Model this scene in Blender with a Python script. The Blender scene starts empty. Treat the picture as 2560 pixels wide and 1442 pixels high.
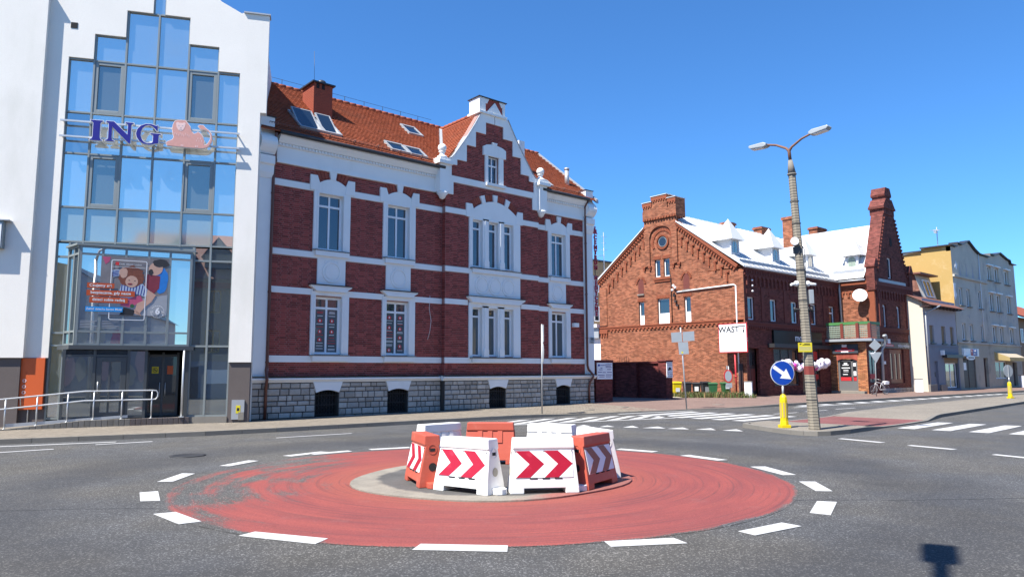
import bpy, bmesh, math, random
from mathutils import Matrix, Vector
R = math.radians
random.seed(7)
scene = bpy.context.scene
col = scene.collection

# ------------------------------------------------------------------ camera, sky, sun, exposure
AZ = R(49.15)                                   # compass angle between the view direction and the street (world X)
PITCH, ROLL, FPX = R(6.568), R(-0.237), 1809.2
def heading_to_world(v):                        # (right, forward, up) -> world
    r, f, u = v
    return Vector((r*math.sin(AZ)+f*math.cos(AZ), -r*math.cos(AZ)+f*math.sin(AZ), u))
fwd = heading_to_world((0, math.cos(PITCH), math.sin(PITCH)))
right = heading_to_world((1, 0, 0))
up = right.cross(fwd)
right, up = right*math.cos(ROLL)+up*math.sin(ROLL), up*math.cos(ROLL)-right*math.sin(ROLL)
cam = bpy.data.cameras.new('camera')
cam_o = bpy.data.objects.new('camera', cam)
col.objects.link(cam_o)
cam.sensor_width = 36
cam.lens = FPX/2560*36
cam.clip_start, cam.clip_end = 0.05, 3000
m = Matrix.Identity(4)
for i in range(3):
    m[i][0], m[i][1], m[i][2] = right[i], up[i], -fwd[i]
m[2][3] = 1.75
cam_o.matrix_world = m
scene.camera = cam_o

SUN_EL = R(56)
SUN_AZ = R(180-.4)                             # direction towards the sun in the world's XY plane
world = bpy.data.worlds.new('World')
scene.world = world
world.use_nodes = True
wn = world.node_tree.nodes
bg = wn['Background']
sky = wn.new('ShaderNodeTexSky')
sky.sky_type = 'NISHITA'
sky.sun_disc = False
sky.sun_elevation = SUN_EL
sky.sun_rotation = math.pi/2-SUN_AZ
sky.altitude = 100
sky.air_density = 1.0
sky.dust_density = 0.0
sky.ozone_density = 10.0
tint = wn.new('ShaderNodeMix'); tint.data_type = 'RGBA'; tint.blend_type = 'MULTIPLY'
tint.inputs[0].default_value = 1.0
tint.inputs[7].default_value = (0.74, 1.14, 1.36, 1)     # deep clear midsummer blue, the same over the whole dome
world.node_tree.links.new(sky.outputs[0], tint.inputs[6])
world.node_tree.links.new(tint.outputs[2], bg.inputs[0])
bg.inputs[1].default_value = 0.076
sun = bpy.data.lights.new('sun', 'SUN')
sun.energy = 5.0
sun.angle = R(0.53)
sun.color = (1.0, 0.95, 0.87)
sun_o = bpy.data.objects.new('sun', sun)
col.objects.link(sun_o)
sd = Vector((math.cos(SUN_AZ)*math.cos(SUN_EL), math.sin(SUN_AZ)*math.cos(SUN_EL), math.sin(SUN_EL)))
sun_o.rotation_euler = sd.to_track_quat('Z', 'Y').to_euler()
sun_o.location = (0, 0, 60)
scene.view_settings.view_transform = 'Standard'
scene.view_settings.look = 'None'
scene.view_settings.exposure = 1.08
scene.view_settings.gamma = 1.0
scene.view_settings.use_curve_mapping = False
scene.cycles.max_bounces = 6

# ------------------------------------------------------------------ materials
def srgb(h):
    h = h.lstrip('#')
    c = [int(h[i:i+2], 16)/255 for i in (0, 2, 4)]
    return tuple(x/12.92 if x <= .04045 else ((x+.055)/1.055)**2.4 for x in c)

class NT:
    def __init__(s, name):
        s.m = bpy.data.materials.new(name)
        s.m.use_nodes = True
        s.t = s.m.node_tree
        s.b = s.t.nodes['Principled BSDF']
        s.out = s.t.nodes['Material Output']
    def n(s, typ, **k):
        x = s.t.nodes.new('ShaderNode'+typ)
        for a, v in k.items():
            if a == 'ins':
                for kk, vv in v.items():
                    if hasattr(vv, 'is_output'): s.t.links.new(vv, x.inputs[kk])
                    else: x.inputs[kk].default_value = vv
            else: setattr(x, a, v)
        return x
    def l(s, a, b): s.t.links.new(a, b)
    def math(s, op, a, b=0.0, c=None, clamp=False):
        x = s.n('Math', operation=op, use_clamp=clamp)
        for i, v in enumerate((a, b) if c is None else (a, b, c)):
            if hasattr(v, 'is_output'): s.l(v, x.inputs[i])
            else: x.inputs[i].default_value = v
        return x.outputs[0]
    def ramp(s, fac, lo, hi):                    # smooth 0..1
        x = s.n('MapRange', interpolation_type='SMOOTHSTEP', ins={0: fac, 1: lo, 2: hi})
        return x.outputs[0]
    def mix(s, fac, a, b, mode='MIX'):
        x = s.n('Mix', data_type='RGBA', blend_type=mode)
        for k, v in ((0, fac), (6, a), (7, b)):
            if hasattr(v, 'is_output'): s.l(v, x.inputs[k])
            else: x.inputs[k].default_value = v if k == 0 else (*v[:3], 1)
        return x.outputs[2]
    def noise(s, vec, scale, detail=3, rough=.55):
        return s.n('TexNoise', ins={'Vector': vec, 'Scale': scale, 'Detail': detail, 'Roughness': rough}).outputs['Fac']
    def co(s): return s.n('TexCoord').outputs['Object']
    def bump(s, h, strength=.3, dist=.01):
        x = s.n('Bump', ins={'Height': h, 'Strength': strength, 'Distance': dist})
        s.l(x.outputs[0], s.b.inputs['Normal'])

def mk(name, c, rough=.6, var=.12, scale=3, fine=0, bump=0, bscale=60, metal=0, island=0, spec=.5, dirt=None, dirt_amt=0, dscale=1.2, streak=0):
    t = NT(name)
    co = t.co()
    base = (*c, 1)
    nz = t.noise(co, scale, 4)
    k = t.math('MULTIPLY_ADD', nz, 2*var, 1-var)
    if fine:
        k = t.math('MULTIPLY', k, t.math('MULTIPLY_ADD', t.noise(co, 45, 2), 2*fine, 1-fine))
    if island:
        oi = t.n('ObjectInfo').outputs['Random']
        gi = t.n('NewGeometry').outputs['Random Per Island']
        r_ = t.math('FRACT', t.math('ADD', oi, gi))
        k = t.math('MULTIPLY', k, t.math('MULTIPLY_ADD', r_, 2*island, 1-island))
    cc = t.n('VectorMath', operation='SCALE', ins={0: base[:3], 'Scale': k}).outputs[0]
    if dirt:
        v = co
        if streak:
            v = t.n('Mapping', ins={0: co, 3: (1, 1, streak)}).outputs[0]
        dn = t.ramp(t.noise(v, dscale, 5, .65), .52, .74)
        cc = t.mix(t.math('MULTIPLY', dn, dirt_amt), cc, dirt)
    t.l(cc, t.b.inputs['Base Color'])
    t.b.inputs['Roughness'].default_value = rough
    t.b.inputs['Metallic'].default_value = metal
    t.b.inputs['Specular IOR Level'].default_value = spec
    if bump: t.bump(t.noise(co, bscale, 3), bump)
    return t.m

def brick_mat(name, c1, c2, mortar, bw=.25, bh=.0755, bias=0.0, bump=.5, patch=None):
    t = NT(name)
    co = t.co()
    s = t.n('SeparateXYZ', ins={0: co})
    nx = t.n('SeparateXYZ', ins={0: t.n('NewGeometry').outputs['Normal']})
    side = t.math('GREATER_THAN', t.math('ABSOLUTE', nx.outputs[0]), .72)
    uu = t.n('Mix', data_type='FLOAT', ins={0: side, 2: s.outputs[0], 3: s.outputs[1]}).outputs[0]
    v = t.n('CombineXYZ', ins={0: uu, 1: s.outputs[2]}).outputs[0]
    b = t.n('TexBrick', offset=.5, ins={'Vector': v, 'Color1': (*c1, 1), 'Color2': (*c2, 1), 'Mortar': (*mortar, 1), 'Scale': 1, 'Mortar Size': .0085,
             'Mortar Smooth': .3, 'Bias': bias, 'Brick Width': bw, 'Row Height': bh})
    # colour of single bricks: noise sampled in brick-sized cells
    row = t.math('FLOOR', t.math('DIVIDE', s.outputs[2], bh))
    colm = t.math('FLOOR', t.math('DIVIDE', t.math('SUBTRACT', uu, t.math('MULTIPLY', t.math('FLOORED_MODULO', row, 2.0), .5*bw)), bw))
    vs = t.n('CombineXYZ', ins={0: colm, 1: row}).outputs[0]
    wn_ = t.n('TexWhiteNoise', noise_dimensions='3D', ins={0: vs}).outputs['Value']
    k = t.math('MULTIPLY', t.math('MULTIPLY_ADD', wn_, .8, .6), t.math('MULTIPLY_ADD', t.noise(co, .8, 4), .5, .75))
    cc = t.n('VectorMath', operation='SCALE', ins={0: b.outputs['Color'], 'Scale': k}).outputs[0]
    if patch:
        pn = t.ramp(t.noise(co, .55, 5, .7), .5, .72)
        cc = t.mix(t.math('MULTIPLY', pn, .55), cc, patch)
    t.l(cc, t.b.inputs['Base Color'])
    t.b.inputs['Roughness'].default_value = .85
    t.b.inputs['Specular IOR Level'].default_value = .25
    t.bump(t.math('ADD', t.math('MULTIPLY', b.outputs['Fac'], -1.0), t.math('MULTIPLY', t.noise(co, 60, 2), .5)), bump, .012)
    return t.m

def glass_mat(name, tint, refl=.5, rough=.03, wob=.0, wscale=1.2, dirt=None, under=None):
    t = NT(name)
    co = t.co()
    g = t.n('BsdfGlossy', ins={0: (*tint, 1), 1: rough})
    t.b.inputs['Base Color'].default_value = (*(under or (.02, .03, .04)), 1)
    t.b.inputs['Roughness'].default_value = .25
    fr = t.n('LayerWeight', ins={0: .35}).outputs['Facing']
    fac = t.math('MULTIPLY_ADD', t.math('POWER', fr, 2.5), 1-refl, refl, clamp=True)
    if dirt:
        fac = t.math('MULTIPLY', fac, t.math('SUBTRACT', 1.0, t.math('MULTIPLY', t.ramp(t.noise(co, .9, 5), .45, .75), dirt)))
    mx = t.n('MixShader', ins={0: fac, 1: t.b.outputs[0], 2: g.outputs[0]})
    t.l(mx.outputs[0], t.out.inputs[0])
    if wob:
        bp = t.n('Bump', ins={'Height': t.noise(co, wscale, 1), 'Strength': wob, 'Distance': .02})
        t.l(bp.outputs[0], g.inputs['Normal'])
    return t.m

M = {}
M['plaster'] = mk('white_plaster', (.80, .80, .78), .75, .05, 1.5, bump=.12, bscale=30, dirt=(.62, .61, .57), dirt_amt=.35, dscale=.9, streak=.35)
M['render'] = mk('pale_render', (.77, .735, .67), .9, .07, .7, fine=.06, bump=.35, bscale=28, dirt=(.60, .58, .50), dirt_amt=.4, dscale=.55, streak=.3)
M['dark_render'] = mk('dark_render', (.115, .095, .088), .9, .1, 2, fine=.25, bump=.3)
M['brick'] = mk('red_brick', (0.26, 0.0546, 0.0442), .82, .12, 6, island=.38, spec=.25, bump=.25, bscale=70)
M['mortar'] = mk('grey_pink_mortar', (0.33, 0.187, 0.165), .95, .2, 5)
M['arch_brick'] = mk('arch_brick', (0.3, 0.075, 0.05), .82, .1, 6, island=.2, spec=.25)
M['stone'] = mk('limestone_block', (0.4, 0.37, 0.33), .9, .18, 6, fine=.22, island=.24, spec=.2, bump=.7, bscale=22, dirt=(.2, .18, .15), dirt_amt=.5, dscale=5)
M['stone_joint'] = mk('dark_joint', (.05, .045, .04), .95, .2, 6)
M['tile'] = mk('clay_roof_tile', (0.287, 0.074, 0.0305), .75, .1, 2.5, island=.14, spec=.3, dirt=(.2, .08, .05), dirt_amt=.35, dscale=.8)
M['tile_under'] = mk('roof_underlay', (.12, .05, .03), .9)
M['clay_brick'] = mk('chimney_clay_brick', (0.27, 0.06, 0.03), .8, .15, 5)
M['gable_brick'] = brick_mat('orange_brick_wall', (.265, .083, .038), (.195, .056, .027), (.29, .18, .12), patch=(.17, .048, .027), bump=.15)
M['shaded_brick'] = brick_mat('shade_darkened_brick_wall', (.15, .037, .027), (.115, .028, .022), (.14, .07, .058), patch=(.075, .024, .021), bump=.25)  # the house brick again, with the street front's shade put into its colour
M['shop_brick'] = brick_mat('yellow_red_brick', (.34, .125, .045), (.27, .075, .03), (.4, .29, .18), bump=.6)
M['pier_brick'] = brick_mat('maroon_brick', (.15, .035, .03), (.12, .028, .026), (.10, .035, .03))
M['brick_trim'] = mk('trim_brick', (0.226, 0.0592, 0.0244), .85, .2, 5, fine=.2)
M['shaded_trim'] = mk('shade_darkened_trim_brick', (.135, .033, .024), .85, .2, 5, fine=.2)  # copy of the trim brick, darkened in colour to stand for shade
M['white_metal_roof'] = mk('white_sheet_metal', (0.592, 0.6, 0.608), .55, .05, 1.2, dirt=(.6, .6, .6), dirt_amt=.3, dscale=1)
M['zinc'] = mk('zinc_sheet', (0.36, 0.38, 0.4), .5, .12, 2, metal=.3)
M['dark_metal'] = mk('dark_sheet_metal', (.03, .03, .033), .45, .2, 3)
M['brown_pipe'] = mk('brown_copper_pipe', (.14, .055, .04), .4, .15, 3, metal=.3)
M['frame_white'] = mk('white_window_frame', (.82, .83, .84), .45, .04, 2)
M['frame_grey'] = mk('grey_aluminium', (.23, .255, .25), .45, .08, 2, metal=.15)
M['frame_dark'] = mk('dark_aluminium', (.075, .082, .085), .45, .08, 2, metal=.2)
M['glass_medic'] = glass_mat('window_glass', (.40, .40, .42), .26, .02, under=(.012, .022, .035))
M['glass_film'] = glass_mat('window_glass_with_film', (.36, .38, .40), .13, .05, under=(.075, .10, .115))
M['glass_bank'] = glass_mat('blue_mirror_glass', (.95, .90, .80), .72, .01, .05, .9, dirt=.12, under=(.30, .36, .40))
M['glass_bank_deep'] = glass_mat('darker_blue_mirror_glass', (.66, .68, .66), .66, .015, .05, .9, dirt=.12, under=(.10, .13, .15))
M['glass_bank_open'] = glass_mat('grey_blue_casement_glass', (.55, .52, .46), .5, .03, .03, .9, under=(.13, .16, .17))
M['glass_spandrel'] = glass_mat('grey_green_spandrel_glass', (.75, .72, .66), .4, .06, .03, .9, dirt=.3, under=(.27, .33, .32))
M['glass_shop'] = glass_mat('shop_glass', (.3, .34, .38), .14, .02, under=(.015, .017, .02))
M['black_gloss'] = mk('black_gloss_panel', (.010, .010, .011), .3, .2, 1, spec=.2)
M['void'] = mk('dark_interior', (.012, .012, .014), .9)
M['iron'] = mk('black_iron', (.02, .02, .022), .6, .2, 8)
M['steel'] = mk('galvanised_steel', (.45, .46, .47), .42, .12, 4, metal=.5)
M['rail'] = mk('pale_steel_rail', (.55, .56, .56), .38, .08, 4, metal=.4)
M['sign_back'] = mk('sign_back_grey', (0.33, 0.36, 0.38), .5, .1, 3, metal=.2)
M['white'] = mk('white_paint', (0.76, 0.76, 0.76), .5, .03, 3)
M['red'] = mk('red_paint', (0.45, 0.022, 0.028), .5, .05, 3)
M['orange'] = mk('orange_panel', (0.58, 0.1, 0.018), .5, .03, 3)
M['blue_sign'] = mk('blue_sign_sheet', (0.003, 0.05, 0.34), .42, .05, 3)
M['navy'] = mk('navy_letter_face', (.018, .012, .20), .35, .05, 3)
M['lion_pink'] = mk('faded_salmon_face', (0.561, 0.281, 0.238), .55, .12, 9)
M['lion_line'] = mk('pale_pink_line', (0.72, 0.5, 0.47), .6, .06, 9)
M['yellow'] = mk('yellow_plastic', (0.62, 0.47, 0.004), .4, .06, 4)
M['yellow_sign'] = mk('yellow_sign_sheet', (0.62, 0.52, 0.015), .5, .04, 4)
M['black'] = mk('black_plastic', (.018, .018, .02), .5, .2, 4)
M['green'] = mk('green_plastic', (0.025, 0.11, 0.04), .5, .1, 4)
M['concrete'] = mk('concrete', (0.2, 0.183, 0.157), .92, .15, 2, fine=.2, bump=.4, bscale=40)
M['kerb'] = mk('concrete_kerb_stone', (0.174, 0.161, 0.139), .92, .14, 2, fine=.15, island=.12, bump=.4, bscale=40, dirt=(.12, .115, .10), dirt_amt=.5, dscale=2.5)
M['paver'] = mk('beige_paver', (0.213, 0.183, 0.144), .92, .1, 3, fine=.1, island=.12, dirt=(.28, .25, .2), dirt_amt=.35, dscale=.7)
M['paving_joint'] = mk('sandy_joint', (0.139, 0.117, 0.087), .95, .2, 5)
M['mark'] = mk('white_road_paint', (0.452, 0.452, 0.444), .8, .06, 2, fine=.12, bump=.3, dirt=(.25, .25, .25), dirt_amt=.55, dscale=5)
M['barrier_white'] = mk('white_barrier_plastic', (.80, .79, .755), .5, .05, 3, bump=.06, bscale=8, dirt=(.5, .47, .40), dirt_amt=.4, dscale=4, streak=.4)
M['barrier_orange'] = mk('faded_orange_barrier_plastic', (0.44, 0.085, 0.05), .5, .08, 3, bump=.06, bscale=8, dirt=(.5, .2, .14), dirt_amt=.4, dscale=4)
M['sheet_white'] = mk('white_reflective_sheet', (.80, .82, .83), .4, .03, 3, dirt=(.6, .6, .6), dirt_amt=.25, dscale=6)
M['chevron_red'] = mk('crimson_reflective_sheet', (0.36, 0.006, 0.025), .42, .05, 3, dirt=(.66, .06, .1), dirt_amt=.4, dscale=7)
M['chevron_fade'] = mk('faded_brown_red_sheet', (0.3, 0.09, 0.05), .5, .1, 5)
M['cream'] = mk('cream_render', (0.58, 0.52, 0.42), .9, .05, 1, bump=.2, dirt=(.55, .5, .42), dirt_amt=.4)
M['blue_grey_render'] = mk('grey_lilac_render', (0.414, 0.397, 0.414), .92, .1, 1.2, bump=.2, dirt=(.26, .25, .26), dirt_amt=.5)
M['blue_tiles'] = mk('blue_grey_cladding', (.19, .205, .245), .7, .12, 1.5, dirt=(.13, .14, .17), dirt_amt=.4)
M['yellow_render'] = mk('ochre_yellow_render', (0.42, 0.28, 0.095), .9, .08, .8, dirt=(.62, .5, .3), dirt_amt=.4)
M['worn_render'] = mk('worn_grey_render', (.52, .48, .40), .95, .16, .8, fine=.15, bump=.4, bscale=15, dirt=(.22, .21, .19), dirt_amt=.65, dscale=.9, streak=.5)
M['olive_render'] = mk('stained_olive_render', (.42, .39, .30), .95, .16, .8, fine=.15, bump=.4, bscale=15, dirt=(.2, .19, .16), dirt_amt=.6, dscale=.9)
M['brown_tile'] = mk('brown_roof_tile', (.20, .085, .06), .6, .15, 3, island=.15)
M['beige_block'] = mk('tan_render', (0.26, 0.19, 0.11), .9, .06, 1)
M['white_wall'] = mk('white_wall', (.80, .80, .80), .8, .03, 1)
M['balcony_green'] = mk('green_railing_paint', (0.06, 0.19, 0.06), .5, .1, 4)
M['balcony_pale'] = mk('pale_green_mesh', (0.25, 0.31, 0.25), .6, .15, 6)
M['brown_wood'] = mk('red_brown_wood', (.16, .035, .025), .5, .15, 3)
M['door_brown'] = mk('dark_brown_door', (.045, .022, .02), .5, .15, 3)
M['door_grey'] = mk('grey_door', (.13, .13, .13), .5, .08, 3)
M['anthracite'] = mk('anthracite_board', (.045, .055, .07), .5, .08, 3)
M['pink'] = mk('pink_balloon', (0.6, 0.05, 0.34), .25, .05, 3)
M['pale_pink'] = mk('white_pink_balloon', (.82, .74, .78), .25, .03, 3)
M['leaf'] = mk('weed_leaf', (0.06, 0.095, 0.022), .8, .2, 3, island=.5)
M['leaf_dry'] = mk('dry_weed', (0.2, 0.12, 0.05), .8, .2, 3, island=.4)
M['tree_leaf'] = mk('tree_leaf', (.05, .09, .025), .7, .2, 3, island=.5)
M['bark'] = mk('tree_bark', (.11, .085, .06), .9, .3, 5)
M['skin'] = mk('printed_skin_tone', (.55, .33, .24), .5, .15, 6)
M['hair_red'] = mk('printed_auburn_hair', (.20, .06, .03), .5, .45, 14)
M['hair_dark'] = mk('printed_dark_hair', (.035, .03, .03), .5, .4, 14)
M['print_grey'] = mk('printed_grey_room', (.20, .18, .18), .5, .35, 3)
M['print_wine'] = mk('printed_wine_sweater', (.22, .03, .045), .5, .25, 6)
M['print_blue'] = mk('printed_bright_blue', (.02, .19, .55), .5, .25, 5)
M['print_stripe'] = mk('printed_pale_shirt', (.40, .48, .58), .5, .1, 6)
M['print_pink'] = mk('printed_pink', (.48, .08, .16), .5, .2, 5)
M['print_sky'] = mk('sky_blue_print', (.01, .27, .66), .5, .05, 5)
M['print_orange'] = mk('orange_print', (0.5, 0.075, 0.015), .5, .05, 5)
M['print_red'] = mk('red_print', (.62, .03, .03), .5, .1, 5)
M['text_grey'] = mk('grey_print', (.33, .34, .36), .6, .1, 5)
M['text_white'] = mk('white_print', (.78, .78, .78), .6, .03, 5)
M['text_black'] = mk('black_print', (.015, .015, .018), .6, .1, 5)
M['awning'] = mk('yellow_awning_cloth', (0.4, 0.3, 0.12), .8, .1, 2)
M['awning_dark'] = mk('faded_awning_cloth', (.40, .34, .25), .8, .1, 2)
M['rust'] = mk('rusty_steel', (.19, .10, .07), .8, .25, 8, metal=.2)
M['red_band'] = mk('faded_red_band', (0.2, 0.035, 0.028), .85, .2, 6)

def asphalt_nodes(t):
    co = t.co()
    sp = t.noise(co, 75, 2, .7)
    sp2 = t.noise(co, 28, 3, .7)
    lg = t.noise(co, .22, 4)
    md = t.noise(co, 1.3, 5, .6)
    vv = t.n('TexVoronoi', ins={'Vector': co, 'Scale': 70}).outputs['Color']
    vsep = t.n('SeparateXYZ', ins={0: vv}).outputs[0]
    k = t.math('MULTIPLY', t.math('MULTIPLY_ADD', sp, 1.8, .1), t.math('MULTIPLY_ADD', lg, .7, .65))
    k = t.math('MULTIPLY', k, t.math('MULTIPLY_ADD', md, .7, .65))
    k = t.math('MULTIPLY', k, t.math('MULTIPLY_ADD', t.ramp(vsep, .74, .97), 1.5, .82))
    k = t.math('MULTIPLY', k, t.math('MULTIPLY_ADD', sp2, .8, .6))
    warm = t.mix(t.ramp(t.noise(co, .35, 3), .35, .65), (.072, .073, .075), (.083, .079, .072))
    c = t.n('VectorMath', operation='SCALE', ins={0: warm, 'Scale': k}).outputs[0]
    return co, c, t.math('ADD', t.math('MULTIPLY', sp, .6), t.math('MULTIPLY', vsep, .5))

t = NT('asphalt')
co, c, h = asphalt_nodes(t)
# dark tyre-worn band swinging round the roundabout and long sealed cracks
s = t.n('SeparateXYZ', ins={0: co})
RC = (7.75, 9.75)
dx, dy = t.math('SUBTRACT', s.outputs[0], RC[0]), t.math('SUBTRACT', s.outputs[1], RC[1])
rr = t.math('SQRT', t.math('ADD', t.math('MULTIPLY', dx, dx), t.math('MULTIPLY', dy, dy)))
rw = t.math('ADD', rr, t.math('MULTIPLY_ADD', t.noise(co, .5, 3), 1.6, -.8))
band = t.math('MULTIPLY', t.ramp(rw, 5.6, 6.6), t.math('SUBTRACT', 1.0, t.ramp(rw, 7.0, 8.4)))
c = t.mix(t.math('MULTIPLY', band, .42), c, (.026, .028, .034))
dist = t.math('ABSOLUTE', t.math('ADD', t.math('ADD', t.math('MULTIPLY', s.outputs[0], .62), t.math('MULTIPLY', s.outputs[1], .784)),
              t.math('MULTIPLY_ADD', t.noise(co, .9, 4), .5, -10.15)))
crack = t.math('SUBTRACT', 1.0, t.ramp(dist, .012, .03))
c = t.mix(t.math('MULTIPLY', crack, .75), c, (.018, .018, .02))
t.l(c, t.b.inputs['Base Color'])
t.b.inputs['Roughness'].default_value = .88
t.b.inputs['Specular IOR Level'].default_value = .3
t.bump(h, .8, .008)
M['asphalt'] = t.m

t = NT('worn_red_road_paint')
co, ca, h = asphalt_nodes(t)
s = t.n('SeparateXYZ', ins={0: co})
dx, dy = t.math('SUBTRACT', s.outputs[0], RC[0]), t.math('SUBTRACT', s.outputs[1], RC[1])
rr = t.math('SQRT', t.math('ADD', t.math('MULTIPLY', dx, dx), t.math('MULTIPLY', dy, dy)))
th = t.math('ARCTAN2', t.math('ADD', t.math('MULTIPLY', dx, .756), t.math('MULTIPLY', dy, -.654)), t.math('ADD', t.math('MULTIPLY', dx, -.654), t.math('MULTIPLY', dy, -.756)))
left = t.ramp(t.math('MULTIPLY_ADD', dx, -.756/5, t.math('MULTIPLY', dy, .654/5)), .12, .95)
pv = t.n('CombineXYZ', ins={0: t.math('MULTIPLY', th, 2.2), 1: t.math('MULTIPLY', rr, 3.2)}).outputs[0]
st = t.noise(pv, 1.0, 4, .6)
pv2 = t.n('CombineXYZ', ins={0: t.math('MULTIPLY', th, .8), 1: t.math('MULTIPLY', rr, 14.0)}).outputs[0]
st2 = t.noise(pv2, 1.0, 3, .6)
gr = t.noise(co, 55, 2, .7)
blot = t.noise(co, 1.1, 4, .6)
pres = t.math('ADD', t.math('MULTIPLY', st, .75), t.math('ADD', t.math('MULTIPLY', blot, .45), t.math('MULTIPLY', gr, .45)))
thr = t.math('MULTIPLY_ADD', left, .33, .54)
thr = t.math('ADD', thr, t.math('MULTIPLY', t.ramp(rr, 4.75, 5.0), .45))
paint = t.ramp(t.math('SUBTRACT', pres, thr), -.06, .10)
red = t.mix(t.ramp(st, .35, .7), (.165, .040, .045), (.245, .056, .052))
red = t.mix(t.math('MULTIPLY', t.ramp(rr, 2.1, 3.3), .65), (.25, .068, .05), red)
red = t.n('VectorMath', operation='SCALE', ins={0: red, 'Scale': t.math('MULTIPLY_ADD', gr, 1.3, .35)}).outputs[0]
red = t.mix(t.math('MULTIPLY', t.ramp(st2, .52, .68), .6), red, (.10, .04, .042))
sk = t.noise(t.n('CombineXYZ', ins={0: t.math('MULTIPLY', th, .5), 1: t.math('MULTIPLY', rr, 34.0)}).outputs[0], 1.0, 2, .5)
red = t.mix(t.math('MULTIPLY', t.math('MULTIPLY', t.ramp(sk, .60, .70), t.ramp(blot, .35, .6)), .65), red, (.07, .035, .036))
red = t.mix(t.math('MULTIPLY', t.ramp(t.noise(co, 2.4, 5, .7), .55, .75), .35), red, (.22, .10, .095))
c = t.mix(paint, ca, red)
t.l(c, t.b.inputs['Base Color'])
t.b.inputs['Roughness'].default_value = .85
t.b.inputs['Specular IOR Level'].default_value = .3
t.bump(h, .6, .008)
M['red_road'] = t.m

t = NT('stained_concrete_disc')
co = t.co()
s = t.n('SeparateXYZ', ins={0: co})
dx, dy = t.math('SUBTRACT', s.outputs[0], 7.85), t.math('SUBTRACT', s.outputs[1], 9.5)
rr = t.math('SQRT', t.math('ADD', t.math('MULTIPLY', dx, dx), t.math('MULTIPLY', dy, dy)))
n1 = t.noise(co, 2.2, 5, .65)
rim = t.ramp(t.math('ADD', rr, t.math('MULTIPLY_ADD', n1, .3, -.15)), 1.86, 1.98)
side = t.ramp(t.math('ADD', t.math('ADD', t.math('MULTIPLY', dx, .756), t.math('MULTIPLY', dy, -.654)), t.math('MULTIPLY_ADD', n1, 1.2, -.6)), .3, 1.0)
c = t.mix(rim, (.075, .072, .068), (.21, .19, .155))
c = t.mix(t.math('MULTIPLY', t.math('MULTIPLY', side, rim), .85), c, (.22, .06, .05))
k = t.math('MULTIPLY', t.math('MULTIPLY_ADD', n1, .9, .55), t.math('MULTIPLY_ADD', t.noise(co, 40, 2), .7, .65))
t.l(t.n('VectorMath', operation='SCALE', ins={0: c, 'Scale': k}).outputs[0], t.b.inputs['Base Color'])
t.b.inputs['Roughness'].default_value = .92
t.bump(t.noise(co, 45, 3), .5, .01)
M['disc'] = t.m

def paving_mat(name, c1, c2, mortar, w, h_, ang=0.0):
    t = NT(name)
    co = t.co()
    v = t.n('Mapping', ins={0: co, 2: (0, 0, ang)}).outputs[0]
    b = t.n('TexBrick', ins={'Vector': v, 'Color1': (*c1, 1), 'Color2': (*c2, 1), 'Mortar': (*mortar, 1), 'Scale': 1, 'Mortar Size': .008, 'Brick Width': w, 'Row Height': h_})
    k = t.math('MULTIPLY', t.math('MULTIPLY_ADD', t.noise(co, .6, 4), .5, .75), t.math('MULTIPLY_ADD', t.noise(co, 30, 2), .4, .8))
    t.l(t.n('VectorMath', operation='SCALE', ins={0: b.outputs['Color'], 'Scale': k}).outputs[0], t.b.inputs['Base Color'])
    t.b.inputs['Roughness'].default_value = .92
    t.b.inputs['Specular IOR Level'].default_value = .25
    t.bump(t.math('MULTIPLY', b.outputs['Fac'], -1.0), .5, .006)
    return t.m
M['paving_beige'] = paving_mat('beige_block_paving', (.245, .21, .165), (.22, .19, .15), (.14, .12, .09), .2, .1)
M['paving_pink'] = paving_mat('pinkish_block_paving', (.215, .145, .12), (.185, .122, .102), (.12, .09, .075), .2, .1)
M['paving_grey'] = paving_mat('grey_block_paving', (.225, .20, .165), (.2, .18, .15), (.12, .105, .085), .2, .1)
M['paving_red'] = paving_mat('red_block_paving', (.2, .075, .072), (.175, .065, .063), (.11, .06, .055), .2, .1)

t = NT('ribbed_concrete')
co = t.co()
s = t.n('SeparateXYZ', ins={0: co})
w = t.math('SINE', t.math('MULTIPLY_ADD', s.outputs[2], 78, t.math('MULTIPLY', t.noise(co, 6, 2), 3)))
k = t.math('MULTIPLY', t.math('MULTIPLY_ADD', w, .09, .9), t.math('MULTIPLY_ADD', t.noise(co, 2.5, 4), .5, .75))
t.l(t.n('VectorMath', operation='SCALE', ins={0: (.25, .22, .17), 'Scale': k}).outputs[0], t.b.inputs['Base Color'])
t.b.inputs['Roughness'].default_value = .92
t.bump(w, .35, .01)
M['ribbed'] = t.m

# ------------------------------------------------------------------ geometry helpers
I4 = Matrix.Identity(4)
WM = {}                                          # world matrix each parent is built at

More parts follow.
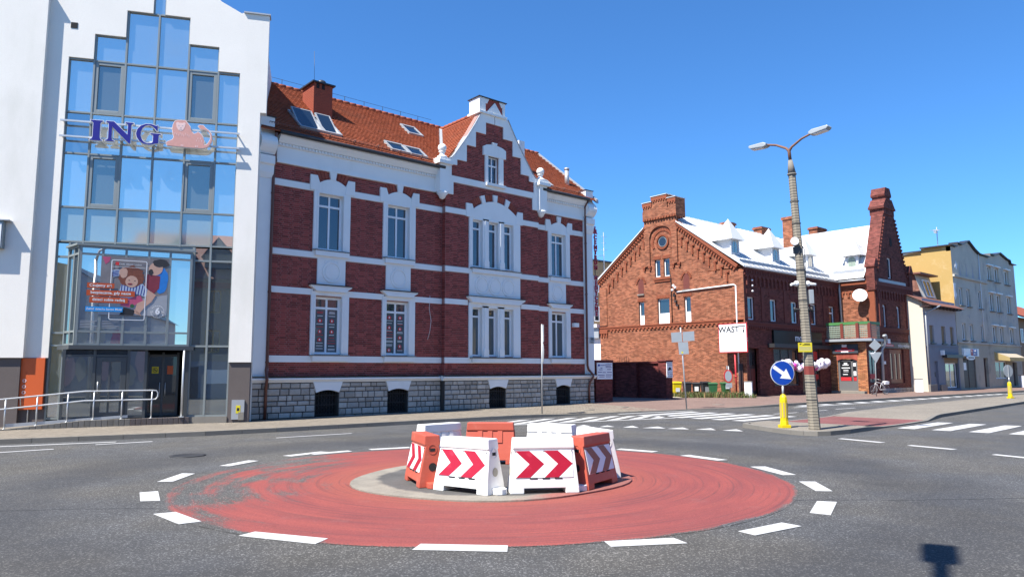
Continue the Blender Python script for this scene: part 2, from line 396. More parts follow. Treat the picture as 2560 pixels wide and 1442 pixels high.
class MB:
    def __init__(s): s.v, s.f, s.mi, s.sm = [], [], [], []
    def add(s, vs, fs, mi=0, T=None, sm=False):
        o = len(s.v)
        if T is None: s.v += [tuple(v) for v in vs]
        else: s.v += [tuple(T @ Vector(v)) for v in vs]
        s.f += [tuple(o+i for i in f) for f in fs]
        s.mi += [mi]*len(fs)
        s.sm += [sm]*len(fs)
        return s
    def box(s, x0, x1, y0, y1, z0, z1, mi=0, T=None):
        return s.add([(x0, y0, z0), (x1, y0, z0), (x1, y1, z0), (x0, y1, z0), (x0, y0, z1), (x1, y0, z1), (x1, y1, z1), (x0, y1, z1)],
                     [(0, 3, 2, 1), (4, 5, 6, 7), (0, 1, 5, 4), (1, 2, 6, 5), (2, 3, 7, 6), (3, 0, 4, 7)], mi, T)
    def prism(s, pts, y0, y1, mi=0, T=None, sm=False):   # polygon in (x,z) extruded along y
        n = len(pts)
        vs = [(a, y0, b) for a, b in pts]+[(a, y1, b) for a, b in pts]
        s.add(vs, [tuple(range(n)), tuple(range(2*n-1, n-1, -1))], mi, T)
        o = len(s.v)-2*n
        s.f += [(o+i, o+n+i, o+n+(i+1) % n, o+(i+1) % n) for i in range(n)]
        s.mi += [mi]*n; s.sm += [sm]*n
        return s
    def slab(s, pts, z0, z1, mi=0, T=None):              # polygon in (x,y) extruded along z
        n = len(pts)
        zz = (lambda z, p: z(p) if callable(z) else z)
        vs = [(a, b, zz(z0, (a, b))) for a, b in pts]+[(a, b, zz(z1, (a, b))) for a, b in pts]
        return s.add(vs, [tuple(range(n-1, -1, -1)), tuple(range(n, 2*n))]+[(i, (i+1) % n, n+(i+1) % n, n+i) for i in range(n)], mi, T)
    def sheet(s, pts, mi=0, T=None): return s.add(pts, [tuple(range(len(pts)))], mi, T)
    def tube(s, p0, p1, r0, r1=None, n=10, mi=0, T=None, caps=True, sm=True):
        r1 = r0 if r1 is None else r1
        p0, p1 = Vector(p0), Vector(p1)
        q = (p1-p0).to_track_quat('Z', 'Y')
        vs = []
        for p, r in ((p0, r0), (p1, r1)):
            vs += [p+q @ Vector((r*math.cos(2*math.pi*i/n), r*math.sin(2*math.pi*i/n), 0)) for i in range(n)]
        s.add(vs, [(i, (i+1) % n, n+(i+1) % n, n+i) for i in range(n)], mi, T, sm)
        if caps:
            o = len(s.v)-2*n
            s.f += [tuple(o+i for i in range(n-1, -1, -1)), tuple(o+n+i for i in range(n))]
            s.mi += [mi]*2; s.sm += [False]*2
        return s
    def path(s, pts, r, n=8, mi=0, T=None):
        pts = [Vector(p) for p in pts]
        vs, fs = [], []
        for k, p in enumerate(pts):
            d = (pts[min(k+1, len(pts)-1)]-pts[max(k-1, 0)]).normalized()
            q = d.to_track_quat('Z', 'Y')
            rr_ = r[k] if isinstance(r, (list, tuple)) else r
            vs += [p+q @ Vector((rr_*math.cos(2*math.pi*i/n), rr_*math.sin(2*math.pi*i/n), 0)) for i in range(n)]
        # keep rings from twisting: choose the start that lies nearest to the previous ring
        for k in range(1, len(pts)):
            a = vs[(k-1)*n]
            ring = vs[k*n:(k+1)*n]
            j = min(range(n), key=lambda i: (ring[i]-pts[k]-(a-pts[k-1])).length)
            vs[k*n:(k+1)*n] = ring[j:]+ring[:j]
        for k in range(len(pts)-1):
            fs += [(k*n+i, k*n+(i+1) % n, (k+1)*n+(i+1) % n, (k+1)*n+i) for i in range(n)]
        fs += [tuple(range(n-1, -1, -1)), tuple((len(pts)-1)*n+i for i in range(n))]
        return s.add(vs, fs, mi, T, True)
    def lathe(s, prof, c=(0, 0, 0), n=16, mi=0, T=None, sm=True):
        vs, fs = [], []
        for r, z in prof:
            vs += [(c[0]+r*math.cos(2*math.pi*i/n), c[1]+r*math.sin(2*math.pi*i/n), c[2]+z) for i in range(n)]
        for k in range(len(prof)-1):
            fs += [(k*n+i, k*n+(i+1) % n, (k+1)*n+(i+1) % n, (k+1)*n+i) for i in range(n)]
        fs += [tuple(range(n-1, -1, -1)), tuple((len(prof)-1)*n+i for i in range(n))]
        return s.add(vs, fs, mi, T, sm)
    def ball(s, c, r, n=12, mi=0, T=None, sq=(1, 1, 1)):
        k = n//2
        vs = [(c[0], c[1], c[2]-r*sq[2])]
        for j in range(1, k):
            a = math.pi*j/k
            vs += [(c[0]+r*sq[0]*math.sin(a)*math.cos(2*math.pi*i/n), c[1]+r*sq[1]*math.sin(a)*math.sin(2*math.pi*i/n), c[2]-r*sq[2]*math.cos(a)) for i in range(n)]
        vs.append((c[0], c[1], c[2]+r*sq[2]))
        fs = [(0, 1+(i+1) % n, 1+i) for i in range(n)]
        for j in range(k-2):
            fs += [(1+j*n+i, 1+j*n+(i+1) % n, 1+(j+1)*n+(i+1) % n, 1+(j+1)*n+i) for i in range(n)]
        e = len(vs)-1
        fs += [(e, 1+(k-2)*n+i, 1+(k-2)*n+(i+1) % n) for i in range(n)]
        return s.add(vs, fs, mi, T, True)
    def mesh(s, name, mats, bevel=0, recalc=True, merge=0):
        me = bpy.data.meshes.new(name)
        me.from_pydata(s.v, [], s.f)
        for m_ in mats: me.materials.append(M[m_])
        me.polygons.foreach_set('material_index', s.mi)
        me.polygons.foreach_set('use_smooth', s.sm)
        if recalc or bevel or merge:
            bm = bmesh.new(); bm.from_mesh(me)
            if merge: bmesh.ops.remove_doubles(bm, verts=bm.verts, dist=merge)
            if recalc: bmesh.ops.recalc_face_normals(bm, faces=bm.faces)
            if bevel:
                bm.edges.ensure_lookup_table()
                ed = [e for e in bm.edges if e.is_manifold and e.calc_face_angle(0) > .5]
                bmesh.ops.bevel(bm, geom=ed, offset=bevel, segments=2, affect='EDGES', profile=.6, clamp_overlap=True)
            bm.to_mesh(me); bm.free()
        me.update()
        return me
    def build(s, name, mats, par=None, bevel=0, recalc=True, merge=0, loc=None, rot=None, **props):
        if isinstance(mats, str): mats = [mats]
        return put(s.mesh(name, mats, bevel, recalc, merge), name, par, loc, rot, **props)

def put(me, name, par=None, loc=None, rot=None, **props):
    o = bpy.data.objects.new(name, me)
    col.objects.link(o)
    mtx = Matrix.Translation(loc or (0, 0, 0))
    if rot: mtx = mtx @ Matrix.Rotation(rot[2], 4, 'Z') @ Matrix.Rotation(rot[1], 4, 'Y') @ Matrix.Rotation(rot[0], 4, 'X')
    o.matrix_basis = mtx
    if par is not None:
        o.parent = par
        o.matrix_parent_inverse = WM[par].inverted()
    WM[o] = mtx
    for k, v in props.items(): o[k] = v
    return o

def thing(name, label, cat, loc=(0, 0, 0), rot=0, group=None):
    o = bpy.data.objects.new(name, None)
    col.objects.link(o)
    o.empty_display_size = .2
    o.matrix_basis = Matrix.Translation(loc) @ Matrix.Rotation(rot, 4, 'Z')
    WM[o] = o.matrix_basis.copy()
    o['label'] = label; o['category'] = cat
    if group: o['group'] = group
    return o
def tag(o, label, cat, group=None):
    o['label'] = label; o['category'] = cat
    if group: o['group'] = group
    return o
def local(name, label, cat, group=None):         # a thing whose parts are modelled round its own origin, placed later
    return thing(name, label, cat, (0, 0, 0), 0, group)
def place(o, loc, rot=0, s=1):
    o.matrix_basis = Matrix.Translation(loc) @ Matrix.Rotation(rot, 4, 'Z') @ Matrix.Scale(s, 4)
    WM[o] = o.matrix_basis.copy()
    return o
def kids(o): return [c for c in bpy.data.objects if c.parent == o]
def dup(root, label):
    r = root.copy(); col.objects.link(r); r['label'] = label
    for ch in list(root.children):
        c = ch.copy(); col.objects.link(c); c.parent = r
        for g in list(ch.children):
            d = g.copy(); col.objects.link(d); d.parent = c
    return r

def text(body, x, z, size, mat, par, T=I4, y=-.012, ext=.004, align='CENTER', sx=1.0, name='lettering', shear=0, bold=0):
    cu = bpy.data.curves.new(name, 'FONT')
    cu.body = body; cu.size = size; cu.extrude = ext; cu.align_x = align; cu.align_y = 'CENTER'; cu.shear = shear; cu.offset = bold
    cu.resolution_u = 3
    cu.materials.append(M[mat])
    tmp = bpy.data.objects.new(name, cu)
    me = bpy.data.meshes.new_from_object(tmp)
    bpy.data.objects.remove(tmp); bpy.data.curves.remove(cu)
    o = bpy.data.objects.new(name, me)
    col.objects.link(o)
    mtx = T @ Matrix.Translation((x, y, z)) @ Matrix.Rotation(math.pi/2, 4, 'X') @ Matrix.Diagonal((sx, 1, 1, 1))
    o.matrix_basis = mtx
    if par is not None:
        o.parent = par; o.matrix_parent_inverse = WM[par].inverted()
    WM[o] = mtx
    return o

def frameT(origin, ax, az=(0, 0, 1)):            # local x -> ax, y -> into the wall, z -> az
    ax, az = Vector(ax).normalized(), Vector(az).normalized()
    ay = az.cross(ax)
    m_ = Matrix.Identity(4)
    for i in range(3): m_[i][0], m_[i][1], m_[i][2], m_[i][3] = ax[i], ay[i], az[i], origin[i]
    return m_

def holes_wall(mb, x0, x1, z0, z1, holes, y0, depth, mi=0, T=None, reveal=None):
    """front sheet at y0 with rectangular holes and their reveals"""
    xs = sorted({x0, x1, *[h[0] for h in holes], *[h[1] for h in holes]})
    zs = sorted({z0, z1, *[h[2] for h in holes], *[h[3] for h in holes]})
    xs = [x for x in xs if x0 <= x <= x1]; zs = [z for z in zs if z0 <= z <= z1]
    for i in range(len(xs)-1):
        for j in range(len(zs)-1):
            cx, cz = (xs[i]+xs[i+1])/2, (zs[j]+zs[j+1])/2
            if any(h[0] < cx < h[1] and h[2] < cz < h[3] for h in holes): continue
            mb.sheet([(xs[i], y0, zs[j]), (xs[i+1], y0, zs[j]), (xs[i+1], y0, zs[j+1]), (xs[i], y0, zs[j+1])], mi, T)
    r = mi if reveal is None else reveal
    for a, b, c, d in holes:
        y1 = y0+depth
        mb.sheet([(a, y0, c), (a, y1, c), (a, y1, d), (a, y0, d)], r, T)
        mb.sheet([(b, y0, c), (b, y1, c), (b, y1, d), (b, y0, d)], r, T)
        mb.sheet([(a, y0, d), (b, y0, d), (b, y1, d), (a, y1, d)], r, T)
        mb.sheet([(a, y0, c), (b, y0, c), (b, y1, c), (a, y1, c)], r, T)
    return mb

def window(par, T, x0, x1, z0, z1, y, cols=2, trans=(), fw=.065, mat='frame_white', glass='glass_medic', d=.06, arch=0, name='window', split=None, mull=None, lower=None):
    """a frame (mesh) with its panes as children; trans = heights of transoms; split = columns per row"""
    f = MB()
    f.box(x0, x0+fw, y, y+d, z0, z1, 0, T).box(x1-fw, x1, y, y+d, z0, z1, 0, T)
    f.box(x0+fw, x1-fw, y, y+d, z0, z0+fw, 0, T).box(x0+fw, x1-fw, y, y+d, z1-fw, z1, 0, T)
    mw = mull or fw
    zs = [z0+fw]+[v for tz in trans for v in (tz-mw*.55, tz+mw*.55)]+[z1-fw]
    for tz in trans: f.box(x0+fw, x1-fw, y-.012, y+d, tz-mw*.55, tz+mw*.55, 0, T)
    panes = []
    for k in range(0, len(zs), 2):
        n = cols if split is None else split[k//2]
        w = (x1-x0-2*fw-(n-1)*mw)/n
        for i in range(n):
            a = x0+fw+i*(w+mw)
            panes.append((a, a+w, zs[k], zs[k+1], k//2))
            if i: f.box(a-mw, a, y-.006, y+d, zs[k], zs[k+1], 0, T)
    if arch:                                      # segmental white head above the frame
        n = 8
        pts = [(x0, z1), (x1, z1)]+[(x1-(x1-x0)*i/n, z1+arch*(1-(2*i/n-1)**2)) for i in range(1, n)]
        f.prism(pts, y, y+d, 0, T)
    o = f.build(name, mat, par)
    for a, b, c, e, row in panes:
        MB().box(a-.004, b+.004, y+d*.5, y+d*.5+.012, c-.004, e+.004, 0, T).build('pane', lower if (lower and row == 0) else glass, o)
    return o

# ------------------------------------------------------------------ ground, road, pavement
def lerp(pts, x):
    if x <= pts[0][0]: return pts[0][1]
    for (a, b), (c, d) in zip(pts, pts[1:]):
        if x <= c: return b+(d-b)*(x-a)/(c-a)
    return pts[-1][1]
KERB = [(-40, 32.9), (-12, 25.9), (2.36, 22.35), (4.6, 21.8), (6.85, 21.32), (9, 21.13), (13.2, 21.05), (20.4, 20.77), (23.2, 20.62), (28.2, 19.75), (31.8, 18.9), (37.4, 18.5), (49.6, 18.05), (68, 17.35), (120, 15.4)]
KZ = [(-40, .12), (18.5, .12), (22, .035), (30, .035), (34, .12), (120, .12)]
FZ = [(-40, .12), (10, .12), (27, .21), (34, .19), (41, .13), (120, .12)]
def ky(x): return lerp(KERB, x)
def gz(x, y):
    k = ky(x)+.15
    t_ = min(max((y-k)/(25.2-k), 0), 1)
    a, b = lerp(KZ, x), lerp(FZ, x)
    return a+(b-a)*t_

g = MB().sheet([(-700, -700, -.03), (1500, -700, -.03), (1500, 1500, -.03), (-700, 1500, -.03)])
put(g.mesh('ground', ['concrete']), 'ground', kind='structure')
road = MB().sheet([(-60, -14, 0), (140, -14, 0), (140, 34, 0), (-60, 34, 0)]).build('road', 'asphalt', kind='structure')

# pavement: a sloping sheet behind the kerb; blocks laid on the near stretch
xs = [-40, -20, -12, -6, 0, 2.36, 4.6, 6.85, 9, 11, 13.2, 16, 18.5, 20.4, 22, 23.2, 25.2]
xs2 = [25.2, 28.2, 30, 31.8, 34, 37.4, 41, 45, 49.6, 56, 62, 68, 80, 100, 120]
sw = MB()
for arr, mi in ((xs, 0), (xs2, 1)):
    for a, b in zip(arr, arr[1:]):
        for k in range(4):
            def P(x, q):
                y = [ky(x)+.15, ky(x)+1.7, 25.2 if x > 5 else ky(x)+4, 62][q] if q != 2 else max(25.2, ky(x)+3)
                return (x, y, gz(x, y)-(.012 if mi == 0 else 0))
            if k < 3: sw.sheet([P(a, k), P(b, k), P(b, k+1), P(a, k+1)], mi)
pave = sw.build('pavement', ['paving_joint', 'paving_pink'], recalc=False, kind='structure')

# single paving blocks, rows along the street
pv = []
yy = 20.6
row = 0
while yy < 25.9:
    xx = -1.0+(row % 2)*.1
    while xx < 26.5:
        k = ky(xx)+.16
        if k < yy-.05 and k < yy+.05 and not (xx < 7.7 and yy > 25.05-(7.68-xx)*-.178):
            pv.append((xx, yy))
        xx += .2
    yy += .1; row += 1
pv.sort(key=lambda p: p[0]**2+p[1]**2)
def block_mesh(name, mat, w, d_, h, top=True):
    return MB().add([(-w/2, -d_/2, -h), (w/2, -d_/2, -h), (w/2, d_/2, -h), (-w/2, d_/2, -h), (-w/2+.004, -d_/2+.004, 0), (w/2-.004, -d_/2+.004, 0), (w/2-.004, d_/2-.004, 0), (-w/2+.004, d_/2-.004, 0)],
                    [(4, 5, 6, 7), (0, 1, 5, 4), (1, 2, 6, 5), (2, 3, 7, 6), (3, 0, 4, 7)]).mesh(name, [mat])
pm = block_mesh('paver', 'paver', .194, .094, .02)
for x, y in pv[:300]:
    put(pm, 'paver', pave, (x, y, gz(x, y)+random.uniform(-.002, .002)))
st = MB()
for x, y in pv[300:]:
    z = gz(x, y)+random.uniform(-.002, .002)
    zs_ = [gz(x+sx*.095, y+sy*.045)-gz(x, y)+z for sx, sy in ((-1, -1), (1, -1), (1, 1), (-1, 1))]
    st.add([(x-.095, y-.045, zs_[0]), (x+.095, y-.045, zs_[1]), (x+.095, y+.045, zs_[2]), (x-.095, y+.045, zs_[3])], [(0, 1, 2, 3)])
st.build('paver', 'paver', pave, recalc=False, kind='stuff')

# kerb: single stones on the near stretch, then one long run
kb = MB()
def kerb_run(mb, a, b, w=.15):
    pa, pb = Vector((a, ky(a), 0)), Vector((b, ky(b), 0))
    n_ = Vector((-(pb-pa).y, (pb-pa).x, 0)).normalized()*w
    za, zb = lerp(KZ, a)+.004, lerp(KZ, b)+.004
    q = [pa, pb, pb+n_, pa+n_]
    mb.add([(p.x, p.y, -.05) for p in q]+[(q[0].x, q[0].y+.012, za), (q[1].x, q[1].y+.012, zb), (q[2].x, q[2].y, zb), (q[3].x, q[3].y, za)],
           [(4, 5, 6, 7), (0, 1, 5, 4), (1, 2, 6, 5), (2, 3, 7, 6), (3, 0, 4, 7)])
ks = [27+i*1.0 for i in range(94)]
for a, b in zip(ks, ks[1:]): kerb_run(kb, a+.004, b-.004)
kerb = kb.build('kerb', 'kerb', kind='structure')
for i in range(38):
    a = -11+i
    mb = MB(); kerb_run(mb, a+.005, a+.995); mb.build('kerb_stone', 'kerb', kerb)

# traffic island with its own kerb
ISL = [(20.55, 12.72), (20.05, 12.0), (19.5, 11.1), (19.12, 10.35), (19.05, 9.95), (19.2, 9.62), (19.6, 9.46), (20.6, 9.38), (21.8, 9.42), (23.2, 9.56), (25.2, 9.62), (27.2, 9.72), (30, 10.25), (36, 10.7), (44.7, 11.35), (60, 12.45), (75, 13.6),
       (75, 15.5), (60, 14.75), (53.6, 14.55), (38.1, 14.2), (30.2, 13.42), (26.1, 13.12), (22.5, 12.98), (21.1, 12.88)]
def izt(x): return .115 if (x < 22.2 or x > 29) else (.035 if 23.4 < x < 27.4 else (.115-(x-22.2)/1.2*.08 if x <= 23.4 else .035+(x-27.4)/1.6*.08))
n = len(ISL)
def inset(i, w):
    p0, p1, p2 = Vector(ISL[i-1]), Vector(ISL[i]), Vector(ISL[(i+1) % n])
    d = ((p1-p0).normalized()+(p2-p1).normalized()).normalized()
    return p1+Vector((-d.y, d.x))*w*(1 if True else 0)
inner = [inset(i, .15) for i in range(n)]
ik = MB()
near_segments = []
for i in range(n):
    j = (i+1) % n
    a, b, c, d = ISL[i], ISL[j], inner[j], inner[i]
    L = (Vector(b)-Vector(a)).length
    m_ = max(1, round(L))
    for k in range(m_):
        t0, t1 = k/m_+.004/L, (k+1)/m_-.004/L
        pa, pb = Vector(a).lerp(Vector(b), t0), Vector(a).lerp(Vector(b), t1)
        pc, pd = Vector(d).lerp(Vector(c), t1), Vector(d).lerp(Vector(c), t0)
        zz = lambda p: izt(p.x)+.004
        vs = [(p.x, p.y, -.05) for p in (pa, pb, pc, pd)]+[(p.x, p.y, zz(p)) for p in (pa, pb, pc, pd)]
        near_segments.append((min(pa.length, pb.length), vs))
FQ = [(4, 5, 6, 7), (0, 1, 5, 4), (1, 2, 6, 5), (2, 3, 7, 6), (3, 0, 4, 7)]
near_segments.sort(key=lambda q: q[0])
for _, vs in near_segments[40:]: ik.add(vs, FQ)
ikerb = ik.build('island_kerb', 'kerb', kind='structure')
for _, vs in near_segments[:40]: MB().add(vs, FQ).build('kerb_stone', 'kerb', ikerb)
ti = MB()
def isl_y(x, top):
    ys = []
    for i in range(n):
        a, b = inner[i], inner[(i+1) % n]
        if (a.x-x)*(b.x-x) <= 0 and abs(a.x-b.x) > 1e-6: ys.append(a.y+(b.y-a.y)*(x-a.x)/(b.x-a.x))
    return (max(ys) if top else min(ys)) if ys else None
xsI = [19.22, 19.4, 19.7, 20.1, 20.5, 20.9, 21.5, 22.2, 23.4, 24.4, 25.4, 26.4, 27.4, 29, 32, 36, 44, 52, 60, 74.8]
for a, b in zip(xsI, xsI[1:]):
    ya0, ya1, yb0, yb1 = isl_y(a, 0), isl_y(a, 1), isl_y(b, 0), isl_y(b, 1)
    mi = 1 if 23.3 < (a+b)/2 < 27.5 else 0
    ti.sheet([(a, ya0, izt(a)), (b, yb0, izt(b)), (b, yb1, izt(b)), (a, ya1, izt(a))], mi)
ti.build('traffic_island', ['paving_grey', 'paving_red'], kind='structure', recalc=False)

# red paint round the roundabout, concrete disc in its middle
pr = MB()
ring = lambda r_, n_=96: [(RC[0]+r_*math.cos(2*math.pi*i/n_), RC[1]+r_*math.sin(2*math.pi*i/n_), .004) for i in range(n_)]
pr.sheet(ring(4.95)).build('red_road_surface', 'red_road', road)
cd = MB()
CCN = (7.85, 9.50)
pts = []
for i in range(48):
    a = 2*math.pi*i/48
    r_ = 2.22+.05*math.sin(a*2+1)+.05*math.sin(5*a)+.12*max(0, math.cos(a-R(146)))**2
    pts.append((CCN[0]+r_*math.cos(a), CCN[1]+r_*math.sin(a)))
cd.slab(pts, -.02, .03)
cdo = cd.build('concrete_disc', 'disc', bevel=.008, kind='structure')

def quad_mark(q, name='road_marking', z=.008, mat='mark'):
    return MB().slab([tuple(p[:2]) for p in q], z-.004, z).build(name, mat, road)
# broken white ring
dash = [[(3.00, 11.90), (3.24, 11.85), (3.03, 10.96), (2.81, 11.09)], [(2.69, 9.99), (2.94, 9.94), (2.99, 9.11), (2.74, 9.12)], [(3.04, 8.05), (3.25, 8.13), (3.70, 7.28), (3.49, 7.14)],
        [(3.50, 12.87), (4.11, 13.64), (4.27, 13.46), (3.70, 12.72)], [(4.97, 14.26), (5.70, 14.73), (5.82, 14.51), (5.10, 14.07)], [(6.56, 15.04), (7.52, 15.26), (7.60, 15.02), (6.65, 14.80)],
        [(4.10, 6.27), (4.30, 6.42), (4.92, 5.77), (4.75, 5.58)], [(5.66, 5.04), (5.78, 5.24), (6.44, 4.86), (6.35, 4.62)], [(7.19, 4.35), (7.23, 4.58), (8.01, 4.50), (7.99, 4.25)],
        [(8.86, 4.33), (8.81, 4.57), (9.66, 4.90), (9.79, 4.69)], [(10.61, 5.14), (10.45, 5.31), (11.14, 5.93), (11.31, 5.75)], [(11.81, 6.34), (11.62, 6.46), (12.19, 7.42), (12.41, 7.25)], [(12.78, 8.28), (12.55, 8.35), (12.72, 9.36), (12.95, 9.32)]]
for q in dash: quad_mark(q, 'ring_dash')
for a0 in (4, 21, 38, 54, 71, 87):                    # far half of the ring
    a1 = a0+10.5
    q = [(RC[0]+.05+r_*math.cos(R(a)), RC[1]+.05+r_*math.sin(R(a))) for a, r_ in ((a0, 5.0), (a0, 5.24), (a1, 5.24), (a1, 5.0))]
    quad_mark(q, 'ring_dash')
for i in range(7):                                     # crossing on the near lane
    y = 9.27-i*.97
    quad_mark([(23.5, y), (23.5, y-.5), (27.1, y-.36), (27.0, y+.08)], 'crossing_stripe')
for i in range(6):                                     # crossing on the far lanes
    y = 18.95-i*.87
    quad_mark([(22.9, y), (22.95, y-.48), (26.7, y-.42), (26.7, y+.02)], 'crossing_stripe')
for q in ([(18.95, 8.85), (18.78, 8.88), (18.48, 7.70), (18.66, 7.66)], [(18.42, 6.97), (18.25, 7.0), (18.02, 5.98), (18.2, 5.94)], [(17.70, 5.05), (17.53, 5.08), (17.25, 4.2), (17.42, 4.15)], [(17.0, 3.4), (16.83, 3.45), (16.5, 2.5), (16.7, 2.45)]):
    quad_mark(q, 'lane_dash')
for q in ([(17.06, 16.54), (17.64, 16.80), (17.37, 16.25)], [(17.37, 15.86), (18.01, 16.10), (17.71, 15.54)], [(17.77, 15.22), (18.48, 15.44), (18.01, 14.80)], [(18.0, 14.62), (18.80, 14.67), (18.37, 14.05)],
          [(18.3, 13.9), (19.05, 13.9), (18.6, 13.35)], [(18.7, 13.16), (19.43, 13.13), (18.92, 12.62)], [(18.95, 12.4), (19.62, 12.36), (19.12, 11.84)]):
    quad_mark(q, 'yield_triangle')
# hatched area in front of the brick office, bounded by white lines
quad_mark([(15.6, 18.4), (15.66, 18.56), (22.75, 17.0), (22.7, 16.84)], 'hatch_line')
for i in range(8):
    x0 = 14.9+i*.98
    y0 = 18.6-(x0-15.6)*.222+.1
    L_ = min(1, (20.05-y0)/1.25) if i < 5 else max(.35, 1-.16*(i-4))
    quad_mark([(x0, y0), (x0+.5, y0-.1), (x0+.5+2.9*L_, y0-.1+1.28*L_), (x0+2.9*L_, y0+1.28*L_)], 'hatch_stripe')
quad_mark([(23.1, 19.9), (27.5, 19.4), (27.5, 19.55), (23.1, 20.1)], 'hatch_line')
# ladder marking along the far kerb
quad_mark([(33, 17.55), (70, 16.45), (70, 16.6), (33, 17.7)], 'edge_line')
for i in range(15):
    x = 34.5+i*1.9
    quad_mark([(x, ky(x)-.75-.012*(x-34)), (x+.9, ky(x+.9)-.75-.012*(x-34)), (x+1.25, ky(x+1.2)-.16), (x+.35, ky(x+.3)-.16)], 'ladder_stripe')
for x in (27.6, 30.2, 33.0): quad_mark([(x, 15.55), (x+1.7, 15.45), (x+1.7, 15.57), (x, 15.67)], 'lane_dash')
quad_mark([(-14, 25.9), (-14, 25.75), (4.64, 20.95), (4.7, 21.08)], 'edge_line')
quad_mark([(4.14, 20.62), (4.1, 20.5), (5.4, 20.42), (5.4, 20.55)], 'lane_dash')
quad_mark([(1.55, 20.08), (1.52, 19.95), (3.15, 19.98), (3.15, 20.1)], 'lane_dash')
quad_mark([(8.2, 19.3), (8.2, 19.2), (10.4, 19.1), (10.4, 19.2)], 'lane_dash')
mh = MB().lathe([(.36, 0), (.36, .012), (.30, .014), (.29, .008)], (5.06, 16.46, 0), 28).build('manhole_cover', 'iron')
tag(mh, 'round dark iron manhole cover in the asphalt left of the roundabout', 'manhole cover')
for x, y in ((23.6, 22.2), (26.1, 22.4), (31.5, 20.8)):
    MB().lathe([(.3, 0), (.3, .008)], (x, y, gz(x, y)-.003), 20).build('access_cover', 'concrete', pave)

# ------------------------------------------------------------------ brick office with the stepped gable
YM, YR = 25.2, 24.95                              # wings, centre bay
med = thing('brick_office', 'two storey red brick office with white trim, stepped gable and orange tiled roof', 'building', (18.5, YM, 0))
b_ = MB()
TM, TR = Matrix.Translation((0, YM, 0)), Matrix.Translation((0, YR, 0))
lw = [(12.07, 13.1, 6.38, 8.54), (15.08, 16.12, 6.38, 8.54), (12.04, 13.12, 2.44, 4.58), (15.08, 16.14, 2.44, 4.58)]
rw = [(24.28, 25.27, 6.38, 8.48), (24.26, 25.25, 2.44, 4.6)]
tri_u = [(19.25, 19.81, 6.36, 8.46), (20.16, 20.72, 6.36, 8.46), (21.06, 21.62, 6.36, 8.46)]
tri_l = [(19.24, 19.78, 2.44, 4.56), (20.15, 20.67, 2.44, 4.56), (21.06, 21.6, 2.44, 4.56)]
holes_wall(b_, 9.7, 17.85, 1.5, 10.2, lw, 0, .22, 0, TM, 1)
holes_wall(b_, 23.2, 27.15, 1.5, 10.2, rw, 0, .22, 0, TM, 1)
holes_wall(b_, 17.82, 23.22, 1.5, 10.2, tri_u+tri_l, 0, .24, 0, TR, 1)
gab = [(17.82, 10.2), (23.22, 10.2), (23.22, 10.7), (22.6, 11.3), (21.4, 13.3), (21.15, 13.4), (19.9, 13.4), (19.6, 13.3), (18.4, 11.3), (17.82, 10.7)]
gw = (20.12, 20.76, 10.26, 11.62)
# gable wall pieces round the attic window
b_.prism([(17.82, 10.2), (23.22, 10.2), (23.22, 10.26), (17.82, 10.26)], 0, .3, 0, TR)
b_.prism([(17.82, 10.26), (gw[0], 10.26), (gw[0], 13.4), (19.9, 13.4), (19.6, 13.3), (18.4, 11.3), (17.82, 10.7)], 0, .3, 0, TR)
b_.prism([(gw[1], 10.26), (23.22, 10.26), (23.22, 10.7), (22.6, 11.3), (21.4, 13.3), (21.15, 13.4), (gw[1], 13.4)], 0, .3, 0, TR)
b_.prism([(gw[0], 11.62), (gw[1], 11.62), (gw[1], 13.4), (gw[0], 13.4)], 0, .3, 0, TR)
for x in (17.82, 23.22):                           # returns of the centre bay
    b_.sheet([(x, YR, 1.5), (x, YM+.02, 1.5), (x, YM+.02, 10.2), (x, YR, 10.2)])
# sides and back
b_.sheet([(27.15, YM, 0), (27.15, 33.4, 0), (27.15, 33.4, 10.4), (27.15, 29.3, 13.9), (27.15, YM, 10.4)])
b_.sheet([(9.7, YM, 0), (9.7, 33.4, 0), (9.7, 33.4, 10.4), (9.7, 29.3, 13.9), (9.7, YM, 10.4)])
b_.sheet([(9.7, 33.4, 0), (27.15, 33.4, 0), (27.15, 33.4, 10.4), (9.7, 33.4, 10.4)])
mwall = b_.build('wall', ['mortar', 'plaster'], med, recalc=False)

# bricks, Flemish bond
def inside_gable(x, z):
    zm = lerp([(17.82, 10.7), (18.4, 11.3), (19.6, 13.3), (21.4, 13.3), (22.6, 11.3), (23.22, 10.7)], x)
    return z < zm-.05
bricks = []
def field(x0, x1, z0, z1, yf, ex, test=None):
    z, r_ = z0, 0
    while z+.06 < z1:
        x, k = x0+(-.19 if r_ % 2 else 0), r_ % 2
        while x < x1:
            w = .25 if k % 2 == 0 else .122
            a, b = max(x, x0), min(x+w, x1)
            zc = z+.032
            for e in ex:
                if e[2] < z+.06 and z+.006 < e[3] and e[0] < b and a < e[1]:
                    if e[0] <= a+.02 and e[1] >= b-.02: b = a
                    elif e[0] > a: b = min(b, e[0])
                    else: a = max(a, e[1])
            if b-a > .03:
                if test is None or (test(a, zc) and test(b, zc)): bricks.append((a, b, z, z+.064, yf))
            x += w+.011; k += 1
        z += .0755; r_ += 1
exl = [(a-.18, b+.28, c-.12, d+.1) for a, b, c, d in lw]
field(10.34, 17.8, 1.62, 9.43, YM, exl+[(10, 18, 2.14, 2.36), (10, 18, 4.64, 4.85), (10, 18, 6.04, 6.24), (10, 18, 8.59, 8.81)])
exr = [(a-.18, b+.28, c-.12, d+.1) for a, b, c, d in rw]
field(23.26, 26.58, 1.62, 9.43, YM, exr+[(23, 27, 2.14, 2.36), (23, 27, 4.64, 4.85), (23, 27, 6.04, 6.24), (23, 27, 8.59, 8.81)])
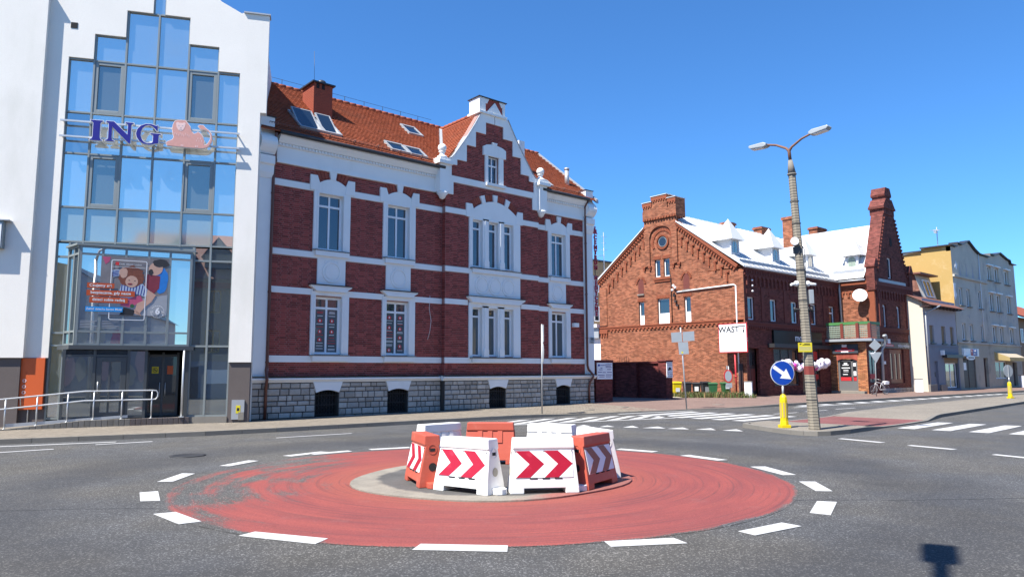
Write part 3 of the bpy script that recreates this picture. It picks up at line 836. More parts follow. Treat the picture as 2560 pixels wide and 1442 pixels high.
field(17.83, 23.21, 1.62, 13.25, YR, [(19.08, 22.03, 2.2, 5.0), (19.08, 22.03, 5.05, 8.7), (17, 24, 2.14, 2.36), (17, 24, 4.64, 4.85), (17, 24, 6.04, 6.24), (17, 24, 8.59, 8.81), (17, 24, 9.98, 10.23), (19.95, 20.95, 10.2, 11.8)], inside_gable)
bricks.sort(key=lambda q: (q[0]**2+q[4]**2+(q[2]-1.75)**2))
PB = .011
single, rest = [], []
for q in bricks:
    (single if len(single) < 300 and (abs(q[1]-q[0]-.25) < .002 or abs(q[1]-q[0]-.122) < .002) else rest).append(q)
bm_ = {}
for w in (.25, .122):
    bm_[w] = MB().add([(0, 0, 0), (w, 0, 0), (w, 0, .064), (0, 0, .064), (.004, -PB, .004), (w-.004, -PB, .004), (w-.004, -PB, .06), (.004, -PB, .06)],
                      [(4, 5, 6, 7), (0, 1, 5, 4), (1, 2, 6, 5), (2, 3, 7, 6), (3, 0, 4, 7)]).mesh('brick', ['brick'], recalc=False)
for a, b, c, d, yf in single:
    put(bm_[.25 if b-a > .2 else .122], 'brick', mwall, (a, yf+random.uniform(-.001, .003), c))
s_ = MB()
for a, b, c, d, yf in rest:
    p = PB-random.uniform(0, .004)
    s_.add([(a, yf, c), (b, yf, c), (b, yf, d), (a, yf, d), (a+.003, yf-p, c+.003), (b-.003, yf-p, c+.003), (b-.003, yf-p, d-.003), (a+.003, yf-p, d-.003)],
           [(4, 5, 6, 7), (0, 1, 5, 4), (1, 2, 6, 5), (2, 3, 7, 6), (3, 0, 4, 7)])
s_.build('brick', 'brick', mwall, recalc=False, kind='stuff')
# sunlit brick returns of the centre bay
rt = MB()
z = 1.62
while z < 9.4:
    if not any(a < z+.06 and z < b for a, b in ((2.14, 2.36), (4.64, 4.85), (6.04, 6.24), (8.59, 8.81))):
        rt.box(17.808, 17.82, YR, YM-.013, z, z+.064).box(23.22, 23.232, YR, YM-.013, z, z+.064)
    z += .0755
rt.build('brick', 'brick', mwall, recalc=False, kind='stuff')

# white bands
for (c, d) in ((2.13, 2.37), (4.63, 4.86), (6.03, 6.25), (8.58, 8.82)):
    for x0, x1, y, blk in ((10.3, 17.8, YM, lw), (17.8, 23.24, YR, tri_l if d < 6 else tri_u), (23.24, 26.6, YM, rw)):
        seg = [(x0, x1)]
        if c > 4 and c < 5 or c > 8:
            cut = [(e[0]-.1, e[1]+.1) for e in blk if e[2]-.4 < c < e[3]+.5]
            if y == YR: cut = [(19.0, 22.1)]
            for ca, cb in cut: seg = [p for a, b in seg for p in (((a, min(b, ca)), (max(a, cb), b)) if ca < b and cb > a else ((a, b),)) if p[1]-p[0] > .02]
        for a, b in seg: MB().box(a, b, y-.045, y+.01, c, d).build('white_band', 'plaster', med, bevel=.006)
MB().box(18.05, 23.02, YR-.05, YR+.01, 9.96, 10.24).build('white_band', 'plaster', med, bevel=.006)

# windows, surrounds, sills, keystones, brick arches
def arc(x0, x1, zb, rise, n_=10): return [(x0+(x1-x0)*i/n_, zb+rise*(1-(2*i/n_-1)**2)) for i in range(n_+1)]
def upper_surround(T, o, ears=True):
    x0, x1, z0, z1 = o
    s = MB()
    s.box(x0-.20, x0, -.075, .01, z0-.13, z1+.08, 0, T).box(x1, x1+.30, -.075, .01, z0-.13, z1+.08, 0, T)
    s.box(x0, x1, -.075, .01, z1, z1+.08, 0, T)
    s.box(x0-.07, x0-.003, -.095, -.073, z0, z1+.02, 0, T).box(x1+.003, x1+.1, -.095, -.073, z0, z1+.02, 0, T)
    s.prism([(x0-.2, z1+.08), (x1+.3, z1+.08)]+arc(x0-.05, x1+.15, z1+.35, .24)[::-1], -.065, .01, 0, T)
    for sx, xe in ((-1, x0-.02), (1, x1+.12)):
        s.prism([(xe+sx*.35, z1+.08), (xe+sx*.35, z1+.66), (xe+sx*.06, z1+.66), (xe-sx*.03, z1+.40), (xe-sx*.06, z1+.08)], -.085, -.002, 0, T)
    cx = (x0+x1)/2+.05
    s.prism([(cx-.10, z1+.57), (cx+.10, z1+.57), (cx+.15, z1+.88), (cx-.15, z1+.88)], -.09, -.002, 0, T)
    s.build('window_surround', 'plaster', med, bevel=.006)
    v = MB()
    for k in range(13):
        a = -.62+1.24*k/12
        if abs(a) < .13: continue
        r0, r1 = 1.22, 1.55
        zc = z1+.60-1.22+.03
        p = [(cx+r*math.sin(a+da), zc+r*math.cos(a+da)) for r, da in ((r0, -.042), (r0, .042), (r1, .042), (r1, -.042))]
        v.prism(p, -.03, .005, 0, T)
    v.build('brick_arch', 'arch_brick', med, kind='stuff')
    l = MB().prism([(x0-.2, z0-.02), (x1+.27, z0-.02), (x1+.27, z0-.06), (x0-.2, z0-.06)], -.17, .02, 1, T)
    l.box(x0-.12, x1+.25, -.15, .01, z0-.25, z0-.062, 0, T)
    l.build('sill', ['plaster', 'dark_metal'], med, bevel=.005)
def lower_surround(T, o):
    x0, x1, z0, z1 = o
    s = MB()
    s.box(x0-.18, x0, -.075, .01, z0-.05, z1+.05, 0, T).box(x1, x1+.30, -.075, .01, z0-.05, z1+.05, 0, T)
    s.box(x0-.18, x1+.3, -.075, .01, z1+.05, z1+.2, 0, T)
    s.box(x0-.07, x0-.003, -.095, -.073, z0, z1+.02, 0, T).box(x1+.003, x1+.1, -.095, -.073, z0, z1+.02, 0, T)
    s.prism([(x0-.02, z1+.2), (x1+.12, z1+.2), (x1+.2, z1+.29), (x1+.36, z1+.38), (x1+.36, z1+.42), (x0-.26, z1+.42), (x0-.26, z1+.38), (x0-.1, z1+.29)], -.19, .005, 0, T)
    s.build('window_surround', 'plaster', med, bevel=.006)
    MB().box(x0-.29, x1+.39, -.23, 0, z1+.421, z1+.445, 0, T).build('sheet_cap', 'dark_metal', med)
    l = MB().box(x0-.18, x1+.32, -.17, .02, z0-.07, z0-.03, 1, T).box(x0-.1, x1+.3, -.15, .01, z0-.27, z0-.072, 0, T)
    l.build('sill', ['plaster', 'dark_metal'], med, bevel=.005)
def medallion_panel(T, cxs, x0, x1, z0, z1, y=-.06):
    s = MB().box(x0, x1, y, .005, z0, z1, 0, T)
    for cx in cxs:
        cz = z0+.48
        for r0, r1, d_ in ((.38, .33, .03), (.27, .0, .02)):
            n_ = 28
            o_ = [(cx+r0*math.cos(2*math.pi*i/n_), y, cz+r0*1.05*math.sin(2*math.pi*i/n_)) for i in range(n_)]
            if r1:
                i_ = [(cx+r1*math.cos(2*math.pi*i/n_), y, cz+r1*1.05*math.sin(2*math.pi*i/n_)) for i in range(n_)]
                vs = [(p[0], y-d_, p[2]) for p in o_+i_]+o_+i_
                s.add(vs, [(i, (i+1) % n_, n_+(i+1) % n_, n_+i) for i in range(n_)]+[(i, (i+1) % n_, 2*n_+(i+1) % n_, 2*n_+i) for i in range(n_)]+[(n_+i, n_+(i+1) % n_, 3*n_+(i+1) % n_, 3*n_+i) for i in range(n_)], 0, T)
            else:
                s.prism([(p[0], p[2]) for p in o_], y-d_, y, 0, T)
        for k in range(5):
            s.prism([(cx-.32+k*.13, z1-.16), (cx-.22+k*.13, z1-.16), (cx-.27+k*.13, z1-.05)], y-.02, y, 0, T)
    s.build('medallion_panel', 'plaster', med)
for o in lw[:2]+[rw[0]]:
    upper_surround(TM, o)
    window(med, TM, *o, .13, 2, (8.08,), .07)
for o in lw[2:]:
    lower_surround(TM, o)
    window(med, TM, *o, .13, 2, (4.17,), .075, lower='glass_film')
lower_surround(TM, rw[1]); window(med, TM, *rw[1], .13, 2, (4.17,), .075, lower='glass_film')
for x0 in (12.08, 15.05, 24.1): medallion_panel(TM, [x0+.58], x0, x0+1.16, 5.06, 6.03)
medallion_panel(TR, [19.75, 20.52, 21.3], 19.08, 22.03, 5.06, 6.03)
# triple windows
def triple(o3, zu, low):
    s = MB()
    xa, xb, z0, z1 = o3[0][0], o3[2][1], o3[0][2], o3[0][3]
    for a, b in ((xa-.19, xa), (o3[0][1], o3[1][0]), (o3[1][1], o3[2][0]), (xb, xb+.42)):
        s.box(a, b, -.075, .01, z0-.1, z1+.08, 0, TR)
        c = (a+b)/2
        if a > xa-.1 and b < xb+.1:
            s.box(c-.09, c+.09, -.13, -.073, z0+.3, z1, 0, TR).prism([(c-.14, z0-.1), (c+.14, z0-.1), (c+.14, z0+.25), (c+.09, z0+.36), (c-.09, z0+.36), (c-.14, z0+.25)], -.15, -.074, 0, TR)
    s.box(xa, xb, -.075, .01, z1, z1+.08, 0, TR)
    if low:
        s.box(xa-.19, xb+.42, -.075, .01, z1+.08, z1+.2, 0, TR)
        s.prism([(xa-.1, z1+.2), (xb+.3, z1+.2), (xb+.42, z1+.3), (xb+.62, z1+.4), (xb+.62, z1+.46), (xa-.3, z1+.46), (xa-.3, z1+.4), (xa-.16, z1+.3)], -.2, .005, 0, TR)
    else:
        s.prism([(xa-.19, z1+.08), (xb+.42, z1+.08)]+arc(xa+.02, xb+.2, z1+.45, .5, 14)[::-1], -.065, .01, 0, TR)
        for sx, xe in ((-1, xa+.02), (1, xb+.2)):
            s.prism([(xe+sx*.38, z1+.08), (xe+sx*.38, z1+.68), (xe+sx*.06, z1+.68), (xe-sx*.03, z1+.42), (xe-sx*.06, z1+.08)], -.085, -.002, 0, TR)
        cx = (xa+xb)/2+.1
        for a in (-.33, 0, .33):
            zc = z1+.95-2.05
            s.prism([(cx+r*math.sin(a+da), zc+r*math.cos(a+da)) for r, da in ((2.0, -.045), (2.0, .045), (2.36, .055), (2.36, -.055))], -.09, -.002, 0, TR)
        v = MB()
        for k in range(25):
            a = -.64+1.28*k/24
            if min(abs(a-q) for q in (-.33, 0, .33)) < .07: continue
            zc = z1+.95-2.05
            v.prism([(cx+r*math.sin(a+da), zc+r*math.cos(a+da)) for r, da in ((2.08, -.021), (2.08, .021), (2.36, .023), (2.36, -.023))], -.03, .005, 0, TR)
        v.build('brick_arch', 'arch_brick', med, kind='stuff')
    s.build('window_surround', 'plaster', med, bevel=.006)
    if low: MB().box(xa-.33, xb+.65, -.24, 0, z1+.461, z1+.485, 0, TR).build('sheet_cap', 'dark_metal', med)
    l = MB().box(xa-.15, xb+.42, -.19, .02, z0-.1, z0-.05, 1, TR).box(xa-.06, xb+.4, -.16, .01, z0-.28, z0-.102, 0, TR)
    l.build('sill', ['plaster', 'dark_metal'], med, bevel=.005)
    for o in o3: window(med, TR, *o, .13, 1, (4.17 if low else 8.08,), .07, lower='glass_film' if low else None)
triple(tri_u, 0, False)
triple(tri_l, 0, True)
# attic window
s = MB()
s.box(19.95, 20.12, -.08, .01, 10.2, 11.5, 0, TR).box(20.76, 21.02, -.08, .01, 10.2, 11.5, 0, TR)
s.prism([(19.83, 11.5), (21.16, 11.5), (21.16, 11.9), (20.95, 12.0)]+[(20.47, 12.08)]+[(20.02, 12.0), (19.83, 11.9)], -.1, .005, 0, TR)
s.prism([(20.38, 12.06), (20.6, 12.06), (20.64, 12.16), (20.34, 12.16)], -.12, .003, 0, TR)
s.box(19.95, 21.08, -.2, .01, 10.1, 10.22, 0, TR)
s.build('window_surround', 'plaster', med, bevel=.006)
window(med, TR, 20.12, 20.76, 10.26, 11.5, .1, 2, (11.1,), .06)

# stepped white gable trim
s = MB()
L_ = [(17.55, 9.4), (18.19, 9.4), (18.19, 9.98), (18.09, 10.24), (18.09, 10.74), (18.39, 10.74), (18.39, 11.0), (18.91, 11.0), (18.91, 11.77), (19.42, 11.77), (19.42, 12.48), (20.0, 12.48), (20.0, 13.04), (20.5, 13.04), (20.5, 13.42), (19.72, 13.42), (19.3, 12.74), (18.94, 12.18), (18.57, 11.66), (18.2, 11.15), (18.0, 10.95), (17.72, 10.86), (17.3, 10.8), (17.3, 10.66), (17.55, 10.5)]
R_ = [(2*20.52-x, z) for x, z in L_]
for q_ in (L_, R_): MB().prism(q_, -.06, .12, 0, TR).build('gable_trim', 'plaster', med, bevel=.008)
for x in (17.62, 23.42):
    s = MB()
    s.box(x-.3, x+.3, -.28, .2, 9.42, 9.98, 0, TR) if False else None
    s.box(x-.36, x+.36, -.34, .34, 10.62, 10.76, 0, TR).box(x-.28, x+.28, -.26, .26, 10.76, 10.9, 0, TR)
    s.lathe([(.26, 10.9), (.2, 11.0), (.11, 11.05), (.1, 11.16), (.16, 11.2)], (x, YR, 0), 16)
    s.ball((x, YR, 11.37), .19, 16)
    s.box(x-.24, x+.24, -.2, .26, 9.42, 10.62, 0, TR)
    s.lathe([(.02, 9.1), (.12, 9.16), (.16, 9.26), (.24, 9.34), (.24, 9.42)], (x, YR-.02, 0), 12)
    s.build('finial', 'plaster', med)
s = MB()
s.box(19.55, 21.2, -.16, .75, 13.42, 13.52, 0, TR)
s.box(19.62, 19.98, -.06, .7, 13.52, 14.18, 0, TR).box(21.0, 21.14, -.06, .7, 13.52, 14.18, 0, TR)
s.box(19.98, 21.0, -.02, .7, 13.52, 14.18, 1, TR)
s.prism([(20.03, 13.53), (20.98, 13.53), (20.52, 14.08)], -.07, -.018, 0, TR)
s.prism([(20.5+.15*math.cos(2*math.pi*i/16), 13.72+.15*math.sin(2*math.pi*i/16)) for i in range(16)], -.09, -.068, 0, TR)
s.prism([(19.98, 14.18), (19.98, 13.95), (20.08, 13.95), (20.12, 14.05), (20.2, 14.18)], -.058, -.018, 0, TR).prism([(21.0, 14.18), (21.0, 13.95), (20.92, 13.95), (20.86, 14.05), (20.8, 14.18)], -.058, -.018, 0, TR)
s.build('gable_crown', ['plaster', 'brick'], med, bevel=.006)
MB().box(19.56, 21.22, -.12, .76, 14.182, 14.215, 0, TR).build('sheet_cap', 'dark_metal', med)
for sg in (1, -1):
    s = MB()
    P_ = [(20.52+sg*dx, z) for dx, z in ((2.95, 10.8), (2.5, 10.96), (2.3, 11.17), (1.93, 11.68), (1.56, 12.2), (1.2, 12.76), (.8, 13.43))]
    for (a, c), (b, d) in zip(P_, P_[1:]):
        s.add([(a, YR-.1, c+.03), (b, YR-.1, d+.03), (b, YR+.32, d+.03), (a, YR+.32, c+.03), (a, YR-.1, c), (b, YR-.1, d), (b, YR+.32, d), (a, YR+.32, c)],
              [(0, 1, 2, 3), (4, 7, 6, 5), (0, 4, 5, 1), (1, 5, 6, 2), (2, 6, 7, 3), (3, 7, 4, 0)])
    s.build('gable_flashing', 'zinc', med)

# cornice with dentils, frieze
for x0, x1 in ((10.38, 17.6), (23.46, 26.62)):
    s = MB()
    s.box(x0, x1, -.05, .01, 9.42, 10.04, 0, TM).box(x0, x1, -.09, -.051, 9.42, 9.52, 0, TM)
    s.box(x0, x1, -.10, .01, 10.04, 10.16, 0, TM)
    n_ = int((x1-x0)/.13)
    for k in range(n_): s.box(x0+k*.13+.03, x0+k*.13+.1, -.15, -.10, 10.06, 10.15, 0, TM)
    s.prism([(0, 10.16), (-.16, 10.16), (-.2, 10.22), (-.3, 10.33), (-.34, 10.36), (-.34, 10.44), (0, 10.44)], x0, x1, 0, TM @ Matrix(((0, 1, 0, 0), (1, 0, 0, 0), (0, 0, 1, 0), (0, 0, 0, 1))))
    s.build('cornice', 'plaster', med, bevel=.004)
    MB().tube((x0-.05, YM-.42, 10.47), (x1+.05, YM-.42, 10.47), .075, n=10).build('gutter', 'dark_metal', med)
# corner pilasters with scrolls
for sg, x0, x1 in ((-1, 9.66, 10.22), (1, 26.62, 27.2)):
    s = MB()
    s.box(x0, x1, -.1, .3, 1.6, 8.75, 0, TM)
    s.prism([(0, 8.75), (-.12, 8.75), (-.2, 8.95), (-.22, 9.2), (-.3, 9.25), (-.3, 9.55), (0, 9.62)], x0, x1, 0, TM @ Matrix(((0, 1, 0, 0), (1, 0, 0, 0), (0, 0, 1, 0), (0, 0, 0, 1))))
    pr_ = [(0, 9.62)]+[(-.12-.34*math.sin(math.pi*min(1, (i+.6)/9)), 9.62+i*.1) for i in range(11)]+[(0, 10.66)]
    s.prism(pr_, x0-.02, x1+.02, 0, TM @ Matrix(((0, 1, 0, 0), (1, 0, 0, 0), (0, 0, 1, 0), (0, 0, 0, 1))))
    s.box(x0+.02, x1-.02, -.2, .35, 10.64, 11.0, 0, TM)
    s.build('pilaster', 'plaster', med, bevel=.01)
    MB().box(x0-.02, x1+.02, -.24, .4, 11.001, 11.03, 0, TM).build('sheet_cap', 'dark_metal', med)
for a, b in ((10.22, 10.33), (26.58, 26.62)): MB().box(a, b, -.03, .01, 1.6, 9.43, 0, TM).build('edge_strip', 'plaster', med)

# plinth: stones, white ledge, basement windows
bw = [(12.14, 13.06), (15.22, 16.12), (20.2, 21.1), (24.54, 25.42)]
def ph(x): return YR-.06 if 17.75 < x < 23.28 else YM-.06
s = MB()
for a, b in ((9.7, 12.14), (13.06, 15.22), (16.12, 17.76), (23.27, 24.54), (25.42, 27.2)): s.box(a, b, YM-.05, YM+.3, 0, 1.45)
for a, b in ((17.76, 20.2), (21.1, 23.27)): s.box(a, b, YR-.05, YM+.3, 0, 1.45)
for i, (a, b) in enumerate(bw): s.box(a, b, (YR if i == 2 else YM)+.25, (YR if i == 2 else YM)+.3, 0, 1.45, 1)
plinth = s.build('plinth', ['stone_joint', 'void'], med)
stones = []
rnd = random.Random(3)
for x0, x1, yf in ((9.72, 12.12, YM), (13.08, 15.2, YM), (16.14, 17.74, YM), (17.78, 20.18, YR), (21.12, 23.25, YR), (23.29, 24.52, YM), (25.44, 27.18, YM)):
    z = 1.385
    r_ = 0
    while z > .05:
        h_ = rnd.choice((.17, .2, .22, .24)) if z > .3 else .14
        zb = max(z-h_, .02)
        x = x0
        while x < x1-.02:
            w = rnd.uniform(.2, .5)
            if x1-(x+w) < .16: w = x1-x
            stones.append((x, x+w, zb, z, yf))
            x += w
        z = zb
def stone_obj(a, b, c, d, yf, mb=None):
    j, p = .012, rnd.uniform(.02, .045)
    q = lambda: rnd.uniform(-.008, .008)
    o_ = mb or MB()
    vs = [(a+j, -.0, c+j), (b-j, -.0, c+j), (b-j, -.0, d-j), (a+j, -.0, d-j)]
    fr_ = [(a+j+.016+q(), -p, c+j+.016+q()), (b-j-.016+q(), -p+q(), c+j+.016+q()), (b-j-.016+q(), -p+q(), d-j-.016+q()), (a+j+.016+q(), -p+q(), d-j-.016+q())]
    md = [((a+b)/2+q(), -p-.012, (c+d)/2+q())]
    o_.add([(x, yf-.055+y, z) for x, y, z in vs+fr_+md], [(0, 1, 5, 4), (1, 2, 6, 5), (2, 3, 7, 6), (3, 0, 4, 7), (4, 5, 8), (5, 6, 8), (6, 7, 8), (7, 4, 8)])
    return o_
stones.sort(key=lambda q: q[0]**2+q[4]**2)
for q in stones[:300]: stone_obj(*q).build('stone', 'stone', plinth, recalc=False)
if stones[300:]:
    s = MB()
    for q in stones[300:]: stone_obj(*q, mb=s)
    s.build('stone', 'stone', plinth, recalc=False, kind='stuff')
s = MB()
SW = Matrix(((0, 1, 0, 0), (1, 0, 0, 0), (0, 0, 1, 0), (0, 0, 0, 1)))
for x0, x1, yf in ((9.66, 17.76, YM), (17.66, 23.38, YR), (23.28, 27.26, YM)):
    s.prism([(.02, 1.40), (-.10, 1.40), (-.15, 1.46), (-.2, 1.5), (-.2, 1.56), (.02, 1.61)], x0, x1, 0, Matrix.Translation((0, yf, 0)) @ SW)
s.build('plinth_ledge', 'plaster', med, bevel=.004)
s = MB()
for x0, x1, yf in ((9.66, 17.7, YM), (17.64, 23.4, YR), (23.3, 27.26, YM)): s.box(x0, x1, yf-.22, yf, 1.612, 1.63)
s.build('ledge_flashing', 'dark_metal', med)
for i, (a, b) in enumerate(bw):
    T = TR if i == 2 else TM
    s = MB().prism([(a-.12, 1.40), (a+.0, 1.02)]+arc(a, b, 1.02, .09)[1:-1]+[(b, 1.02), (b+.14, 1.40)], -.13, .02, 0, T)
    s.build('lintel_block', 'plaster', med, bevel=.006)
    g_ = MB()
    for k in range(8):
        x = a+.06+k*(b-a-.12)/7
        g_.tube((x, T[1][3]+.06, .12), (x, T[1][3]+.06, 1.1), .011, n=6)
    for z in (.2, .55, .9): g_.box(a, b, .05, .07, z, z+.025, 0, T)
    for k in range(5):
        for m2 in range(5):
            x, z = a+.12+k*(b-a-.2)/5, .18+m2*.18
            g_.tube((x, T[1][3]+.045, z), (x+.08, T[1][3]+.045, z+.09), .007, n=5).tube((x+.08, T[1][3]+.045, z+.09), (x, T[1][3]+.045, z+.18), .007, n=5)
    g_.build('basement_window_grille', 'iron', med)
    MB().box(a, b, -.04, .26, .0, .1, 0, T).build('basement_window_sill', 'concrete', med)
# downpipes
dp = MB().path([(10.2, YM-.4, 10.4), (10.24, YM-.16, 10.1), (10.24, YM-.13, 9.0), (10.24, YM-.13, 2.0), (10.22, YM-.13, 1.85), (10.18, YM-.3, 1.62), (10.18, YM-.32, 1.5), (10.2, YM-.2, 1.25), (10.22, YM-.15, 1.0), (10.22, YM-.15, .1)], .055, 10)
for z in (8.2, 4.6, 2.1): dp.tube((10.24, YM-.13, z), (10.24, YM-.13, z+.05), .07)
dp.build('downpipe', 'brown_pipe', med)
dp = MB().path([(26.62, YM-.4, 10.4), (26.62, YM-.18, 10.1), (26.62, YM-.16, 9.0), (26.62, YM-.16, 2.05), (26.68, YM-.18, 1.85), (26.86, YM-.3, 1.6), (26.86, YM-.32, 1.5), (26.72, YM-.22, 1.25), (26.7, YM-.17, 1.0), (26.7, YM-.17, .2)], .055, 10)
for z in (8.2, 5.6, 3.4): dp.tube((26.62, YM-.16, z), (26.62, YM-.16, z+.05), .07)
dp.build('downpipe', 'brown_pipe', med)

# roof: tile courses on both visible slopes
EAVE, RIDGE = Vector((0, 24.80, 10.46)), Vector((0, 29.3, 14.03))
SL = (RIDGE-EAVE).normalized(); NRM = Vector((1, 0, 0)).cross(SL).normalized()
SLEN = (RIDGE-EAVE).length
r = MB()
for x0_, x1_, s0_ in ((9.5, 17.8, 0), (17.8, 23.24, .62), (23.24, 27.3, 0)):
    p_ = EAVE+SL*s0_
    r.sheet([(x0_, p_.y, p_.z), (x1_, p_.y, p_.z), (x1_, RIDGE.y, RIDGE.z), (x0_, RIDGE.y, RIDGE.z)])
r.sheet([(9.5, 33.8, 10.46), (27.3, 33.8, 10.46), (27.3, RIDGE.y, RIDGE.z), (9.5, RIDGE.y, RIDGE.z)], 1)
GZ, GHW = 13.93, 2.72                             # gable roof ridge height and half width
GS = (13.93-10.75)/GHW
yv = EAVE.y+(10.75-EAVE.z)/SL.z*SL.y
yr = EAVE.y+(GZ-EAVE.z)/SL.z*SL.y
for sg in (1, -1):
    r.sheet([(20.52, YR+.1, GZ), (20.52+sg*GHW, YR+.1, 10.75), (20.52+sg*GHW, yv, 10.75), (20.52, yr, GZ)])
roof = r.build('roof', ['tile_under', 'brown_tile'], med, recalc=False)
tl = MB()
holes_r = [(17.56, 18.36, 3.5, 4.56), (15.3, 16.22, .66, 1.55), (16.2, 17.12, .62, 1.5), (11.4, 12.4, .95, 2.55), (12.35, 13.1, .95, 2.5), (12.66, 13.5, 2.85, 3.6), (24.0, 24.65, .66, 1.3)]
def tile(mb, o, ax, up_, nrm, w, l, lift):
    j = random.uniform(-.004, .004)
    a, b = o+nrm*(lift+j), o+ax*w+nrm*(lift+j)
    c, d = o+ax*w+up_*l+nrm*.008, o+up_*l+nrm*.008
    mid = o+ax*(w/2)-up_*.02+nrm*(lift+j)
    mb.add([a, mid, b, c, d, o-nrm*.0, o+ax*w], [(0, 1, 2, 3, 4), (5, 6, 2, 1, 0)])
EX = .168
nrow = int(SLEN/EX)
for k in range(nrow):
    s0 = k*EX
    p0 = EAVE+SL*s0
    x = 9.5+(k % 2)*.09
    while x < 27.1:
        xc, sc = x+.09, s0+EX/2
        # leave out what the gable roof covers
        cov = abs(xc-20.52) < (GZ-(p0.z))/GS and p0.z < GZ
        if not cov and not any(h[0] < xc < h[1] and h[2]-.05 < sc < h[3]-.02 for h in holes_r):
            tile(tl, Vector((x, p0.y, p0.z)), Vector((1, 0, 0)), SL, NRM, .174, EX+.05, .05)
        x += .18
for sg in (-1, 1):
    e0 = Vector((20.52+sg*GHW, 0, 10.75)); up_ = Vector((-sg*GHW, 0, GZ-10.75)); L = up_.length; up_.normalize()
    nr = Vector((sg*(GZ-10.75), 0, GHW)).normalized()
    for k in range(int(L/EX)):
        p = e0+up_*k*EX
        yend = EAVE.y+(p.z-EAVE.z)/SL.z*SL.y
        y = YR+.2
        while y < yend+.05:
            if sg < 0: tile(tl, Vector((p.x, y+.174, p.z)), Vector((0, -1, 0)), up_, nr, .174, EX+.05, .05)
            else: tile(tl, Vector((p.x, y, p.z)), Vector((0, 1, 0)), up_, nr, .174, EX+.05, .05)
            y += .18
tl.build('roof_tile', 'tile', roof, recalc=False, kind='stuff')
rg = MB()
x = 9.6
while x < 27.2:
    rg.tube((x, RIDGE.y, RIDGE.z+.0), (x+.36, RIDGE.y, RIDGE.z+.02), .11, .12, 8); x += .34
y = YR+.75
while y < yr+.1:
    rg.tube((20.52, y, GZ+.0), (20.52, y+.36, GZ+.02), .1, .11, 8); y += .34
rg.build('ridge_tile', 'tile', roof, kind='stuff')
for sg in (-1, 1):                                 # valley flashing
    a, b = Vector((20.52+sg*GHW, yv, 10.75)), Vector((20.52, yr, GZ))
    MB().add([a+Vector((-.02, -.1, .04)), a+Vector((.10*sg, .08, .09)), b+Vector((.10*sg, .08, .09)), b+Vector((0, -.1, .04))], [(0, 1, 2, 3)]).build('valley_flashing', 'zinc', roof)
MB().prism([(EAVE.y, EAVE.z-.1), (RIDGE.y, RIDGE.z-.1), (RIDGE.y, RIDGE.z+.1), (EAVE.y, EAVE.z+.1)], 0, .16, 0, Matrix(((0, 1, 0, 27.22), (1, 0, 0, 0), (0, 0, 1, 0), (0, 0, 0, 1)))).build('verge_flashing', 'zinc', roof)
# skylights on the slope: x0, x1, s0, s1
def on_roof(x, s_, h): return Vector((x, 0, 0))+EAVE+SL*s_+NRM*h
RT = frameT((0, EAVE.y, EAVE.z), (1, 0, 0), SL)     # x along the eave, z up the slope, y into the roof
def skylight(x0, x1, s0, s1, open_=0):
    f_ = MB()
    for a, b, c, d in ((x0, x0+.07, s0, s1), (x1-.07, x1, s0, s1), (x0+.07, x1-.07, s0, s0+.09), (x0+.07, x1-.07, s1-.1, s1)): f_.box(a, b, -.1, .02, c, d, 0, RT)
    o = f_.build('skylight', 'zinc', med)
    if not open_:
        MB().box(x0+.07, x1-.07, -.07, -.05, s0+.09, s1-.1, 0, RT).build('pane', 'glass_medic', o)
    else:
        T2 = RT @ Matrix.Translation((0, -.08, (s0+s1)/2)) @ Matrix.Rotation(R(12), 4, 'X') @ Matrix.Translation((0, 0, -(s0+s1)/2))
        MB().box(x0+.1, x1-.1, -.03, .0, s0+.1, s1-.1, 0, T2).build('pane', 'glass_medic', o)
        g_ = MB()
        for a, b, c, d in ((x0+.05, x0+.1, s0+.05, s1-.05), (x1-.1, x1-.05, s0+.05, s1-.05), (x0+.1, x1-.1, s0+.05, s0+.1), (x0+.1, x1-.1, s1-.1, s1-.05)): g_.box(a, b, -.04, .02, c, d, 0, T2)
        g_.build('casement', 'zinc', o)
        MB().box(x0+.07, x1-.07, .0, .02, s0+.09, s1-.1, 0, RT).build('opening', 'void', o)
skylight(17.56, 18.36, 3.5, 4.55); skylight(15.32, 16.2, .66, 1.55); skylight(16.24, 17.1, .62, 1.5)
skylight(11.4, 12.38, .92, 2.55, 1); skylight(12.4, 13.16, .92, 2.5, 1); skylight(24.0, 24.62, .66, 1.3)
# snow guard along the eave
s = MB()
for x0, x1 in ((10.0, 17.55), (23.75, 26.6)):
    for h in (.03, .11, .19): s.tube(on_roof(x0, .36, h), on_roof(x1, .36, h), .009, n=5)
    k = x0
    while k < x1:
        s.tube(on_roof(k, .36, .0), on_roof(k, .36, .2), .008, n=5); k += .085
    k = x0+.3
    while k < x1:
        s.tube(on_roof(k, .36, .0), on_roof(k, .36, .22), .022, n=6).tube(on_roof(k, .36, .2), on_roof(k, .6, .02), .015, n=6); k += 1.05
s.build('snow_guard', 'brown_tile', med)
s = MB().tube((9.6, RIDGE.y, 14.36), (20.0, RIDGE.y, 14.36), .008, n=5)
k = 10.2
while k < 20: s.tube((k, RIDGE.y, 14.05), (k, RIDGE.y, 14.38), .012, n=5); k += 1.0
s.build('lightning_wire', 'dark_metal', med)
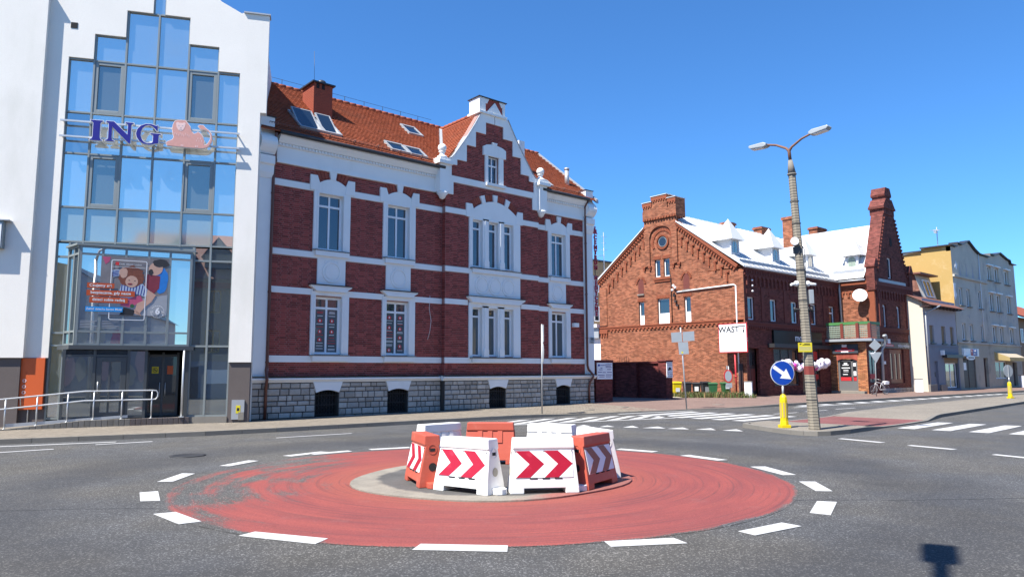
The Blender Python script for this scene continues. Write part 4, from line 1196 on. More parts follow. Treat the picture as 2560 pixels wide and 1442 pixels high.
# brick chimney
s = MB().box(12.68, 13.5, 27.14, 28.2, 12.0, 13.7)
z = 12.36
while z < 13.66:
    x, k = 12.68, 0
    s.box(12.672, 13.508, 27.132, 28.208, z, z+.062); z += .075
ch = s.build('chimney', 'clay_brick', med)
MB().box(12.58, 13.6, 27.04, 28.3, 13.7, 13.76).build('chimney_cap', 'dark_metal', ch)
for x in (12.78, 13.02): MB().box(x, x+.13, 27.12, 27.2, 13.48, 13.68).build('flue_opening', 'void', ch)
MB().lathe([(.17, 13.76), (.17, 13.82), (.21, 13.84), (.21, 13.94), (.16, 14.02), (.06, 14.07), (.0, 14.08)], (13.22, 27.6, 0), 18).build('flue_cowl', 'dark_metal', ch)
MB().tube((13.05, 27.9, 13.76), (13.0, 27.9, 15.4), .008, n=5).build('aerial_rod', 'dark_metal', ch)
s = MB().tube((26.3, 26.0, 11.3), (26.3, 26.0, 12.2), .12, n=12).tube((26.3, 26.0, 12.2), (26.3, 26.0, 12.3), .14, n=12)
s.build('flue_pipe', 'steel', med)
MB().tube((23.7, 26.6, 12.0), (23.7, 26.6, 13.2), .1, n=12).build('flue_pipe', 'steel', med)
MB().box(23.25, 23.62, 26.3, 26.9, 12.0, 13.25).build('chimney', 'plaster', med)
# small wall fittings
MB().box(25.7, 26.02, YM-.2, YM, 3.94, 4.14).build('wall_lamp', 'plaster', med)
MB().box(17.98, 18.14, YR-.04, YR, 1.86, 2.06).build('wall_hatch', 'red_band', med)
MB().path([(17.2, YM-.03, 4.95), (17.16, YM-.04, 4.4), (17.26, YM-.04, 3.9), (17.2, YM-.04, 3.45), (17.1, YM-.03, 3.1)], .008, 5).build('loose_cable', 'plaster', med)
# stickers on the lower left windows: red icons and white lines of print
def sticker(x0, x1, z0, z1, kind, seed):
    q = random.Random(seed)
    y = YM+.13+.02
    s = MB()
    z = z1-.06
    while z > z0+.1:
        if q.random() < .45:
            w = q.uniform(.1, .13); cx = (x0+x1)/2
            s.prism([(cx-w*.6, z-.15), (cx+w*.6, z-.15), (cx+w*.75, z-.06), (cx, z), (cx-w*.75, z-.06)], y-.004, y, 0)
            s.prism([(cx-w*.25, z-.12), (cx+w*.25, z-.12), (cx+w*.2, z-.05), (cx-w*.2, z-.05)], y-.006, y-.004, 1)
            z -= .2
        for k in range(q.choice((1, 2))):
            w = q.uniform(.5, .8)*(x1-x0)/2
            s.box((x0+x1)/2-w, (x0+x1)/2+w, y-.003, y, z-.02, z, 1 if q.random() < .75 else 0); z -= .045
        z -= .06
    o = s.build('window_sticker', ['print_red', 'text_white'], med)
    return o
for i, (a, b) in enumerate(((12.13, 12.54), (12.62, 13.03), (15.13, 15.57), (15.65, 16.06))): sticker(a, b, 2.52, 4.1, 0, 11+i)

# ------------------------------------------------------------------ bank building with the mirror glass front
BO, BROT = Vector((9.36, 24.28, 0)), R(-25.3)
TB = Matrix.Translation(BO) @ Matrix.Rotation(BROT, 4, 'Z')
bank = thing('bank_building', 'pale rendered bank building with a stepped blue mirror glass front', 'building', TB @ Vector((-3.3, 0, 0)), BROT)
w_ = MB()
TOP = [(-8, 17.5), (-3.37, 17.0), (-1.08, 14.33), (-.6, 14.34), (-.6, 14.46), (.0, 14.42)]
def ztop(s_): return lerp([(-8, 12.9), (-3.37, 16.9), (-1.08, 14.33), (0, 14.38)], s_)
steps = [(-6.03, -5.3, 12.15), (-5.3, -4.37, 13.03), (-4.37, -3.57, 13.98), (-3.57, -3.18, 15.3), (-3.18, -2.39, 13.98), (-2.39, -1.42, 13.03), (-1.42, -.71, 12.16)]
for a, b, z in steps: w_.prism([(a, z), (b, z), (b, ztop(b)), (a, ztop(a))], 0, .3, 0, TB)
w_.box(-.71, .0, 0, .5, 2.11, 10.8, 0, TB)
w_.prism([(-.71, 10.8), (.2, 10.8), (.2, 14.38), (-.71, 14.38)], 0, .3, 0, TB)
w_.prism([(-6.66, 2.25), (-6.03, 2.25), (-6.03, 14.8), (-6.66, 14.2)], 0, .3, 0, TB)
# left wing, standing a little proud
w_.box(-20, -6.66, -.2, .3, 2.25, 14.2, 0, TB)
w_.box(-20, .0, 12.2, 12.5, 0, 14.3, 0, TB)
w_.box(-.02, .0, .5, 12.2, 0, 14.3, 0, TB).box(-20, -19.98, .3, 12.2, 0, 14.3, 0, TB)
w_.sheet([(-20, .3, 14.1), (0, .3, 14.1), (0, 12.2, 14.1), (-20, 12.2, 14.1)], 0, TB)
wall = w_.build('wall', 'render', bank)
MB().box(-20.1, -6.6, -.26, .32, 14.2, 14.26, 0, TB).box(-.65, .24, -.06, .35, 14.38, 14.43, 0, TB).build('coping', 'zinc', bank)
d_ = MB().box(-20, -6.74, -.12, .3, 0, 2.25, 0, TB).box(-6.74, -6.05, .04, .3, 0, 2.25, 0, TB).box(-.69, -.02, .05, .5, 0, 2.11, 0, TB)
d_.build('dark_base', 'dark_render', bank)
MB().box(-6.03, -5.83, -.012, .06, 13.14, 13.34, 0, TB).build('vent_opening', 'void', bank)
# a dark window of the left wing
window(bank, TB, -9.3, -7.55, 3.7, 5.25, -.19, 2, (), .07, mat='frame_dark', glass='glass_shop', d=.05)
# glass: frame bars and single panes
GY = .10
fr = MB()
bars_v = []
cols_ = [-6.03, -5.28, -4.34, -3.37, -2.39, -1.42, -.71]
rows_ = [6.0, 7.13, 8.92, 10.31, 12.12]
tops = [12.15, 13.03, 13.98, 13.98, 13.03, 12.16]
panes = []
def pane(x0, x1, z0, z1, mat, y=GY, T=TB, name='pane', par=None):
    return MB().box(x0, x1, y+.02, y+.035, z0, z1, 0, T).build(name, mat, par or curtain)
for i, x in enumerate(cols_):
    zt = max(tops[max(i-1, 0)], tops[min(i, 5)])
    zb = 0.3 if i in (0, 6) else (2.6 if i in () else 5.95)
    fr.box(x-.028, x+.028, GY-.05, GY+.04, zb, zt, 0, TB)
fr.box(-1.45, -1.39, GY-.05, GY+.04, .3, 5.95, 0, TB).box(-5.68, -5.62, GY-.05, GY+.04, .3, 5.95, 0, TB).box(-1.98, -1.9, GY-.05, GY+.04, .3, 5.95, 0, TB)
for i in range(6):
    for z in rows_+([tops[i]] if tops[i] > 12.5 else []):
        fr.box(cols_[i]+.028, cols_[i+1]-.028, GY-.045, GY+.035, z-.026, z+.026, 0, TB)
    if tops[i] <= 12.5: pass
for z in (.36, 2.64, 5.5): fr.box(-1.9, -.74, GY-.045, GY+.035, z-.03, z+.03, 0, TB)
for z in (.36, 2.64, 3.04, 5.49): fr.box(-6.0, -5.68, GY-.045, GY+.035, z-.03, z+.03, 0, TB)
fr.box(-3.6, -3.54, GY-.05, GY+.04, 13.98, 15.3, 0, TB).box(-3.21, -3.15, GY-.05, GY+.04, 13.98, 15.3, 0, TB)
curtain = fr.build('glazing_bars', 'frame_grey', bank)
openers = {(1, 8.92+1.39), (4, 10.31), (1, 7.13), (4, 7.13)}
for i in range(6):
    a, b = cols_[i]+.028, cols_[i+1]-.028
    zs_ = [z for z in rows_ if z < tops[i]-.2]+[tops[i]]
    if tops[i] > 12.5: zs_ = rows_+[tops[i]]
    for k in range(len(zs_)-1):
        z0, z1 = zs_[k]+.026, zs_[k+1]-.026
        if z1-z0 < .1: continue
        if i in (1, 4) and abs(zs_[k]-10.31) < .02 or i in (1, 4) and abs(zs_[k]-7.13) < .02:
            f_ = MB()
            f_.box(a, a+.11, GY-.03, GY+.05, z0, z1, 0, TB).box(b-.11, b, GY-.03, GY+.05, z0, z1, 0, TB).box(a+.11, b-.11, GY-.03, GY+.05, z0, z0+.11, 0, TB).box(a+.11, b-.11, GY-.03, GY+.05, z1-.11, z1, 0, TB)
            o = f_.build('opening_window', 'frame_grey', bank, bevel=.01)
            MB().box(a+.1, b-.1, GY+.03, GY+.04, z0+.1, z1-.1, 0, TB).build('pane', 'glass_bank_open', o)
            continue
        mat = 'glass_spandrel' if k == 0 and i < 5 else ('glass_bank_deep' if (i == 0 and abs(zs_[k]-8.92) < .02) else 'glass_bank')
        o = pane(a, b, z0, z1, mat)
pane(-3.54, -3.21, 14.0, 15.3, 'glass_bank')
for z0, z1 in ((.4, 2.61), (2.67, 5.47), (5.53, 5.93)):
    pane(-1.9, -1.45, z0, z1, 'glass_bank_deep'); pane(-1.39, -.74, z0, z1, 'glass_bank_deep')
for z0, z1 in ((.4, 2.61), (2.67, 3.01), (3.07, 5.46), (5.52, 5.93)): pane(-6.0, -5.68, z0, z1, 'glass_bank')
MB().box(-1.95, -.7, .02, .3, 0, .33, 0, TB).build('concrete_sill', 'concrete', bank)
# dark body behind the lower glass and the entrance
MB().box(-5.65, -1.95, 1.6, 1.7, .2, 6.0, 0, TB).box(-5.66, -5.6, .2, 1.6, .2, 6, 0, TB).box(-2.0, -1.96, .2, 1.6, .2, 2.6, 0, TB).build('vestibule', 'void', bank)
# wedge shaped bay: A0 -> B0
A0, B0 = TB @ Vector((-5.13, -.72, 0)), TB @ Vector((-1.95, -.01, 0))
TY = frameT(A0, B0-A0)
BL = (B0-A0).length
C0 = TB @ Vector((-5.65, .05, 0))
TL = frameT(C0, A0-C0)
LL = (A0-C0).length
f_ = MB()
bx = [.035, .64, 1.29, 1.95, 2.58, BL-.04]
for x in bx: f_.box(x-.035, x+.035, -.02, .1, 2.63, 5.76, 0, TY)
for a, b in zip(bx, bx[1:]):
    for z in (2.66, 3.06, 5.5, 5.73): f_.box(a+.035, b-.035, -.015, .09, z-.03, z+.03, 0, TY)
for x in (.03, LL*.55, LL-.04): f_.box(x-.03, x+.03, -.02, .1, 2.63, 5.76, 0, TL)
for a, b in ((.06, LL*.55-.03), (LL*.55+.03, LL-.07)):
    for z in (2.66, 3.06, 5.5, 5.73): f_.box(a, b, -.015, .09, z-.03, z+.03, 0, TL)
bay = f_.build('bay_frame', 'frame_grey', bank)
for a, b in zip(bx, bx[1:]):
    for z0, z1 in ((2.69, 3.03), (3.09, 5.47), (5.53, 5.7)): pane(a+.035, b-.035, z0, z1, 'glass_bank', .0, TY, par=bay)
for a, b in ((.06, LL*.55-.03), (LL*.55+.03, LL-.07)):
    for z0, z1 in ((2.69, 3.03), (3.09, 5.47), (5.53, 5.7)): pane(a, b, z0, z1, 'glass_bank_deep', .0, TL, par=bay)
pl = [C0, A0, B0]
def out(p, k): 
    c = TB @ Vector((-3.8, .6, 0)); return p+(p-c).normalized()*k
q = [tuple((out(p, .1)).xy) for p in (C0, A0, B0)]
MB().slab(q, 5.76, 5.82).build('bay_cap', 'frame_grey', bank)
q = [tuple((out(p, .16)).xy) for p in (C0, A0, B0)]
MB().slab(q, 2.5, 2.63).build('bay_soffit', 'frame_dark', bank)
MB().box(-5.62, -1.98, .08, .2, 5.7, 5.97, 0, TB).build('bay_head_panel', 'frame_grey', bank)
# entrance: fixed light, door leaf, deep dark porch with an inner door
EN = MB()
for x in (-.24, .58, 1.52, 2.02): EN.box(x-.04, x+.04, .02, .12, .33, 2.5, 0, TY)
EN.box(-.2, .54, .03, .11, 2.28, 2.34, 0, TY).box(-.2, .54, .03, .11, .36, .44, 0, TY).box(.62, 1.48, .03, .11, 2.28, 2.34, 0, TY).box(1.56, 1.98, .03, .11, .36, .44, 0, TY)
EN.box(3.18, 3.28, .02, .12, .33, 2.5, 0, TY)
ent = EN.build('entrance_frame', 'frame_dark', bank)
pane(-.2, .54, .44, 2.28, 'glass_bank_deep', .04, TY, par=ent); pane(1.56, 1.98, .44, 2.46, 'glass_bank_deep', .04, TY, par=ent); pane(-.2, .54, 2.34, 2.48, 'glass_shop', .04, TY, par=ent); pane(.62, 1.48, 2.34, 2.48, 'glass_shop', .04, TY, par=ent)
f_ = MB()
for a, b, c, d in ((.63, .79, .36, 2.27), (1.31, 1.47, .36, 2.27), (.79, 1.31, .36, .55), (.79, 1.31, 2.12, 2.27), (.98, 1.04, .55, 2.12)): f_.box(a, b, .03, .10, c, d, 0, TY)
o = f_.build('door', 'frame_dark', bank, bevel=.008)
MB().box(.79, .98, .06, .07, .55, 2.12, 0, TY).build('pane', 'glass_bank_deep', o); MB().box(1.04, 1.31, .06, .07, .55, 2.12, 0, TY).build('pane', 'glass_bank_deep', o)
MB().tube(TY @ Vector((.70, -.02, 1.15)), TY @ Vector((.70, -.02, 1.5)), .015).build('handle', 'steel', o)
f_ = MB()
for x in (2.1, 2.55, 3.0): f_.box(x-.035, x+.035, .72, .8, .33, 2.45, 0, TY)
f_.box(2.13, 3.0, .73, .79, .36, .46, 0, TY).box(2.13, 3.0, .73, .79, 2.3, 2.38, 0, TY)
o = f_.build('inner_door', 'frame_dark', bank)
for a, b in ((2.135, 2.515), (2.585, 2.965)):
    MB().box(a, b, .75, .76, .46, 2.3, 0, TY).build('pane', 'glass_shop', o)
for x in (2.47, 2.64): MB().tube(TY @ Vector((x, .69, 1.0)), TY @ Vector((x, .69, 1.45)), .014).build('handle', 'rail', o)
t_ = MB().box(2.22, 2.42, .735, .745, 1.75, 1.97, 0, TY)
nz = local('no_smoking_notice', 'yellow no smoking notice on the inner glass door of the porch', 'notice')
place(nz, TY @ Vector((2.32, .73, 1.86)))
t_.build('plate', 'yellow_sign', nz)
cx, cz = 2.32, 1.86
v = MB(); n_ = 20
for i in range(n_):
    a0, a1 = 2*math.pi*i/n_, 2*math.pi*(i+1)/n_
    v.prism([(cx+r_*math.cos(a), cz+r_*math.sin(a)) for r_, a in ((.075, a0), (.075, a1), (.06, a1), (.06, a0))], .73, .7345, 0, TY)
v.prism([(cx-.055, cz+.04), (cx-.04, cz+.055), (cx+.055, cz-.04), (cx+.04, cz-.055)], .73, .7345, 0, TY).box(cx-.04, cx+.035, .7305, .7342, cz-.012, cz+.006, 0, TY)
v.build('symbol', 'text_black', nz)
MB().box(2.68, 2.86, .735, .745, 1.72, 2.0, 0, TY).build('orange_sticker', 'orange', bank)
MB().tube(TY @ Vector((3.12, -.05, .33)), TY @ Vector((3.12, -.05, 2.5)), .035).box(3.05, 3.19, -.12, .02, .33, .36, 0, TY).build('rain_pipe', 'rail', bank)
MB().tube(TY @ Vector((2.04, .3, .36)), TY @ Vector((2.04, .3, 1.35)), .02).build('door_stop_post', 'rail', bank)
# meter box in the right pier
o = MB().box(-.56, -.16, .0, .05, .22, .86, 0, TB).build('meter_box', 'zinc', bank)
MB().box(-.42, -.28, -.006, 0, .42, .68, 0, TB).build('warning_label', 'yellow_sign', o); MB().box(-.39, -.31, -.009, -.006, .5, .6, 0, TB).build('label_print', 'text_black', o)
MB().box(-.34, -.17, -.012, 0, .2, .46, 0, TB).build('small_door', 'concrete', o)

# bank lettering on its two rails
sg = thing('bank_sign', 'large navy letters ING beside a reclining salmon lion on two rails', 'sign', TB @ Vector((-3.3, -.2, 9.3)), BROT)
r_ = MB().box(-6.1, -.63, -.19, -.13, 9.90, 9.955, 0, TB).box(-6.1, -.63, -.19, -.13, 9.38, 9.435, 0, TB)
for x in (-6.03, -5.28, -4.34, -3.37, -2.39, -1.42, -.71):
    for z in (9.93, 9.41): r_.box(x-.02, x+.02, -.13, .06, z-.02, z+.02, 0, TB)
r_.build('rail', 'rail', sg)
def grow(pts, k):
    n_ = len(pts)
    ar = sum(pts[i][0]*pts[(i+1) % n_][1]-pts[(i+1) % n_][0]*pts[i][1] for i in range(n_))
    o_ = []
    for i in range(n_):
        p0, p1, p2 = Vector(pts[i-1]), Vector(pts[i]), Vector(pts[(i+1) % n_])
        d1, d2 = (p1-p0).normalized(), (p2-p1).normalized()
        n1, n2 = Vector((d1.y, -d1.x)), Vector((d2.y, -d2.x))
        b = (n1+n2)
        b = b.normalized()*min(1/max(b.length/2, .5), 1.6) if b.length > 1e-4 else n1
        o_.append(tuple(p1+b*k*(1 if ar > 0 else -1)))
    return o_
LI = [(-5.19, 9.97), (-4.83, 9.97), (-4.83, 9.945), (-4.88, 9.92), (-4.905, 9.87), (-4.905, 9.40), (-4.88, 9.345), (-4.83, 9.32), (-4.83, 9.295), (-5.19, 9.295), (-5.19, 9.32), (-5.13, 9.345), (-5.105, 9.40), (-5.105, 9.87), (-5.13, 9.92), (-5.19, 9.945)]
LN = [(-4.73, 9.97), (-4.50, 9.97), (-4.08, 9.56), (-4.08, 9.88), (-4.10, 9.93), (-4.16, 9.95), (-4.16, 9.975), (-3.92, 9.975), (-3.92, 9.95), (-3.97, 9.93), (-3.99, 9.88), (-3.99, 9.28), (-4.04, 9.28), (-4.55, 9.80), (-4.55, 9.40), (-4.53, 9.35), (-4.47, 9.325), (-4.47, 9.30), (-4.73, 9.30), (-4.73, 9.325), (-4.67, 9.35), (-4.65, 9.40), (-4.65, 9.88), (-4.67, 9.92), (-4.73, 9.945)]
LG = [(-3.19, 9.96), (-3.19, 9.77), (-3.215, 9.77)]+[(-3.46+.26*math.cos(a)*(.92 if a > 1.6 else 1), 9.63+.315*math.sin(a)) for a in [R(x) for x in (48, 65, 90, 115, 140, 165, 190, 215, 240, 265, 285)]]+[(-3.33, 9.345), (-3.31, 9.40), (-3.31, 9.60), (-3.34, 9.63), (-3.40, 9.645), (-3.40, 9.67), (-3.08, 9.67), (-3.08, 9.645), (-3.13, 9.63), (-3.15, 9.60), (-3.15, 9.34)]+[(-3.45+.38*math.cos(a), 9.63+.355*math.sin(a)) for a in [R(x) for x in (300, 275, 250, 225, 200, 180, 155, 130, 105, 80, 62)]]+[(-3.23, 9.93)]
for nm, L_ in (('I', LI), ('N', LN), ('G', LG)):
    o = MB().prism(grow(L_, .016), -.285, -.19, 0, TB).build('letter', 'white', sg, recalc=True)
    MB().prism(L_, -.297, -.2855, 0, TB).build('letter_face', 'navy', o)
LION = [(-2.87, 9.30), (-2.91, 9.38), (-2.87, 9.43), (-2.77, 9.48), (-2.71, 9.52), (-2.68, 9.60), (-2.71, 9.71), (-2.74, 9.87), (-2.72, 10.03), (-2.67, 10.15), (-2.59, 10.19), (-2.45, 10.20), (-2.34, 10.20), (-2.28, 10.12), (-2.19, 10.00), (-2.14, 9.83), (-2.06, 9.76), (-1.99, 9.79), (-1.94, 9.83), (-1.87, 9.80), (-1.79, 9.70), (-1.74, 9.56), (-1.74, 9.40), (-1.66, 9.41), (-1.59, 9.51), (-1.54, 9.63), (-1.54, 9.74), (-1.59, 9.85), (-1.67, 9.92), (-1.78, 9.94), (-1.86, 9.94), (-1.94, 10.04), (-1.89, 10.08), (-1.78, 10.08), (-1.72, 10.01), (-1.61, 9.92), (-1.52, 9.81), (-1.49, 9.68), (-1.50, 9.54), (-1.56, 9.41), (-1.65, 9.32), (-1.79, 9.28), (-2.32, 9.28)]
lo = MB().prism(grow(LION, .012), -.285, -.19, 0, TB).build('lion_emblem', 'white', sg)
MB().prism(LION, -.297, -.2855, 0, TB).build('emblem_face', 'lion_pink', lo)
f_ = MB()
face = [(-2.63, 10.09), (-2.58, 10.13), (-2.53, 10.10), (-2.43, 10.10), (-2.38, 10.13), (-2.33, 10.09), (-2.35, 9.98), (-2.40, 9.86), (-2.47, 9.82), (-2.55, 9.85), (-2.61, 9.96)]
f_.prism(face, -.301, -.2975, 0, TB)
for i in range(9): f_.prism([(-2.66+i*.055, 9.76-(i % 3)*.03), (-2.64+i*.055, 9.76-(i % 3)*.03), (-2.65+i*.055, 9.66-(i % 3)*.03)], -.3005, -.2975, 0, TB)
for x in (-2.45, -2.40, -2.0, -1.95): f_.box(x, x+.025, -.3005, -.2975, 9.3, 9.36, 0, TB)
for i in range(5): f_.box(-1.98+i*.04, -1.965+i*.04, -.3005, -.2975, 9.5+(i % 2)*.08, 9.56+(i % 2)*.08, 0, TB)
f_.build('face_pattern', 'lion_line', lo, kind='stuff')
f_ = MB()
for x in (-2.54, -2.42): f_.box(x-.025, x+.02, -.304, -.3015, 10.0, 10.015, 0, TB)
f_.prism([(-2.51, 9.94), (-2.45, 9.94), (-2.48, 9.905)], -.304, -.3015, 0, TB).box(-2.53, -2.43, -.304, -.3015, 9.87, 9.88, 0, TB)
f_.build('face_features', 'text_grey', lo)

# orange panel, white light box
o = tag(MB().box(-6.79, -6.09, -.05, .035, .65, 2.24, 0, TB).build('orange_panel', 'orange', None, bevel=.008), 'orange wall panel with three small round emblems left of the entrance', 'panel')
v = MB()
for z in (1.18, 1.36, 1.54):
    for i in range(16):
        a0, a1 = 2*math.pi*i/16, 2*math.pi*(i+1)/16
        v.prism([(-6.62+r_*math.cos(a), z+r_*math.sin(a)) for r_, a in ((.055, a0), (.055, a1), (.03, a1), (.03, a0))], -.054, -.0505, 0, TB)
v.build('emblem', 'lion_line', o)
o = tag(MB().box(-9.2, -7.38, -.42, -.205, 5.62, 6.48, 0, TB).build('light_box_sign', 'frame_grey', None), 'blank white light box sign on the bank wall at the left edge', 'sign')
MB().box(-9.2, -7.42, -.435, -.4205, 5.66, 6.40, 0, TB).build('face', 'white', o); MB().box(-9.25, -7.22, -.47, -.2, 6.485, 6.52, 0, TB).build('rain_cap', 'zinc', o)

# advertising sheet in the bay: printed shapes, all flat
ad = thing('advertising_poster', 'printed poster of a child with a phone, orange caption strips, in the bay glass', 'poster', TY @ Vector((1.58, -.03, 3.5)))
def pr(name, pts, mat, k, T=TY): return MB().prism(pts, -.022-k*.0022, -.0205-k*.0022+.0002, 0, T).build(name, mat, ad, recalc=True)
def ell(cx, cz, a, b, n_=18, rot=0): return [(cx+a*math.cos(t)*math.cos(rot)-b*math.sin(t)*math.sin(rot), cz+a*math.cos(t)*math.sin(rot)+b*math.sin(t)*math.cos(rot)) for t in [2*math.pi*i/n_ for i in range(n_)]]
def blob(cx, cz, a, b, seed, n_=22, amp=.14):
    q = random.Random(seed); return [(cx+a*(1+q.uniform(-amp, amp))*math.cos(2*math.pi*i/n_), cz+b*(1+q.uniform(-amp, amp))*math.sin(2*math.pi*i/n_)) for i in range(n_)]
pr('backdrop', [(.6, 5.46), (2.54, 5.46), (2.54, 3.58), (.6, 3.58)], 'print_grey', 0)
pr('table', [(.6, 3.95), (1.4, 4.05), (2.54, 4.3), (2.54, 3.6), (.6, 3.6)], 'text_grey', 1)
pr('striped_cushion', [(.62, 5.44), (.86, 5.44), (.82, 5.28), (.72, 5.2)], 'print_pink', 1)
pr('blue_toy', blob(2.33, 4.78, .2, .42, 5, amp=.1), 'print_blue', 1)
pr('wine_sweater', [(1.92, 4.95), (2.3, 4.9), (2.28, 4.5), (2.12, 4.3), (1.85, 4.55)], 'print_wine', 2)
pr('man_face', ell(2.16, 5.14, .2, .23, rot=-.5), 'skin', 3)
pr('man_hair', blob(2.3, 5.33, .25, .13, 8), 'hair_dark', 4)
pr('man_beard', blob(2.02, 5.02, .07, .10, 9), 'hair_dark', 4)
pr('child_shirt', [(1.2, 4.6), (1.8, 4.62), (2.0, 4.4), (1.9, 4.2), (1.6, 4.3), (1.5, 4.0), (1.2, 4.05), (1.15, 4.4)], 'print_stripe', 3)
pr('small_sleeve', [(.9, 5.02), (1.12, 5.05), (1.12, 4.85), (.95, 4.8)], 'print_stripe', 3)
v = MB()
for i in range(9): v.prism([(1.2+i*.085, 4.58), (1.225+i*.085, 4.58), (1.21+i*.08, 4.25), (1.185+i*.08, 4.25)], -.0302, -.0292, 0, TY)
for i in range(4): v.prism([(.92, 4.98-i*.045), (1.1, 5.02-i*.045), (1.1, 5.0-i*.045), (.92, 4.96-i*.045)], -.0302, -.0292, 0, TY)
v.build('shirt_stripe', 'navy', ad)
pr('child_hair', blob(1.48, 4.84, .36, .34, 4, 30, .12), 'hair_red', 4)
pr('side_hair', blob(1.24, 4.96, .12, .16, 3, 20), 'skin', 5)
pr('child_face', ell(1.48, 4.68, .18, .19), 'skin', 5)
pr('mouth', ell(1.44, 4.6, .07, .03), 'print_wine', 6)
pr('eye', ell(1.41, 4.72, .025, .012), 'hair_dark', 6); pr('eye', ell(1.57, 4.71, .025, .012), 'hair_dark', 6)
pr('pink_dress', [(1.2, 4.05), (1.75, 4.25), (1.85, 4.05), (1.45, 3.85), (1.2, 3.9)], 'print_pink', 5)
pr('tablet', [(1.18, 3.6), (1.3, 3.85), (1.62, 3.76), (1.58, 3.6)], 'text_black', 5)
pr('green_gem', ell(1.53, 3.9, .06, .06), 'green', 6)
pr('arm', [(1.95, 4.45), (2.2, 4.28), (2.08, 4.05), (1.9, 3.88), (1.72, 3.62), (1.6, 3.66), (1.66, 3.98), (1.9, 4.12)], 'skin', 6)
v = MB()
for i in range(4): v.prism(ell(1.63+i*.04, 3.74-i*.03, .075, .02, 10, -.9), -.0362, -.0352, 0, TY)
v.build('finger', 'skin', ad)
v = MB()
for a, b, c, d in ((.88, .905, 3.5, 5.3), (1.88, 1.905, 3.5, 5.3), (.94, 1.85, 5.34, 5.36), (.94, 1.85, 3.44, 3.46), (.9, 1.86, 5.13, 5.138)): v.box(a, b, -.0395, -.0385, c, d, 0, TY)
for cx, cz, a0 in ((.945, 5.295, 90), (1.84, 5.295, 0), (.945, 3.505, 180), (1.84, 3.505, 270)):
    for k in range(4):
        p = [(cx+r_*math.cos(R(a0+a)), cz+r_*math.sin(R(a0+a))) for r_, a in ((.065, k*22.5), (.065, k*22.5+22.5), (.042, k*22.5+22.5), (.042, k*22.5))]
        v.prism(p, -.0395, -.0385, 0, TY)
v.build('phone_outline', 'text_white', ad)
pr('red_badge', [(1.0, 5.29), (1.1, 5.29), (1.1, 5.19), (1.0, 5.19)], 'print_red', 9)
text('Cześć, dzieciaki i rodzice', 1.42, 5.23, .062, 'text_white', ad, TY, y=-.043, ext=.0005)
v = MB()
for a, b, c, d in ((.25, 1.0, 4.43, 4.59), (.245, 1.59, 4.19, 4.365), (.335, 1.4, 3.97, 4.15)): v.box(a, b, -.0445, -.0435, c, d, 0, TY)
v.build('caption_strip', 'print_orange', ad)
for s_, x, z in (('Czujemy się', .625, 4.51), ('bezpiecznie, gdy nasze', .917, 4.285), ('dzieci sobie radzą', .867, 4.065)): text(s_, x, z, .125, 'text_white', ad, TY, y=-.0462, ext=.0005, sx=1.0, bold=.002)
MB().box(.24, 1.27, -.0445, -.0435, 3.69, 3.84, 0, TY).build('caption_strip', 'print_sky', ad)
text('Załóż dziecku konto Mobi', .755, 3.765, .092, 'text_white', ad, TY, y=-.0462, ext=.0005, bold=.001)
text('6', 2.27, 3.75, .28, 'text_white', ad, TY, y=-.0402, ext=.0005, bold=.01); text('od', 2.1, 3.74, .085, 'text_white', ad, TY, y=-.0402, ext=.0005); text('lat', 2.43, 3.74, .085, 'text_white', ad, TY, y=-.0402, ext=.0005)
v = MB()
for k in range(20):
    if k in (0, 9, 10, 19): continue
    a = R(k*18); p = [(2.27+r_*math.cos(a+d), 3.74+r_*math.sin(a+d)) for r_, d in ((.2, -.1), (.2, .1), (.185, .1), (.185, -.1))]
    v.prism(p, -.0402, -.0392, 0, TY)
v.build('badge_ring', 'text_white', ad)
v = MB()
for i in range(5):
    for x0 in (.12, .72): v.box(x0, x0+.46-(i % 3)*.07, -.0225, -.0215, 3.38-i*.05, 3.395-i*.05, 0, TY)
v.build('small_print', 'text_grey', ad)

# ramp, steps edge and handrail
PA, PBq = Vector((7.70, 25.02, 0)), Vector((2.70, 25.93, 0))
rd = (PBq-PA).normalized(); rn = Vector((-rd.y, rd.x, 0))*-1
def rp(t_, back, z): return Vector((*(PA+rd*t_+rn*-back).xy, z))
if rn.y > 0: rn = -rn
def rz(t_): return .33 if t_ < 3.0 else max(.33-(t_-3.0)/2.1*.2, .13)
s = MB()
for a, b in ((.05, 3.0), (3.0, 5.1), (5.1, 5.6)):
    s.add([rp(a, .09, rz(a)), rp(b, .09, rz(b)), rp(b, 4.5, rz(b)), rp(a, 3.6, rz(a)), rp(a, .09, 0), rp(b, .09, 0), rp(b, 4.5, 0), rp(a, 3.6, 0)], [(0, 1, 2, 3), (0, 4, 5, 1), (1, 5, 6, 2), (3, 2, 6, 7), (0, 3, 7, 4)])
ramp = tag(s.build('entrance_ramp', 'paving_grey', None), 'low paved ramp and landing edged with grey blocks before the bank door', 'ramp')
t0, k = 0.02, 0
while t0 < 5.05:
    w = .155
    h_ = max(rz(t0+.08)+.006, .15)
    s = MB()
    a, b = rp(t0+.004, .0, 0), rp(t0+w-.004, .0, 0)
    c, d = rp(t0+w-.004, .1, 0), rp(t0+.004, .1, 0)
    a, b, c, d = [Vector((p.x, p.y, 0)) for p in (a, b, c, d)]
    s.add([a, b, c, d]+[p+Vector((0, 0, h_)) for p in (a, b, c, d)], [(0, 3, 2, 1), (4, 5, 6, 7), (0, 1, 5, 4), (1, 2, 6, 5), (2, 3, 7, 6), (3, 0, 4, 7)])
    s.build('edge_block', 'kerb' if t0 > 1.6 else 'dark_render', ramp, bevel=.012)
    t0 += w
hr = thing('handrail', 'pale steel double handrail along the ramp in front of the bank', 'handrail', rp(2.5, .15, .33))
